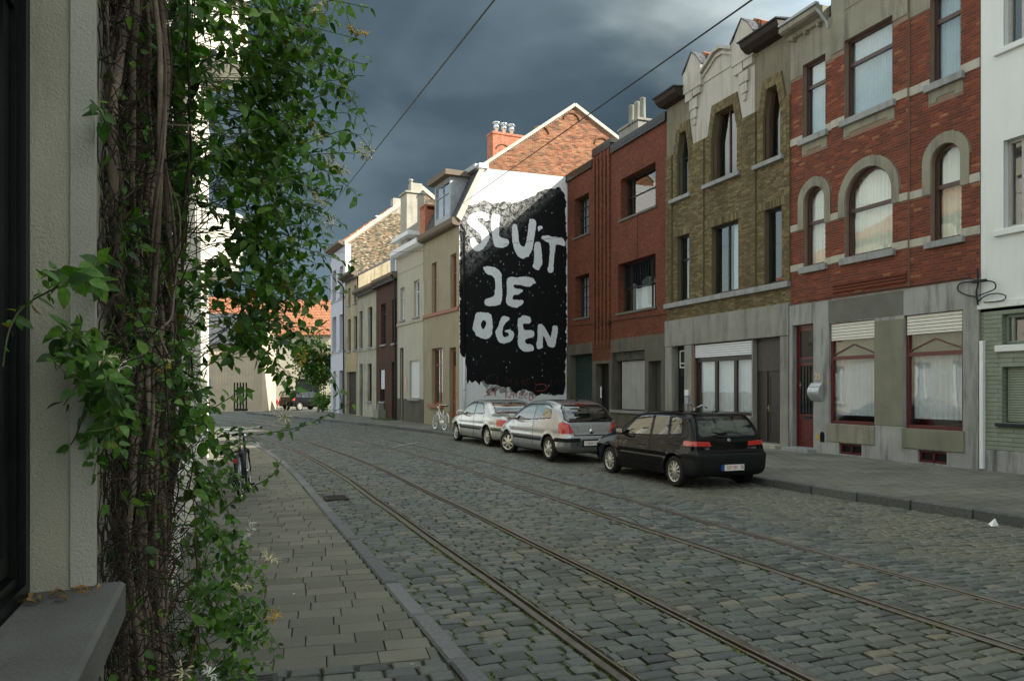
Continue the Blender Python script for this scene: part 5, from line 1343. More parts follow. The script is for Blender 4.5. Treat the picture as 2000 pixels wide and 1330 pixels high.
h, loc, W, Dd = far_house(8.82, 12.82, 7.55, dbr, 'narrow dark brown brick house with slate roof', [(11.9, 10.95, 4.13, 6.4), (9.75, 8.95, 4.1, 6.45), (12.1, 11.15, .95, 2.75)], rmat=MT['slate'], ridge=2.3, doors=[(9.82, 8.95, 0, 3.1)], cor=.3, curt='blind')
door(h, Dd[0], .14, MT['darkframe'], panels=()); o = loc((12.1, 11.15, .95, 2.75)); roller(h, o[0]+.05, o[1]-.05, 1.65, 2.72, .06, MT['whitepaint'], .08)
MB().box(.9, 1.9, -.45, 0, -.1, .5).box(1.2, 1.5, -.3, 0, .5, .85).build('stone_block', beam_st, h)
mb = MB().box(W-1.2, W-.1, -.02, .8, 7.7, 8.9); d_ = mb.build('dormer', MT['whitepaint'], h); MB().quad((W-1.1, -.03, 7.8), (W-.3, -.03, 7.8), (W-.3, -.03, 8.75), (W-1.1, -.03, 8.75)).build('pane', MT['glass_dark'], d_)
MB().tube([(W-.05, -.32, 7.7), (W-.05, -.12, 7.3), (W-.05, -.08, 0)], .05, 7).build('downpipe', MT['darkframe'], h)
old = plaster('peeling_grey_stucco', (0.36, 0.345, 0.275), .3, 1.1, .95, (0.12, 0.105, 0.075), .8, .3, 50)
h, loc, W, Dd = far_house(12.84, 17.18, 7.45, old, 'shabby grey stucco house with a narrow green door', [(16.66, 15.93, 4.15, 6.45), (14.62, 13.72, 4.13, 6.5), (14.74, 13.83, .92, 3.15)], rmat=MT['slate'], ridge=2.3, doors=[(16.66, 15.90, 0, 3.2)], cor=.35)
door(h, Dd[0], .14, plain('bottle_green_door', (0.018, 0.075, 0.042), .45, var=.2), panels=()); MB().bbox(0, W, -.05, .01, 3.95, 4.07, .01).build('string_course', old, h)
tan = plaster('crumbling_tan_stucco', (0.38, 0.33, 0.23), .35, 1.6, .95, (0.16, 0.10, 0.06), .85, .3, 40)
h, loc, W, Dd = far_house(17.20, 20.38, 8.75, tan, 'crumbling tan house with yellow brick patch and tall dark gateway', [(19.7, 18.87, 4.12, 6.2), (18.07, 17.25, 4.14, 6.25), (19.6, 18.95, 7.1, 8.2), (18.0, 17.4, 7.1, 8.2)], rmat=MT['slate'], ridge=2.2, doors=[(19.98, 17.45, 0, 2.75)], cor=.5)
door(h, Dd[0], .18, plain('black_gate', (0.03, 0.028, 0.024), .6, var=.3), slats=7)
ybr = brick_tex('pale_yellow_brick', (0.38, 0.30, 0.16), (0.44, 0.35, 0.20), (0.30, 0.27, 0.2), bw=.2, bh=.065, soot=(.2, .15, .08), soot_amt=.4)
MB().box(.02, W-.02, -.014, .0, 2.78, 4.0).build('brick_patch', ybr, h)
MB().tube([(-.02, -.5, 8.8), (-.02, -.12, 8.4), (-.02, -.08, 0)], .055, 7).build('downpipe', MT['darkframe'], h)
wlv = plaster('lilac_white_paint', (0.52, 0.52, 0.58), .06, .8, .85, (0.36, 0.36, 0.4), .2, .08, 60)
O6 = [(a, b_, z0, z1) for (z0, z1) in ((7.86, 9.95), (4.3, 6.7)) for (a, b_) in ((24.2, 23.0), (22.0, 21.0))]+[(23.9, 23.1, .25, 2.9)]
h, loc, W, Dd = far_house(20.40, 24.72, 11.2, wlv, 'tall lilac white house with sunlit flint brick side wall', O6, roof=None, doors=[(22.1, 20.85, 0, 2.9)], cor=.45, depth=.35)
roller(h, Dd[0][0]+.03, Dd[0][1]-.03, .02, 2.88, .2, plain('brown_shutter', (.16, .13, .10), .6, var=.15), .08, 'garage_shutter')
for z in (4.14, 7.7): MB().bbox(0, W, -.06, .01, z, z+.14, .01).build('string_course', wlv, h)
# its tall side wall rises with the pitched roof and catches the sun
flint = pieces('sunlit_old_brick', [(0, (0.07, 0.065, 0.05)), (0.35, (0.17, 0.15, 0.11)), (0.6, (0.30, 0.26, 0.18)), (0.8, (0.34, 0.19, 0.11)), (1, (0.50, 0.45, 0.34))], rough=.95, grain=12, gvar=.5, bump=.4, dirt=(0.10, 0.10, 0.07), dscale=.5, damt=.6)
gpf = plaster('side_wall_mortar', (0.36, 0.31, 0.22), .3, 1.2, .95, (.12, .11, .08), .6, .3, 20, False)
sw = MB().poly([(W, .0, -.2), (W, 10.5, -.2), (W, 10.5, 12.0), (W, 5.4, 15.5), (W, .0, 11.3)]).poly([(0, .0, -.2), (0, 10.5, -.2), (0, 10.5, 12.0), (0, 5.4, 15.5), (0, .0, 11.3)]).poly([(0, 10.5, -.2), (W, 10.5, -.2), (W, 10.5, 12), (0, 10.5, 12)]).build('side_wall', gpf, h)
mb = MB(); rn = []; tmp = MB(); trn = []
for r in brick_rects(.35, 10.3, 8.0, 15.4, lambda z: [(-9, (z-11.15)/.777 if z > 11.15 else .35), (5.4+(15.45-z)/.68, 99)], bl=.17, bh=.062, j=.018, rs=rs): brick_mesh(tmp, trn, r, 0, rs, .02)
tmp.v = [(W-p[1], p[0], p[2]) for p in tmp.v]; tmp.r = trn; o_ = tmp.build('bricks', flint, sw); o_['kind'] = 'stuff'
MB().box(W-.01, W+.05, 0, .38, 0, 11.3).build('corner_strip', wht, h)
rf = MB(); t = .16
rf.prismx([(-.3, 11.25), (5.4, 15.62), (10.7, 12.0), (10.7, 12.16), (5.4, 15.80), (-.3, 11.43)], -.02, W-.1); rf = rf.build('roof', tile_or, h)
for (a, b_) in (((-.05, 11.35), (5.4, 15.62)), ((5.4, 15.62), (10.6, 12.05))):
    MB().prismx([(a[0], a[1]-.16), (b_[0], b_[1]-.16), (b_[0], b_[1]+.14), (a[0], a[1]+.14)], W-.12, W+.10).build('verge', plaster('lime_verge', (.5, .47, .38), .2, 2, .9), rf)
MB().bbox(W-.6, W+.02, 3.3, 4.0, 13.6, 14.7, .03).build('chimney', stone_band, rf)
gull = MB().lathe([(.0, -.16), (.05, -.12), (.075, 0), (.05, .12), (.0, .2)], 8, 'x').tube([(.14, 0, .02), (.2, 0, .1), (.26, 0, .1)], [.04, .035, .008], 6)
g_ = gull.build('seagull', plain('white_feathers', (.75, .75, .74), .8), None, True); gp3 = Vector(row_pt(20.4))+Vector((math.cos(AL), math.sin(AL), 0))*2.2; g_.location = (gp3.x, gp3.y, ZB+13.32)
tag(g_, 'white gull perched on the sunlit roof verge', 'bird')

# ------------------------------------------------------------------ end of the street: sunlit houses, tree, shrubs
ctr = plaster('sunny_cream_wall', (0.50, 0.46, 0.36), .2, .6, .9, (.3, .26, .2), .4, .1, 30)
def end_house(loc, rz, W, D, H, ridge, wm, rm, lab, ops=(), doors=()):
    h = empty('far_house', loc, rz, lab, 'house')
    mb = MB(); wall(mb, W, -.2, H, list(ops)+list(doors), 0, .15); mb.build('wall', wm, h)
    for o in ops: window(h, o, .08, MT['whitepaint'], .07, mull=((o[0]+o[1])/2,), cur='curtain')
    for o in doors: door(h, o, .08, MT['darkframe'])
    shell(h, W, D, H, wm, .02, 'gable', rm, ridge, .35)
    return h
end_house((-0.2, 81, 0), R(-22), 11.5, 9, 7.3, 3.6, ctr, tile_or, 'sunlit cream house with orange tiled roof closing the street', [(1.2, 2.4, 3.9, 5.9), (4.5, 5.7, 3.9, 5.9), (8.2, 9.4, 3.9, 5.9), (1.2, 2.4, .9, 2.9)], [(4.4, 5.6, 0, 2.6), (7.5, 9.8, 0, 2.8)])
end_house((-4.5, 92, 0), R(-12), 7.5, 8, 9.2, 3.2, ctr, tile_or, 'taller cream house left of the orange roofed one', [(1.0, 2.2, 6.2, 8.0), (4.2, 5.4, 6.2, 8.0), (1.0, 2.2, 3.3, 5.2), (4.2, 5.4, 3.3, 5.2)], [(2.6, 3.8, 0, 2.5)])
brd = plaster('striped_board_wall', (0.55, 0.46, 0.34), .2, 1, .8)
h = end_house((-2.4, 66.5, 0), R(-14), 5.6, 6, 5.6, 2.4, brd, MT['slate'], 'low cream boarded house with dark grey roof behind the vine', [(.8, 1.8, 1.2, 2.6)], [(3.4, 4.5, 0, 2.3)])
mb = MB()
for k in range(24): mb.box(.05+k*.232, .06+k*.232+.09, -.03, -.002, .2, 5.5)
mb.build('boards', brd, h)
end_house((10.5, 92, 0), R(-30), 14, 9, 6.5, 3.0, ctr, tile_or, 'far white house glimpsed behind the black car', [(1, 2.2, 1, 2.8), (4, 5.2, 1, 2.8), (8, 9.2, 1, 2.8)])
# ------------------------------------------------------------------ left-hand row (fronts on x = -0.38, facing the street)
LX = -0.382
rough_pl = plaster('rough_grey_plaster', (0.56, 0.55, 0.43), 0.22, 2.2, .95, (0.20, 0.195, 0.15), .6, 1.0, 130, True)
edge_pl = plaster('smooth_edge_plaster', (0.54, 0.54, 0.465), 0.22, 3, .93, (0.2, 0.2, 0.17), .6, .8, 120)
h = empty('corner_house', (LX, -7.0, PAV_L), R(90), 'rough plastered house with dark window, stone sill and vine at left', 'house')
W = 13.8; OX = 7.0                                    # local x = world y + 7
WIN = (OX-.9, OX+2.71, 1.02, 3.75)
mb = MB(); wall(mb, W, -.2, 9.2, [WIN, (1.0, 4.2, 1.02, 3.75), (OX-.4, OX+1.0, 5.2, 7.4), (2.0, 3.4, 5.2, 7.4)], 0, .165)
wl_ = mb.build('wall', rough_pl, h)
# smoother rounded corner strip of the reveal
MB().bbox(WIN[1]-.012, WIN[1]+.03, -.012, .055, 1.031, 3.74, .008).build('reveal_corner', edge_pl, wl_)
MB().bbox(WIN[1]-.005, WIN[1]+.06, -.006, .03, 1.031, 3.74, .004).build('reveal_bead', edge_pl, wl_)
bs = plaster('tooled_bluestone', (0.15, 0.15, 0.14), .35, 3.5, .8, (0.075, 0.075, 0.065), .6, .6, 70, False)
MB().bbox(WIN[0]-.1, WIN[1]+.07, -.09, .17, .905, 1.03, .012).build('sill', bs, h)
MB().bbox(.9, 4.3, -.09, .17, .905, 1.03, .012).build('sill', bs, h)
blkf = plain('black_window_frame', (0.010, 0.011, 0.012), .35, var=.3, spec=.25)
def big_window(o):
    mb = MB(); ring(mb, outline(o), outline(o, .045), .166, .25); ring(mb, outline(o, .045), outline(o, .075), .185, .25); ring(mb, outline(o, .09), outline(o, .15), .20, .26)
    for x in (o[1]-.95, o[1]-1.9): mb.box(x-.03, x+.03, .18, .25, o[2], o[3])
    for z in (o[3]-.95, o[3]-.88): mb.box(o[0], o[1], .188, .25, z-.028, z+.028)
    w = mb.build('window', blkf, h)
    MB().quad((o[0], .23, o[2]), (o[1], .23, o[2]), (o[1], .23, o[3]), (o[0], .23, o[3])).build('pane', MT['glass'], w)
    curtain(o[0], o[1], o[2]+1.9, o[3], .40, .12, .02, MT['bluecurtain'], w)
big_window(WIN); big_window((1.0, 4.2, 1.02, 3.75))
for o in ((OX-.4, OX+1.0, 5.2, 7.4), (2.0, 3.4, 5.2, 7.4)): window(h, o, .1, MT['whitepaint'], .06, mull=((o[0]+o[1])/2,), cur='curtain', sill=(.08, .1, .06, bs))
shell(h, W, 9, 9.2, rough_pl, .03, 'gable', tile_or, 2.6, .2)
# fallen petals and dry leaves on the sill
dl = plain('dry_leaf', (0.22, 0.13, 0.05), .8, var=.3); pt_ = plain('fallen_petals', (0.55, 0.30, 0.04), .7, var=.2)
rl = random.Random(5)
for i, (dy, dx, kind) in enumerate(((2.60, .135, 0), (2.58, .11, 1), (2.62, .075, 0), (2.55, .14, 1), (2.66, .02, 2), (2.63, -.01, 2), (2.65, -.03, 2), (2.60, .01, 2), (2.56, .055, 0))):
    mb = MB(); n = 7; L = (.045, .06, .04)[kind]; wd_ = (.022, .018, .005)[kind]
    for k in range(n):
        t = k/(n-1); ww_ = wd_*math.sin(math.pi*min(.97, t+.03)); zz = .004+.012*math.sin(t*3.1)*rl.uniform(.6, 1.2)
        mb.v += [((t-.5)*L, -ww_/2, zz+.006), ((t-.5)*L, 0, zz), ((t-.5)*L, ww_/2, zz+.006)]
    for k in range(n-1):
        mb.f += [(3*k, 3*k+1, 3*k+4, 3*k+3), (3*k+1, 3*k+2, 3*k+5, 3*k+4)]
    o = mb.build('fallen_petal' if kind == 2 else 'dry_leaf', pt_ if kind == 2 else dl); o.location = (LX-dx, dy, PAV_L+1.032); o.rotation_euler = (0, 0, rl.uniform(0, 3))
    if kind == 2: tag(o, 'orange fallen flower petal on the stone sill', 'petal', 'fallen petals on the sill')
    else: tag(o, 'dry brown leaf lying on the stone sill', 'leaf', 'dry leaves on the sill')
# ---- white house with curved bays
wl2 = plaster('sunny_white_wall', (0.70, 0.68, 0.60), .05, .6, .85, (.5, .48, .4), .2, .08, 50)
h = empty('white_bay_house', (LX, 6.85, PAV_L), R(90), 'sunlit white house with rounded balcony seen through the vine', 'house')
W = 16.0; xs = [.6+i*2.55 for i in range(6)]
ops = [(x+.3, x+1.6, z, z+2.2) for x in xs for z in (4.6, 8.0)]+[(x+.3, x+1.7, .9, 3.2) for x in xs]
mb = MB(); wall(mb, W, -.2, 11.2, ops, 0, .2); mb.build('wall', wl2, h)
gs = plain('grey_green_shutter', (0.16, 0.20, 0.20), .6)
for o in ops:
    w = window(h, o, .12, MT['whitepaint'], .07, mull=((o[0]+o[1])/2,), trans=(o[3]-.6,), cur='curtain', sill=(.1, .12, .1, wl2))
for x in xs[1:]: MB().bbox(x-.45, x-.15, -.09, .01, 0, 11.1, .02).build('pilaster', wl2, h)
MB().prismx([(0, 11.1), (-.35, 11.2), (-.4, 11.45), (.1, 11.5)], 0, W).build('cornice', wl2, h)
shell(h, W, 9, 11.2, wl2, .03, 'flat', MT['zinc'])
# rounded balcony
def bow(cx, r, z0, z1, n=18):
    return [(cx+r*math.cos(math.pi*k/n), -r*math.sin(math.pi*k/n)*.85) for k in range(n+1)]
cx = 9.95; P = bow(cx, .92, 0, 0)
mb = MB()
for (zz0, zz1, sc) in ((3.95, 4.15, .92), (4.15, 5.05, 1.0), (5.05, 5.15, 1.04)):
    for p, q in zip(P[:-1], P[1:]):
        a = (cx+(p[0]-cx)*sc, p[1]*sc); b_ = (cx+(q[0]-cx)*sc, q[1]*sc)
        mb.quad((a[0], a[1], zz0), (b_[0], b_[1], zz0), (b_[0], b_[1], zz1), (a[0], a[1], zz1))
mb.poly([(cx+(p[0]-cx)*.92, p[1]*.92, 3.95) for p in P]); mb.poly([(p[0], p[1], 4.15) for p in P])
for p, q in zip(P[:-1], P[1:]): mb.quad((p[0], p[1], 4.15), (q[0], q[1], 4.15), (cx+(q[0]-cx)*.92, q[1]*.92, 4.15), (cx+(p[0]-cx)*.92, p[1]*.92, 4.15))
mb.build('balcony', wl2, h)
# glazed bow window above
mb = MB(); cx2 = 7.4; P = bow(cx2, .95, 0, 0, 8)
for (a, b_, sc) in ((7.1, 8.0, 1.0), (9.6, 10.1, 1.0)):
    for p, q in zip(P[:-1], P[1:]): mb.quad((p[0], p[1], a), (q[0], q[1], a), (q[0], q[1], b_), (p[0], p[1], b_))
mb.poly([(p[0], p[1], 7.1) for p in P]); mb.poly([(p[0], p[1], 10.1) for p in P])
for p in P: mb.tube([(p[0], p[1], 8.0), (p[0], p[1], 9.6)], .045, 6)
for p, q in zip(P[:-1], P[1:]): mb.tube([(p[0], p[1], 8.9), (q[0], q[1], 8.9)], .025, 5)
b_ = mb.build('bow_window', wl2, h)
for p, q in zip(P[:-1], P[1:]): MB().quad((p[0]*.99+cx2*.01, p[1]*.99, 8.0), (q[0]*.99+cx2*.01, q[1]*.99, 8.0), (q[0]*.99+cx2*.01, q[1]*.99, 9.6), (p[0]*.99+cx2*.01, p[1]*.99, 9.6)).build('pane', MT['glass'], b_)
# the row steps back round the bend
for (yy, xx, rz, W, H, col, lab) in ((23.0, -.7, 99, 9, 9.5, cream, 'cream row house beyond the white bay house'), (32.0, -2.3, 104, 10, 8.8, ctr, 'sunny ochre row house further round the bend at left'), (-21.0, -.38, 90, 13.8, 9.5, cream, 'cream row house behind the viewer on the left side')):
    h = empty('town_house', (xx, yy, PAV_L), R(rz), lab, 'house')
    ops = [(x, x+1.2, z, z+2.0) for x in [.8+i*2.4 for i in range(int(W/2.4))] for z in (.9, 4.4, 7.0) if z+2.2 < H]
    mb = MB(); wall(mb, W, -.2, H, ops, 0, .2); mb.build('wall', col, h)
    for o in ops: window(h, o, .12, MT['whitepaint'], .06, mull=((o[0]+o[1])/2,), cur='curtain', sill=(.08, .1, .06, MT['bluestone']))
    shell(h, W, 9, H, col, .03, 'gable', tile_or, 2.6, .3)
# ------------------------------------------------------------------ cars: shaped by smooth solid functions, meshed, then split into panels
def poly_sdf(px, pz, P):
    P = np.asarray(P, float); d2 = np.full(px.shape, 1e9); ins = np.zeros(px.shape, bool); n = len(P)
    for i in range(n):
        a, b_ = P[i], P[(i+1) % n]; e_ = b_-a; wx, wz = px-a[0], pz-a[1]
        t = np.clip((wx*e_[0]+wz*e_[1])/max(e_@e_, 1e-12), 0, 1)
        d2 = np.minimum(d2, (wx-e_[0]*t)**2+(wz-e_[1]*t)**2)
        c = ((a[1] <= pz) & (b_[1] > pz)) | ((b_[1] <= pz) & (a[1] > pz))
        if abs(e_[1]) > 1e-12:
            ins ^= c & (px < a[0]+(pz-a[1])/e_[1]*e_[0])
    return np.where(ins, -1, 1)*np.sqrt(d2)
def smax(a, b_, k):
    hh = np.clip(0.5+0.5*(a-b_)/k, 0, 1); return b_*(1-hh)+a*hh+k*hh*(1-hh)
def surface_nets(F, lo, hi, step):
    nx, ny, nz = [int(math.ceil((hi[i]-lo[i])/step))+1 for i in range(3)]
    X = lo[0]+step*np.arange(nx); Y = lo[1]+step*np.arange(ny); Z = lo[2]+step*np.arange(nz)
    gx, gy, gz = np.meshgrid(X, Y, Z, indexing='ij'); V = F(gx, gy, gz)
    s = V < 0
    c8 = np.stack([s[i:nx-1+i, j:ny-1+j, k:nz-1+k] for i in (0, 1) for j in (0, 1) for k in (0, 1)])
    act = c8.any(0) & ~c8.all(0)
    idx = np.full(act.shape, -1, int); idx[act] = np.arange(act.sum())
    I, J, K = np.nonzero(act); acc = np.zeros((len(I), 3)); cnt = np.zeros(len(I))
    cor = [(i, j, k) for i in (0, 1) for j in (0, 1) for k in (0, 1)]
    for a in range(8):
        for b_ in range(a+1, 8):
            A, B = cor[a], cor[b_]
            if sum(abs(A[q]-B[q]) for q in range(3)) != 1: continue
            va = V[I+A[0], J+A[1], K+A[2]]; vb = V[I+B[0], J+B[1], K+B[2]]; m = (va < 0) != (vb < 0)
            t = np.where(m, va/np.where(m, va-vb, 1), 0)
            for q, base in enumerate((I, J, K)): acc[:, q] += np.where(m, base+A[q]+t*(B[q]-A[q]), 0)
            cnt += m
    P = acc/cnt[:, None]*step+np.array(lo)
    fs = []
    for ax in range(3):
        sl0 = [slice(1, None)]*3; sl0[ax] = slice(0, -1); a = s[tuple(slice(0, -1) if q == ax else slice(None) for q in range(3))]; b_ = s[tuple(slice(1, None) if q == ax else slice(None) for q in range(3))]
        E_ = np.argwhere(a != b_)
        o1, o2 = [(1, 2), (2, 0), (0, 1)][ax]
        ok = (E_[:, o1] > 0) & (E_[:, o2] > 0) & (E_[:, o1] < act.shape[o1]) & (E_[:, o2] < act.shape[o2]); E_ = E_[ok]
        q = []
        for (d1, d2) in ((1, 1), (0, 1), (0, 0), (1, 0)):
            e_ = E_.copy(); e_[:, o1] -= d1; e_[:, o2] -= d2; q.append(idx[e_[:, 0], e_[:, 1], e_[:, 2]])
        q = np.stack(q, 1); fl = a[tuple(E_.T)] if True else None
        q[~fl] = q[~fl][:, ::-1]
        fs.append(q)
    return P, np.concatenate(fs)
def newton(F, P, it=4):
    e = 2e-3
    for _ in range(it):
        f = F(P[:, 0], P[:, 1], P[:, 2]); g = np.stack([(F(P[:, 0]+e*(q == 0), P[:, 1]+e*(q == 1), P[:, 2]+e*(q == 2))-f)/e for q in range(3)], 1)
        P = P-np.clip(f/np.maximum((g*g).sum(1), .05), -.03, .03)[:, None]*g*.9
    return P
def grad(F, P):
    e = 2e-3; f = F(P[:, 0], P[:, 1], P[:, 2]); g = np.stack([(F(P[:, 0]+e*(q == 0), P[:, 1]+e*(q == 1), P[:, 2]+e*(q == 2))-f)/e for q in range(3)], 1)
    return g/np.maximum(np.linalg.norm(g, axis=1), 1e-6)[:, None]
def cut(V, F_):
    u, inv = np.unique(F_, return_inverse=True); return V[u], inv.reshape(F_.shape)
def np_obj(name, V, F_, mat, par, Nrm=None):
    me = bpy.data.meshes.new(name); v, f = cut(V, F_)
    me.from_pydata(v.tolist(), [], f.tolist()); me.materials.append(mat)
    me.polygons.foreach_set('use_smooth', [True]*len(me.polygons))
    if Nrm is not None:
        me.normals_split_custom_set_from_vertices(Nrm[np.unique(F_)].tolist())
    me.update(); return link(name, me, par)
def smooth_poly(P, n=2): return chaikin([tuple(p) for p in P], n)
rubber = plain('tyre_rubber', (0.018, 0.018, 0.018), .75, var=.2, scale=20)
tail_red = plain('red_lens', (0.42, 0.016, 0.012), .12, var=.15, scale=30, spec=.6, coat=.5)
tail_org = plain('orange_lens', (0.50, 0.11, 0.02), .15, var=.1, spec=.6)
car_glass = glass('car_window_glass', (0.42, 0.50, 0.47))
lining_m = plain('dark_cloth', (0.03, 0.032, 0.035), .95, var=.2)
lamp_m = plain('headlamp', (.4, .42, .42), .1, .3, var=0)
seam_m = plain('panel_gap', (0.006, 0.006, 0.006), .8, var=0)
trim_m = plain('black_plastic', (0.014, 0.016, 0.017), .5, var=.15, spec=.2)
rim_m = plain('alloy_silver', (0.55, 0.54, 0.50), .35, .75, .08, 15)
plate_w = plain('plate_white', (0.72, 0.70, 0.68), .45, var=.04); plate_r = plain('plate_red_letters', (0.40, 0.03, 0.03), .5, var=0); plate_b = plain('plate_blue', (0.02, 0.06, 0.30), .5, var=0)
def wheel(par, x, y, r, w, kind, steer=0.0):
    sgn = 1 if y > 0 else -1
    t = MB().lathe([(r*.66, -w/2+.012), (r*.80, -w/2), (r*.94, -w/2+.008), (r, -w/2+.035), (r, w/2-.035), (r*.94, w/2-.008), (r*.80, w/2), (r*.66, w/2-.012)], 36, 'y').build('tyre', rubber, par, smooth=True)
    t.location = (x, y, r); t.rotation_euler = (0, rng.uniform(0, 1), steer)
    rr = r*.67; f = sgn*(w/2-.03)
    mb = MB(); mb.lathe([(rr*.90, f-sgn*.06), (rr*1.0, f+sgn*.022), (rr*.93, f+sgn*.018), (rr*.90, f-sgn*.01), (rr*.88, f-sgn*.06)], 32, 'y')
    n, wo, wi = {'multi': (11, .085, .05), 'hub': (7, .17, .10), 'star': (8, .13, .07)}[kind]
    for k in range(n):
        a = 2*math.pi*k/n; c_, s_ = math.cos(a), math.sin(a)
        P = [(rr*.16, -wi*r*.8), (rr*.92, -wo*r*.75), (rr*.92, wo*r*.75), (rr*.16, wi*r*.8)]; i = len(mb.v)
        for (dep, q) in ((f+sgn*.014, 0), (f-sgn*.012, 0)):
            for (u, v) in P: mb.v.append((u*c_-v*s_, dep-(sgn*.012 if u > rr*.5 else -sgn*.004), u*s_+v*c_))
        mb.f += [(i, i+1, i+2, i+3), (i+7, i+6, i+5, i+4)]+[(i+q, i+(q+1) % 4, i+4+(q+1) % 4, i+4+q) for q in range(4)]
    mb.lathe([(0, f+sgn*.026), (rr*.17, f+sgn*.022), (rr*.21, f-.0), (rr*.21, f-sgn*.03)], 18, 'y')
    mb.build('rim', rim_m, t, smooth=False)
    MB().lathe([(0, f-sgn*.045), (rr*.9, f-sgn*.045)], 20, 'y').build('brake_disc', seam_m, t)
def car(name, spec, paint, loc, rz, label):
    S = spec; L, Wd = S['L'], S['W']; step = S.get('step', .022)
    root = empty(name, loc, rz, label, 'car')
    prof = smooth_poly(S['prof'], 2); belt, tum = S['belt'], S['tum']; xr, xf, wr = S['xr'], S['xf'], S['wr']
    gx = np.arange(-.15, L+.16, .02); gz = np.arange(-.05, S['H']+.16, .02); GX, GZ = np.meshgrid(gx, gz, indexing='ij'); D2 = poly_sdf(GX, GZ, prof)
    def side(x, z):
        i = np.clip((x-gx[0])/.02, 0, len(gx)-1.001); j = np.clip((z-gz[0])/.02, 0, len(gz)-1.001); a = i.astype(int); b_ = j.astype(int); u, v = i-a, j-b_
        return D2[a, b_]*(1-u)*(1-v)+D2[a+1, b_]*u*(1-v)+D2[a, b_+1]*(1-u)*v+D2[a+1, b_+1]*u*v
    def halfw(x, z):
        t = (x-L*.5)/(L*.5); w = Wd/2*(1-S.get('nose', .10)*np.clip(t, 0, 1)**3-S.get('tail', .07)*np.clip(-t, 0, 1)**4)
        zz = np.clip(z, .2, 2)
        w = w-.05*np.clip((.42-zz)/.25, 0, 1)**2-.012*np.cos(np.clip((zz-.5)/.35, -1, 1)*math.pi)*0
        bl = belt[0]+(belt[1]-belt[0])*(1-x/L)
        up = np.clip(z-bl, 0, 1)
        w = w-.028*np.clip((z-(bl-.22))/.22, 0, 1)**2-tum*up-.10*up*up
        w = w+.012*np.exp(-((z-S.get('crease', .66))/.05)**2)
        for xa in (xr, xf): w = w+.018*np.exp(-(((x-xa)**2+(z-wr)**2)**.5-wr*1.17)**2/.0025)*(z > .2)
        return w
    R_ = wr*1.16
    def F(x, y, z):
        d = side(x, z); f = smax(d, np.abs(y)-halfw(x, z), S.get('k', .11))
        for xa in (xr, xf):
            a = np.sqrt((x-xa)**2+(z-wr)**2)-R_; f = np.maximum(f, -np.maximum(a, (Wd/2-.26)-np.abs(y)))
        return f
    lo = (-.07, -Wd/2-.08, .10); hi = (L+.08, Wd/2+.08, S['H']+.08)
    P, Q = surface_nets(F, lo, hi, step); P = newton(F, P, 3)
    regs = S['regs']
    def reg_d(r, P_, n_):
        kind = r[1]
        if kind == 'xz': d = poly_sdf(P_[:, 0], P_[:, 2], r[2]); ok = np.abs(n_[:, 1]) > .42
        elif kind == 'rear': d = poly_sdf(np.abs(P_[:, 1]), P_[:, 2], r[2]); ok = (n_[:, 0] < -.30) & (P_[:, 0] < L*.5)
        elif kind == 'wrap': d = np.maximum(poly_sdf(np.abs(P_[:, 1]), P_[:, 2], r[2]), P_[:, 0]-r[3]); ok = P_[:, 0] < L*.5
        elif kind == 'front': d = poly_sdf(np.abs(P_[:, 1]), P_[:, 2], r[2]); ok = (n_[:, 0] > .15) & (n_[:, 2] > -.2) & (P_[:, 0] > L*.45)
        return np.where(ok, d, 1.0)
    n_ = grad(F, P)
    # let panel borders run along the traced lines
    for r in regs:
        if r[0] in ('seam',): continue
        d = reg_d(r, P, n_); m = np.abs(d) < step*.5
        if not m.any(): continue
        e = 1e-3; G = np.zeros((m.sum(), 3)); Pm = P[m]
        for q in range(3):
            Pq = Pm.copy(); Pq[:, q] += e; G[:, q] = (reg_d(r, Pq, n_[m])-d[m])/e
        G[np.abs(G) > 3] = 0
        P[m] = newton(F, Pm-G*d[m][:, None]*.95, 2)
    n_ = grad(F, P)
    C = P[Q].mean(1); NC = n_[Q].mean(1); lab = np.zeros(len(Q), int)
    names = ['body']; mats = [paint]
    for r in regs:
        d = reg_d(r, C, NC) if r[0] != 'seam' else np.where(np.abs(NC[:, 1]) > .35 if r[1] == 'xz' else (NC[:, 0] < -.25), np.min([np.abs((C[:, 0] if r[1] == 'xz' else np.abs(C[:, 1]))*0+_segd((C[:, 0] if r[1] == 'xz' else np.abs(C[:, 1])), C[:, 2], a, b_)) for a, b_ in zip(r[2][:-1], r[2][1:])], axis=0)-.0085, 1.0)
        names.append(r[0]); mats.append(r[-1]); m = d < 0
        if r[0] == 'seam': m &= lab == 0
        if 'window' in r[0]:
            rim_ = (d >= 0) & (d < .024); names.append('window_seal'); mats.append(trim_m); lab[rim_ & (lab == 0)] = len(names)-1; lab[m] = len(names)-2
        else: lab[m] = len(names)-1
    # inside of wheel arches and the floor are black
    und = (C[:, 2] < .235) & (NC[:, 2] < -.4); arch = np.zeros(len(Q), bool)
    for xa in (xr, xf): arch |= (np.abs(np.sqrt((C[:, 0]-xa)**2+(C[:, 2]-wr)**2)-R_) < .02) & (np.abs(NC[:, 1]) < .6) | ((np.sqrt((C[:, 0]-xa)**2+(C[:, 2]-wr)**2) < R_) & (np.abs(C[:, 1]) < Wd/2-.2))
    lab[und | arch] = -1
    body = np_obj('body', P, Q[lab == 0], paint, root, n_)
    np_obj('underbody', P, Q[lab == -1], seam_m, body, n_)
    np_obj('lining', P-n_*.02, Q[lab == 0], lining_m, body, -n_)
    sx = xf-1.42
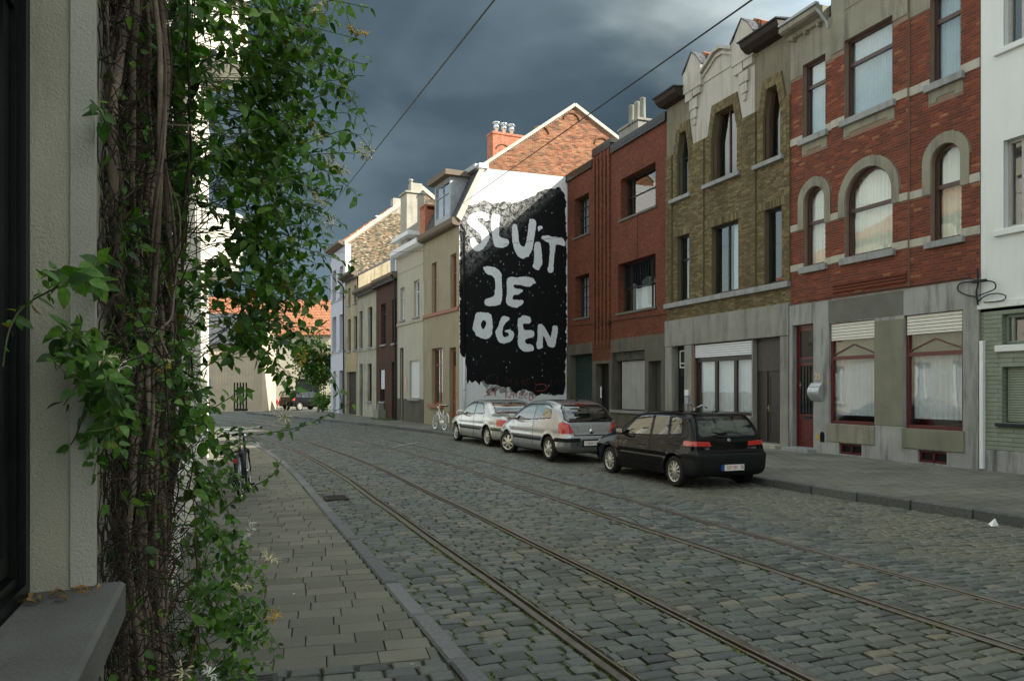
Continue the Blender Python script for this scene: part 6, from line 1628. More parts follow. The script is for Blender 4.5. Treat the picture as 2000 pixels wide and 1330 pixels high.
    for y in (.36, -.36):
        st = MB(); st.prism([(sx-.16, .42), (sx+.02, .42), (sx-.05, 1.02), (sx-.15, 1.02)], y-.23, y+.23); st.bbox(sx-.05, sx+.42, y-.23, y+.23, .34, .48, .03); st = st.build('seat', lining_m, root)
        MB().bbox(sx-.16, sx-.06, y-.12, y+.12, 1.05, 1.22, .03).build('headrest', lining_m, st)
    bx = xr+.28; st = MB().prism([(bx-.12, .45), (bx+.1, .45), (bx, .98), (bx-.1, .98)], -.58, .58).build('rear_seat', lining_m, root)
    for y in (.33, -.33): MB().bbox(bx-.10, bx-.01, y-.11, y+.11, .99, 1.09, .03).build('headrest', lining_m, st)
    MB().lathe([(.175, -.012), (.187, 0), (.175, .012)], 20, 'x', (sx+.62, .36, .93), closed=True).box(sx+.70, sx+1.1, -.62, .62, .6, .88).build('dashboard', lining_m, root)
    for k in range(1, len(names)):
        m = lab == k
        if not m.any(): continue
        sides = ((C[:, 1] > 0), (C[:, 1] <= 0)) if names[k] in ('side_window', 'taillight', 'bumper_strip', 'headlight', 'window_seal', 'side_strip', 'reflector', 'door_glass', 'indicator', 'seam', 'side_sill') else (np.ones(len(Q), bool),)
        for sd in sides:
            mm = m & sd
            if mm.any(): np_obj(names[k], P, Q[mm], mats[k], root if names[k] not in ('seam', 'window_seal') else body, n_)
    for (xa, st_) in ((xr, 0), (xf, S.get('steer', 0))):
        for y in (Wd/2-.105, -(Wd/2-.105)): wheel(root, xa, y, wr, .19, S['rim'], st_)
    # mirrors
    mx, mz = S['mirror']; my = Wd/2-.055
    for s_ in (1, -1):
        mb = MB(); i = 0
        rg = [(mx-.03, .02), (mx-.02, .085), (mx+.04, .095), (mx+.10, .06), (mx+.12, .0)]
        mb.bbox(mx-.05, mx+.09, min(s_*(my+.06), s_*(my+.27)), max(s_*(my+.06), s_*(my+.27)), mz-.075, mz+.075, .03); mb.tube([(mx+.05, s_*(my-.03), mz-.05), (mx+.03, s_*(my+.10), mz-.04)], .03, 6)
        m_ = mb.build('mirror', S.get('mir', paint), root)
        MB().quad((mx-.052, s_*(my+.09), mz-.052), (mx-.052, s_*(my+.24), mz-.052), (mx-.052, s_*(my+.24), mz+.052), (mx-.052, s_*(my+.09), mz+.052)).build('mirror_glass', MT['chrome'], m_)
    return root, F
def _segd(x, z, a, b_):
    ex, ez = b_[0]-a[0], b_[1]-a[1]; t = np.clip(((x-a[0])*ex+(z-a[1])*ez)/(ex*ex+ez*ez), 0, 1); return np.hypot(x-a[0]-ex*t, z-a[1]-ez*t)
def plate(root, x, z, txt, w=.36, hh=.115, letter=True, extra=True, rot=0.0, sub=.085):
    o = MB().bbox(x-.012, x, -w/2, w/2, z-hh/2, z+hh/2, .003).build('number_plate', plate_w, root)
    text(txt, sub, plate_r, o, (x-.0135, 0, z), (R(90), 0, R(-90)), .001)
    if extra:
        p = MB().bbox(x-.011, x, w/2+.008, w/2+.075, z-hh/2, z+hh/2, .003).build('plate_badge', plate_b if letter else plate_w, o)
        q = MB().bbox(x-.011, x, -w/2-.085, -w/2-.008, z-hh/2, z+hh/2, .003).build('plate_badge', plate_w if letter else plate_b, o)
        if letter: text('B', .10, plain('black_ink', (.02, .02, .02), .5, var=0), q, (x-.0125, -w/2-.046, z), (R(90), 0, R(-90)), .001)
    return o
def car_paint(name, col, metal, rough, coat=1.0, dust=.3):
    m, nt, b = nodes(name); v = objco(nt)
    b.inputs['Specular IOR Level'].default_value = 0.5 if metal else 0.0
    b.inputs['Metallic'].default_value = metal; b.inputs['Coat Weight'].default_value = coat; b.inputs['Coat Roughness'].default_value = .03
    # road dust
    f = remap(nt, noise_tex(nt, v, 2.5, 6, .65), .45, .75, 0, dust)
    nt.links.new(mixc(nt, f, col, mixc(nt, .6, col, (.12, .11, .09))), b.inputs['Base Color'])
    nt.links.new(remap(nt, noise_tex(nt, v, 6, 5), .3, .7, rough*.85, rough*1.2), b.inputs['Roughness'])
    return m
silver = car_paint('silver_paint_warm', (0.40, 0.395, 0.375), .8, .30, dust=.2); silver2 = car_paint('silver_paint_cool', (0.31, 0.315, 0.325), .8, .30, dust=.2); black_p = car_paint('black_paint', (0.003, 0.003, 0.0035), .0, .4, coat=.5, dust=.0)
CZ = road_z(9.0, 13)+.002
# black three-door hatchback (nearest)
A = dict(L=4.06, W=1.71, H=1.43, belt=(.86, .95), tum=.26, xr=.68, xf=3.22, wr=.298, rim='multi', mirror=(2.62, .98), mir=trim_m, k=.10, crease=.64, tail=.05, nose=.13,
  prof=[(.10, .22), (.0, .34), (-.02, .50), (-.02, .66), (.06, .70), (.08, .86), (.12, .97), (.22, 1.16), (.36, 1.34), (.50, 1.40), (.95, 1.43), (1.5, 1.435), (2.0, 1.41), (2.30, 1.35), (2.62, 1.16), (2.95, .965), (3.2, .93), (3.65, .84), (3.92, .73), (4.05, .58), (4.06, .36), (3.98, .20), (3.4, .17), (.6, .19)],
  regs=[('rear_window', 'rear', [(0, .985), (.60, .985), (.645, 1.02), (.56, 1.30), (.50, 1.335), (0, 1.345)], car_glass),
   ('windscreen', 'front', [(0, .99), (.66, .985), (.54, 1.33), (0, 1.36)], car_glass),
   ('side_window', 'xz', [(.50, 1.03), (.85, 1.00), (.92, 1.30), (.80, 1.335), (.60, 1.31)], car_glass),
   ('side_window', 'xz', [(.93, .995), (1.48, .965), (1.52, 1.345), (1.02, 1.345)], car_glass),
   ('side_window', 'xz', [(1.58, .96), (2.62, .935), (2.56, .99), (2.22, 1.26), (2.02, 1.325), (1.62, 1.345)], car_glass),
   ('taillight', 'wrap', [(.42, .80), (.98, .815), (.98, .905), (.44, .885)], .38, tail_red),
   ('reflector', 'rear', [(.50, .455), (.66, .455), (.66, .495), (.50, .495)], tail_red),
   ('bumper', 'wrap', [(-.1, .2), (1.2, .2), (1.2, .665), (-.1, .665)], .40, trim_m),
   ('side_strip', 'xz', [(1.0, .535), (2.72, .535), (2.72, .565), (1.0, .565)], plain('dull_chrome_strip', (.10, .10, .09), .3, .5)),
   ('side_sill', 'xz', [(.95, .19), (2.95, .19), (2.95, .26), (.95, .26)], trim_m),
   ('indicator', 'xz', [(2.86, .60), (2.92, .60), (2.92, .65), (2.86, .65)], tail_org),
   ('seam', 'xz', [(1.54, .30), (1.54, .95)], seam_m), ('seam', 'xz', [(2.78, .30), (2.82, .90)], seam_m), ('seam', 'xz', [(.45, .80), (2.9, .80)], trim_m),
   ('seam', 'rear', [(.70, .70), (.70, .97)], seam_m), ('seam', 'rear', [(0, .70), (.75, .70)], seam_m),
   ('headlight', 'front', [(.45, .62), (.8, .64), (.8, .74), (.45, .72)], lamp_m)])
def place(axle_r, axle_f, half):   # world points of the left wheels' contact
    d = Vector((axle_f[0]-axle_r[0], axle_f[1]-axle_r[1])).normalized(); return d
def put(name, spec, paint, rear_left, heading, label):
    hd = R(90)+R(heading)                       # local x runs forward
    f = Vector((math.cos(hd), math.sin(hd), 0)); l = Vector((-f.y, f.x, 0))
    o = Vector((rear_left[0], rear_left[1], road_z(8.6, rear_left[1]+1.3)+.002))-f*spec['xr']-l*(spec['W']/2-.02)
    return car(name, spec, paint, o, hd, label)
c1, F1_ = put('hatchback_car', A, black_p, (8.14, 12.72), 1.0, 'black three-door hatchback parked nearest, plate SSP 281')
def on_rear(F, y, z):
    x = -.2
    while x < 1.2 and F(np.array([x]), np.array([y]), np.array([z]))[0] > 0: x += .002
    return x
plate(c1, on_rear(F1_, 0, .40)+.002, .40, 'SSP\u00b7281')
em = plain('badge_silver', (.5, .52, .52), .3, .8)
x_ = on_rear(F1_, 0, .90); MB().lathe([(0, -.006), (.036, -.004), (.04, .006)], 18, 'x', (x_, 0, .90)).build('emblem', em, c1)
text('145', .075, em, c1, (on_rear(F1_, .52, .755)-.002, .52, .755), (R(90), 0, R(-90)), .002, 'badge'); text('1.4 T.SPARK', .042, em, c1, (on_rear(F1_, -.50, .755)-.002, -.50, .755), (R(90), 0, R(-90)), .002, 'badge')
MB().tube([(on_rear(F1_, 0, 1.0)-.012, .05, .995), (on_rear(F1_, .2, 1.05)-.012, .30, 1.06)], .008, 5).build('rear_wiper', trim_m, c1)
MB().tube([(.62, 0, 1.40), (.50, 0, 1.62)], [.006, .002], 5).build('aerial', trim_m, c1)
# silver three-door hatchback (middle)
Bc = dict(L=4.20, W=1.75, H=1.51, belt=(.92, 1.00), tum=.24, xr=.76, xf=3.37, wr=.312, rim='hub', mirror=(2.78, 1.05), k=.19, crease=.60, tail=.14, nose=.15, steer=R(24), mir=silver2,
  prof=[(.10, .21), (.0, .32), (-.02, .46), (-.02, .62), (.05, .68), (.08, .85), (.13, 1.0), (.28, 1.17), (.50, 1.35), (.74, 1.44), (1.15, 1.51), (1.7, 1.535), (2.15, 1.50), (2.5, 1.41), (2.9, 1.22), (3.3, 1.03), (3.55, .96), (3.88, .85), (4.08, .73), (4.19, .55), (4.20, .34), (4.1, .2), (3.4, .17), (.7, .19)],
  regs=[('rear_window', 'rear', [(0, 1.0), (.60, 1.005), (.67, 1.05), (.60, 1.33), (.52, 1.385), (0, 1.405)], car_glass),
   ('windscreen', 'front', [(0, 1.05), (.68, 1.04), (.54, 1.40), (0, 1.43)], car_glass),
   ('side_window', 'xz', [(.72, 1.09), (1.60, 1.035), (1.60, 1.40), (1.0, 1.395), (.80, 1.33)], car_glass),
   ('side_window', 'xz', [(1.66, 1.03), (2.95, 1.0), (2.86, 1.08), (2.45, 1.31), (2.15, 1.39), (1.66, 1.40)], car_glass),
   ('taillight', 'wrap', [(.50, .74), (.60, .70), (1.0, .72), (1.0, .98), (.72, .985), (.60, .93)], .30, tail_red),
   ('bumper_strip', 'wrap', [(.36, .50), (1.2, .50), (1.2, .60), (.36, .60)], .45, trim_m),
   ('bumper_recess', 'rear', [(-.1, .38), (.30, .38), (.30, .56), (-.1, .56)], trim_m),
   ('side_strip', 'xz', [(1.12, .48), (2.92, .48), (2.92, .545), (1.12, .545)], trim_m),
   ('seam', 'xz', [(1.62, .26), (1.62, 1.0)], seam_m), ('seam', 'xz', [(2.88, .28), (2.95, .98)], seam_m),
   ('seam', 'rear', [(0, .665), (.50, .665), (.50, .74)], seam_m), ('seam', 'rear', [(.60, .93), (.74, 1.0)], seam_m),
   ('headlight', 'front', [(.42, .66), (.8, .66), (.8, .84), (.45, .78)], lamp_m)])
c2, F2_ = put('hatchback_car', Bc, silver2, (7.68, 17.75), 3.0, 'silver three-door hatchback parked between the black hatchback and the saloon')
plate(c2, on_rear(F2_, 0, .47)+.002, .47, 'SGV\u00b7171', letter=False)
x_ = on_rear(F2_, 0, .86); MB().tube([(x_-.004, .02, .90), (x_-.006, -.01, .915), (x_-.006, -.015, .88), (x_-.005, .015, .85), (x_-.005, .02, .825), (x_-.005, -.02, .82)], .007, 5).tube([(x_-.005, .0, .875), (x_-.005, .028, .87)], .006, 5).build('emblem', em, c2)
x_ = on_rear(F2_, 0, .745); MB().lathe([(0, -.03), (.05, -.022), (.07, .0)], 14, 'x', (x_, 0, .745)).build('boot_handle', MT['chrome'], c2)
text('PEUGEOT', .045, plain('badge_grey', (.2, .21, .22), .4, .6), c2, (on_rear(F2_, .44, .86)-.002, .44, .86), (R(90), 0, R(-90)), .002, 'badge'); text('307', .05, em, c2, (on_rear(F2_, -.5, .84)-.002, -.5, .84), (R(90), 0, R(-90)), .002, 'badge')
MB().bbox(on_rear(F2_, 0, 1.42)-.012, on_rear(F2_, 0, 1.42)+.03, -.14, .14, 1.41, 1.435, .004).build('brake_light', tail_red, c2)
MB().bbox(.78, .86, -.02, .02, 1.49, 1.53, .006).tube([(.80, 0, 1.52), (.74, 0, 1.60)], [.006, .003], 5).build('aerial', trim_m, c2)
# silver saloon (farthest of the three)
Cc = dict(L=4.80, W=1.80, H=1.44, belt=(.90, .98), tum=.26, xr=1.13, xf=3.96, wr=.315, rim='star', mirror=(3.18, 1.02), k=.14, crease=.62, tail=.10, nose=.16, step=.026,
  prof=[(.14, .22), (.02, .34), (-.01, .48), (-.01, .64), (.05, .80), (.14, .93), (.30, .985), (.62, 1.0), (.92, 1.03), (1.20, 1.22), (1.50, 1.37), (1.80, 1.425), (2.3, 1.445), (2.75, 1.42), (3.05, 1.33), (3.35, 1.15), (3.65, 1.0), (3.9, .96), (4.4, .86), (4.68, .74), (4.79, .56), (4.80, .36), (4.7, .2), (4.0, .17), (.9, .19)],
  regs=[('rear_window', 'rear', [(0, 1.05), (.62, 1.05), (.55, 1.33), (0, 1.37)], car_glass),
   ('windscreen', 'front', [(0, 1.04), (.70, 1.03), (.56, 1.36), (0, 1.385)], car_glass),
   ('side_window', 'xz', [(1.42, 1.04), (2.22, 1.01), (2.22, 1.35), (1.85, 1.345), (1.62, 1.28)], car_glass),
   ('side_window', 'xz', [(2.28, 1.01), (3.28, .99), (3.20, 1.06), (2.92, 1.27), (2.70, 1.35), (2.28, 1.355)], car_glass),
   ('taillight', 'wrap', [(.46, .66), (1.0, .66), (1.0, .86), (.62, .86)], .42, tail_red),
   ('side_strip', 'xz', [(1.6, .50), (3.52, .50), (3.52, .555), (1.6, .555)], trim_m),
   ('bumper_strip', 'wrap', [(-.1, .52), (1.2, .52), (1.2, .565), (-.1, .565)], .8, trim_m),
   ('seam', 'xz', [(2.25, .28), (2.25, 1.0)], seam_m), ('seam', 'xz', [(3.42, .28), (3.42, .97)], seam_m), ('seam', 'xz', [(1.52, .75), (1.35, 1.02)], seam_m),
   ('seam', 'rear', [(0, .66), (.56, .66), (.62, .9)], seam_m),
   ('headlight', 'front', [(.40, .62), (.85, .62), (.85, .80), (.40, .76)], lamp_m)])
c3, F3_ = put('saloon_car', Cc, silver, (7.74, 22.7), 3.4, 'silver beige saloon parked in front of the mural')
plate(c3, on_rear(F3_, 0, .72)+.002, .72, 'KDF\u00b7468', extra=False)
# black off-roader far away
Sv = dict(L=4.40, W=1.82, H=1.72, belt=(1.02, 1.06), tum=.16, xr=.85, xf=3.50, wr=.36, rim='star', mirror=(2.9, 1.15), k=.12, tail=.08, nose=.12, step=.05,
  prof=[(.1, .34), (.0, .5), (.0, .8), (.06, 1.05), (.16, 1.35), (.32, 1.62), (.6, 1.70), (1.4, 1.73), (2.2, 1.71), (2.6, 1.62), (3.05, 1.22), (3.3, 1.13), (4.0, 1.05), (4.3, .92), (4.4, .7), (4.36, .4), (3.8, .3), (.6, .3)],
  regs=[('rear_window', 'rear', [(0, 1.12), (.66, 1.12), (.60, 1.5), (0, 1.54)], car_glass),
   ('side_window', 'xz', [(.5, 1.13), (1.0, 1.12), (1.02, 1.58), (.66, 1.55)], car_glass), ('side_window', 'xz', [(1.08, 1.12), (1.9, 1.11), (1.9, 1.60), (1.1, 1.59)], car_glass), ('side_window', 'xz', [(1.97, 1.11), (2.9, 1.1), (2.5, 1.52), (2.3, 1.58), (1.97, 1.60)], car_glass),
   ('taillight', 'wrap', [(.60, .85), (1.0, .85), (1.0, 1.2), (.66, 1.2)], .35, tail_red)])
fx = Vector((5.0, 67.6, -.03)); car('off_road_car', Sv, black_p, fx, math.atan2(5.2, 4.4)-.25, 'black off-road car parked across the end of the street')
Rc = dict(Sv); c5, _ = car('compact_car', dict(A, step=.05), car_paint('red_paint', (.35, .02, .02), 0, .3), Vector((2.4, 72.5, -.03)), R(60), 'small red car half hidden behind the black off-road car')
# ------------------------------------------------------------------ bicycles
def bicycle(name, loc, rz, lean, fm, label, parts_dark=MT['darkframe'], guard=None, swept=False):
    root = empty(name, loc, rz, label, 'bicycle'); root.rotation_euler = (lean, 0, rz)
    r = .335; xr, xf = 0.0, 1.06
    for x, nm in ((xr, 'wheel'), (xf, 'wheel')):
        w = MB().lathe([(r-.016, -.016), (r, -.012), (r+.006, 0), (r, .012), (r-.016, .016), (r-.02, 0)], 36, 'y', (x, 0, r), closed=True).build(nm, rubber, root, smooth=True)
        MB().lathe([(r-.035, -.012), (r-.016, -.014), (r-.016, .014), (r-.035, .012)], 32, 'y', (x, 0, r), closed=True).build('rim', MT['chrome'], w)
        mb = MB()
        for k in range(18):
            a = 2*math.pi*k/18; mb.tube([(x+.02*math.cos(a+.6), (.02 if k % 2 else -.02), r+.02*math.sin(a+.6)), (x+(r-.03)*math.cos(a), 0, r+(r-.03)*math.sin(a))], .0022, 3, False)
        mb.lathe([(.022, -.03), (.022, .03)], 10, 'y', (x, 0, r)); mb.build('spokes', MT['chrome'], w)
        P = [(x+(r+.03)*math.cos(a), 0, r+(r+.03)*math.sin(a)) for a in ([R(d) for d in range(20, 190, 12)] if x == xr else [R(d) for d in range(45, 185, 12)])]
        mb = MB()
        for p, q in zip(P[:-1], P[1:]): mb.quad((p[0], -.025, p[2]), (q[0], -.025, q[2]), (q[0], 0, q[2]+.012), (p[0], 0, p[2]+.012)); mb.quad((p[0], .025, p[2]), (q[0], .025, q[2]), (q[0], 0, q[2]+.012), (p[0], 0, p[2]+.012))
        mb.build('mudguard', guard or fm, root)
    bb = (.44, 0, .29); st = (.28, 0, .86); ht = (.84, 0, .88); hb = (.88, 0, .70)
    mb = MB(); mb.tube([bb, (.30, 0, .78)], .016, 8); mb.tube([bb, hb], .019, 8); mb.tube([(.36, 0, .52), (.86, 0, .80)], .016, 8); mb.tube([hb, ht], .019, 8)
    for s_ in (-.045, .045):
        mb.tube([bb, (0, s_, r)], .010, 6); mb.tube([(.31, 0, .74), (0, s_, r)], .009, 6); mb.tube([hb, (.93, s_, .64), (1.03, s_, r)], .011, 6)
    mb.build('frame', fm, root, smooth=True)
    MB().tube([(.30, 0, .78), (.27, 0, .93)], .012, 8).build('seat_post', MT['chrome'], root)
    MB().prismx([(-.08, .955), (-.09, .985), (0, 1.0), (.09, .985), (.08, .955)], .12, .24).prismx([(-.03, .96), (-.03, .985), (.03, .985), (.03, .96)], .24, .40).build('saddle', trim_m, root)
    mb = MB(); mb.tube([ht, (.84, 0, 1.05)], .013, 8)
    if swept: mb.tube([(.70, -.30, 1.15), (.78, -.24, 1.20), (.84, -.12, 1.12), (.85, 0, 1.06), (.84, .12, 1.12), (.78, .24, 1.20), (.70, .30, 1.15)], .012, 8)
    else: mb.tube([(.70, -.28, 1.04), (.82, -.18, 1.03), (.83, 0, 1.02), (.82, .18, 1.03), (.70, .28, 1.04)], .012, 8)
    hb_ = mb.build('handlebar', MT['chrome'], root, smooth=True)
    for s_ in (-1, 1): MB().tube([(.70, s_*.285, 1.045 if not swept else 1.155), (.60, s_*.30, 1.03 if not swept else 1.12)], .018, 8).build('grip', trim_m, hb_)
    mb = MB().lathe([(.085, -.004), (.095, 0), (.085, .004)], 24, 'y', (bb[0], -.06, bb[2])); mb.tube([(bb[0], -.07, bb[2]), (bb[0]+.12, -.08, bb[2]-.11)], .010, 6).tube([(bb[0], .07, bb[2]), (bb[0]-.12, .08, bb[2]+.11)], .010, 6); mb.box(bb[0]+.08, bb[0]+.16, -.15, -.08, bb[2]-.13, bb[2]-.10).box(bb[0]-.16, bb[0]-.08, .08, .15, bb[2]+.10, bb[2]+.13); mb.build('crankset', parts_dark, root)
    MB().box(-.06, .40, .068, .09, r-.05, r+.06).build('chain_guard', guard or fm, root)
    mb = MB().tube([(-.22, -.06, .73), (.22, -.06, .73)], .006, 5).tube([(-.22, .06, .73), (.22, .06, .73)], .006, 5)
    for k in range(4): mb.tube([(-.2+k*.13, -.06, .73), (-.2+k*.13, .06, .73)], .005, 5)
    mb.tube([(0, -.06, r), (-.05, -.06, .73)], .006, 5).tube([(0, .06, r), (-.05, .06, .73)], .006, 5); mb.build('carrier', parts_dark, root)
    MB().lathe([(0, -.012), (.03, -.01), (.03, .01)], 12, 'x', (-.36, 0, .62)).build('rear_lamp', tail_red, root)
    MB().lathe([(.02, -.03), (.045, .03), (0, .035)], 12, 'x', (.93, 0, .90)).build('front_lamp', MT['chrome'], root)
    return root
bwhite = plain('white_bike_paint', (0.70, 0.72, 0.70), .35, var=.05)
bicycle('bicycle', (8.50, 30.30, .10), R(96), R(7), bwhite, 'white bicycle leaning by the orange window sill of the olive house', guard=None)
bicycle('bicycle', (13.72, 19.62, .118), R(92), R(8), plain('dark_blue_bike', (.02, .03, .06), .4), 'bicycle behind the black hatchback, only its swept handlebar showing', swept=True)
bicycle('bicycle', (.27, 12.05, PAV_L), R(82), R(-4), plain('black_bike_paint', (.012, .014, .018), .3), 'black bicycle parked at the left wall behind the vine', guard=plain('black_guard', (.012, .013, .015), .25))
# ------------------------------------------------------------------ overhead wires
wire_m = plain('overhead_wire', (0.012, 0.013, 0.015), .5, var=0)
def wire(a, b_, sag, r, label, name='overhead_wire'):
    a, b_ = Vector(a), Vector(b_); P = []
    for k in range(33):
        t = k/32; p = a.lerp(b_, t); p.z -= sag*4*t*(1-t); P.append(p)
    tag(MB().tube(P, r, 5).build(name, wire_m), label, 'wire', 'wires over the street')
wire((2.67, 7.54, 5.84), (5.62, 59.6, 12.71), .0, .011, 'thin overhead wire running from above the street towards the far roofs at left')
wire((5.83, 7.42, 6.34), (9.79, 31.79, 9.83), .0, .012, 'thin overhead wire reaching the mansard roof of the mural house')
wire((5.42, 42.85, 9.27), (12.98, 28.45, 7.95), .25, .008, 'slack thin wire crossing in front of the painted letters')
# ------------------------------------------------------------------ litter
mb = MB(); mb.v = [(0, 0, 0), (.16, .02, .0), (.13, .05, .10), (.05, .09, .02)]; mb.f = [(0, 1, 2), (0, 2, 3), (1, 3, 2)]
o = mb.build('paper_scrap', plain('white_paper', (.75, .76, .75), .8, var=0)); o.location = (9.78, 7.45, -.095); tag(o, 'torn white paper scrap lying by the right kerb', 'paper')
rl2 = random.Random(21); lm_ = {'petal': plain('yellow_petal', (.5, .42, .08), .8, var=0), 'scrap': plain('pale_scrap', (.55, .55, .52), .8, var=0)}
for i in range(46):
    kind = 'petal' if i % 3 else 'scrap'
    Y = rl2.uniform(4.2, 16); X = rl2.uniform(.2, 9.5)
    z = (PAV_L+.004 if X < 1.28 else road_z(X)+.006); s_ = rl2.uniform(.008, .018)
    mb = MB(); mb.v = [(-s_, 0, 0), (0, -s_*.5, .003), (s_, 0, .001), (0, s_*.5, .005)]; mb.f = [(0, 1, 2, 3)]
    o = mb.build('fallen_leaf' if kind == 'petal' else 'litter_scrap', lm_[kind]); o.location = (X, Y, z); o.rotation_euler = (0, 0, rl2.uniform(0, 3))
    tag(o, 'tiny yellowed leaf lying on the street paving' if kind == 'petal' else 'tiny pale scrap of litter on the street paving', 'leaf' if kind == 'petal' else 'litter', 'yellow leaves on the paving' if kind == 'petal' else 'scraps on the paving')
# ------------------------------------------------------------------ honeysuckle on the wall
CLUSTERS = [('r',0.32,4.16,3.64),('r',0.51,4.7,3.75),('r',0.24,4.73,3.63),('r',0.53,4.19,3.71),('r',0.55,4.38,3.37),('r',0.36,4.42,3.28),('r',0.16,4.67,3.16),('r',0.36,4.71,3.07),('r',0.46,4.07,2.96),('r',0.21,4.11,2.74),('r',0.48,4.7,2.84),('r',0.34,4.41,2.59),('r',0.22,4.74,2.55),('r',0.26,4.07,2.32),('r',0.44,4.38,2.39),('r',0.49,4.6,2.13),('r',0.27,4.26,2.1),('r',0.19,4.9,2.24),('r',0.37,4.8,2.11),('r',0.19,4.12,1.95),('r',-0.03,4.2,2.89),('r',-0.01,4.64,3.91),('r',0.19,4.9,3.44),('r',0.33,4.37,3.45),('r',0.09,4.32,2.83),('r',0.41,4.37,3.15),('r',-0.08,4.22,1.51),('r',0.53,4.16,2.94),('r',0.18,4.48,3.84),('r',0.42,4.43,3.89),('r',0.3,4.26,2.75),('l',-0.34,3.04,2.28),('l',-0.34,3.19,2.06),('l',-0.26,3.42,2.1),('l',-0.33,3.39,1.91),('l',-0.34,2.56,1.83),('l',-0.34,3.04,1.73),('l',-0.26,3.46,1.71),('l',-0.34,2.67,1.64),('l',-0.34,3.35,1.55),('l',-0.25,4.26,2.06),('l',-0.22,4.16,1.82),('l',-0.11,3.65,1.93),('l',-0.09,3.78,1.7),('l',-0.22,4.07,1.52),('l',-0.31,3.54,2.32),('l',-0.25,4.22,2.28),('l',-0.12,3.84,2.24),('l',-0.34,2.47,1.89),('d',0.02,4.59,1.43),('d',-0.02,4.37,1.27),('d',0.02,4.54,0.95),('d',0.13,4.69,0.8),('d',0.18,4.64,0.57),('d',0.07,4.47,0.54),('d',0.2,4.47,0.41),('d',-0.01,4.19,0.72),('d',-0.06,4.35,0.37),('d',-0.35,4.58,0.3),('d',-0.19,4.51,0.22),('d',0.04,4.26,0.36),('d',-0.03,4.53,1.12),('d',-0.12,4.66,0.73),('u',-0.21,3.93,3.5),('u',-0.17,3.72,3.07),('u',-0.29,3.81,3.39),('u',-0.23,3.83,2.8),('u',-0.17,3.98,2.82),('u',-0.31,3.87,3.27),('u',-0.09,3.71,3.12),('u',-0.27,3.84,2.49),('u',-0.07,3.46,3.36)]
TENDRILS = [[(0.44,4.32,3.73),(0.54,4.23,3.57),(0.59,4.16,3.41),(0.67,4.02,3.22),(0.72,3.95,3.07),(0.68,3.96,2.96)],[(0.54,4.29,3.56),(0.61,4.15,3.45),(0.7,4.01,3.4)],[(0.33,4.36,3.79),(0.49,4.3,3.87),(0.59,4.16,3.83),(0.64,4.03,3.62)],[(0.44,4.32,3.06),(0.53,4.18,3.05),(0.64,4.03,3.1),(0.71,3.96,3.01)],[(0.41,4.33,2.78),(0.53,4.18,2.7),(0.6,4.05,2.62)],[(0.18,4.42,1.52),(0.33,4.31,1.55),(0.45,4.21,1.59),(0.54,4.07,1.65),(0.63,3.98,1.7)],[(-0.01,4.6,1.08),(0.12,4.44,1.21),(0.25,4.29,1.31),(0.29,4.17,1.4)],[(-0.34,3.04,2.24),(-0.35,2.3,2.08),(-0.34,1.96,2.0),(-0.46,2.23,1.98),(-0.46,2.08,1.91),(-0.46,2.02,1.82)],[(-0.34,2.78,2.1),(-0.34,2.22,2.05),(-0.46,2.54,2.11),(-0.46,2.41,2.07)],[(-0.34,2.72,2.6),(-0.34,2.58,2.6),(-0.34,2.4,2.57)],[(-0.34,2.91,1.89),(-0.34,2.22,1.85),(-0.34,2.05,1.85)],[(-0.34,2.84,1.67),(-0.34,2.47,1.64),(-0.34,2.34,1.58)],[(0.05,4.58,0.65),(0.18,4.42,0.54),(0.29,4.27,0.39)],[(0.23,4.4,2.64),(0.43,4.22,2.56),(0.54,4.07,2.52)],[(0.52,4.08,1.88),(0.56,4.01,1.77),(0.59,4.0,1.66)]]
FLOWERS = [(-0.34,2.52,1.84),(-0.34,2.81,1.83),(-0.25,3.3,1.87),(-0.23,3.3,1.83),(-0.27,3.84,0.51),(-0.18,3.81,0.48),(-0.09,3.88,0.43),(0.2,4.31,0.85),(0.25,4.29,0.55),(0.06,4.25,0.72),(0.3,4.38,3.15),(0.39,4.34,3.19),(0.44,4.32,3.15),(0.63,4.04,3.59),(0.09,4.24,3.72),(0.48,4.2,3.77),(0.52,4.08,2.62),(0.44,4.22,2.76),(0.4,4.23,1.93),(0.47,4.2,1.94),(0.55,4.07,2.88),(0.14,4.33,1.0),(0.28,4.17,1.62),(0.5,4.14,2.93),(0.66,3.97,2.96)]
rv = random.Random(17)
def leaf_material():
    m = bpy.data.materials.new('honeysuckle_leaf'); m.use_nodes = True; nt = m.node_tree; b = nt.nodes['Principled BSDF']; out = nt.nodes['Material Output']
    r = ramp(nt, [(0, (0.016, 0.048, 0.010)), (0.35, (0.042, 0.110, 0.016)), (0.7, (0.095, 0.215, 0.030)), (0.94, (0.18, 0.32, 0.055)), (0.965, (0.22, 0.20, 0.03)), (1, (0.16, 0.09, 0.02))]); nt.links.new(rnd_out(nt), r.inputs['Fac'])
    v = N(nt, 'ShaderNodeNewGeometry').outputs['Position']
    c = mixc(nt, 1.0, r.outputs['Color'], mixc(nt, remap(nt, noise_tex(nt, v, 70, 4), .3, .7), (.7,)*3, (1.35,)*3), 'MULTIPLY')
    nt.links.new(c, b.inputs['Base Color']); b.inputs['Roughness'].default_value = .45; b.inputs['Specular IOR Level'].default_value = .35
    tr = N(nt, 'ShaderNodeBsdfTranslucent'); nt.links.new(mixc(nt, 1.0, c, (1.3, 1.6, .6), 'MULTIPLY'), tr.inputs['Color'])
    mx = N(nt, 'ShaderNodeMixShader'); mx.inputs[0].default_value = .32
    nt.links.new(b.outputs[0], mx.inputs[1]); nt.links.new(tr.outputs[0], mx.inputs[2]); nt.links.new(mx.outputs[0], out.inputs['Surface'])
    return m
leaf_m = leaf_material()
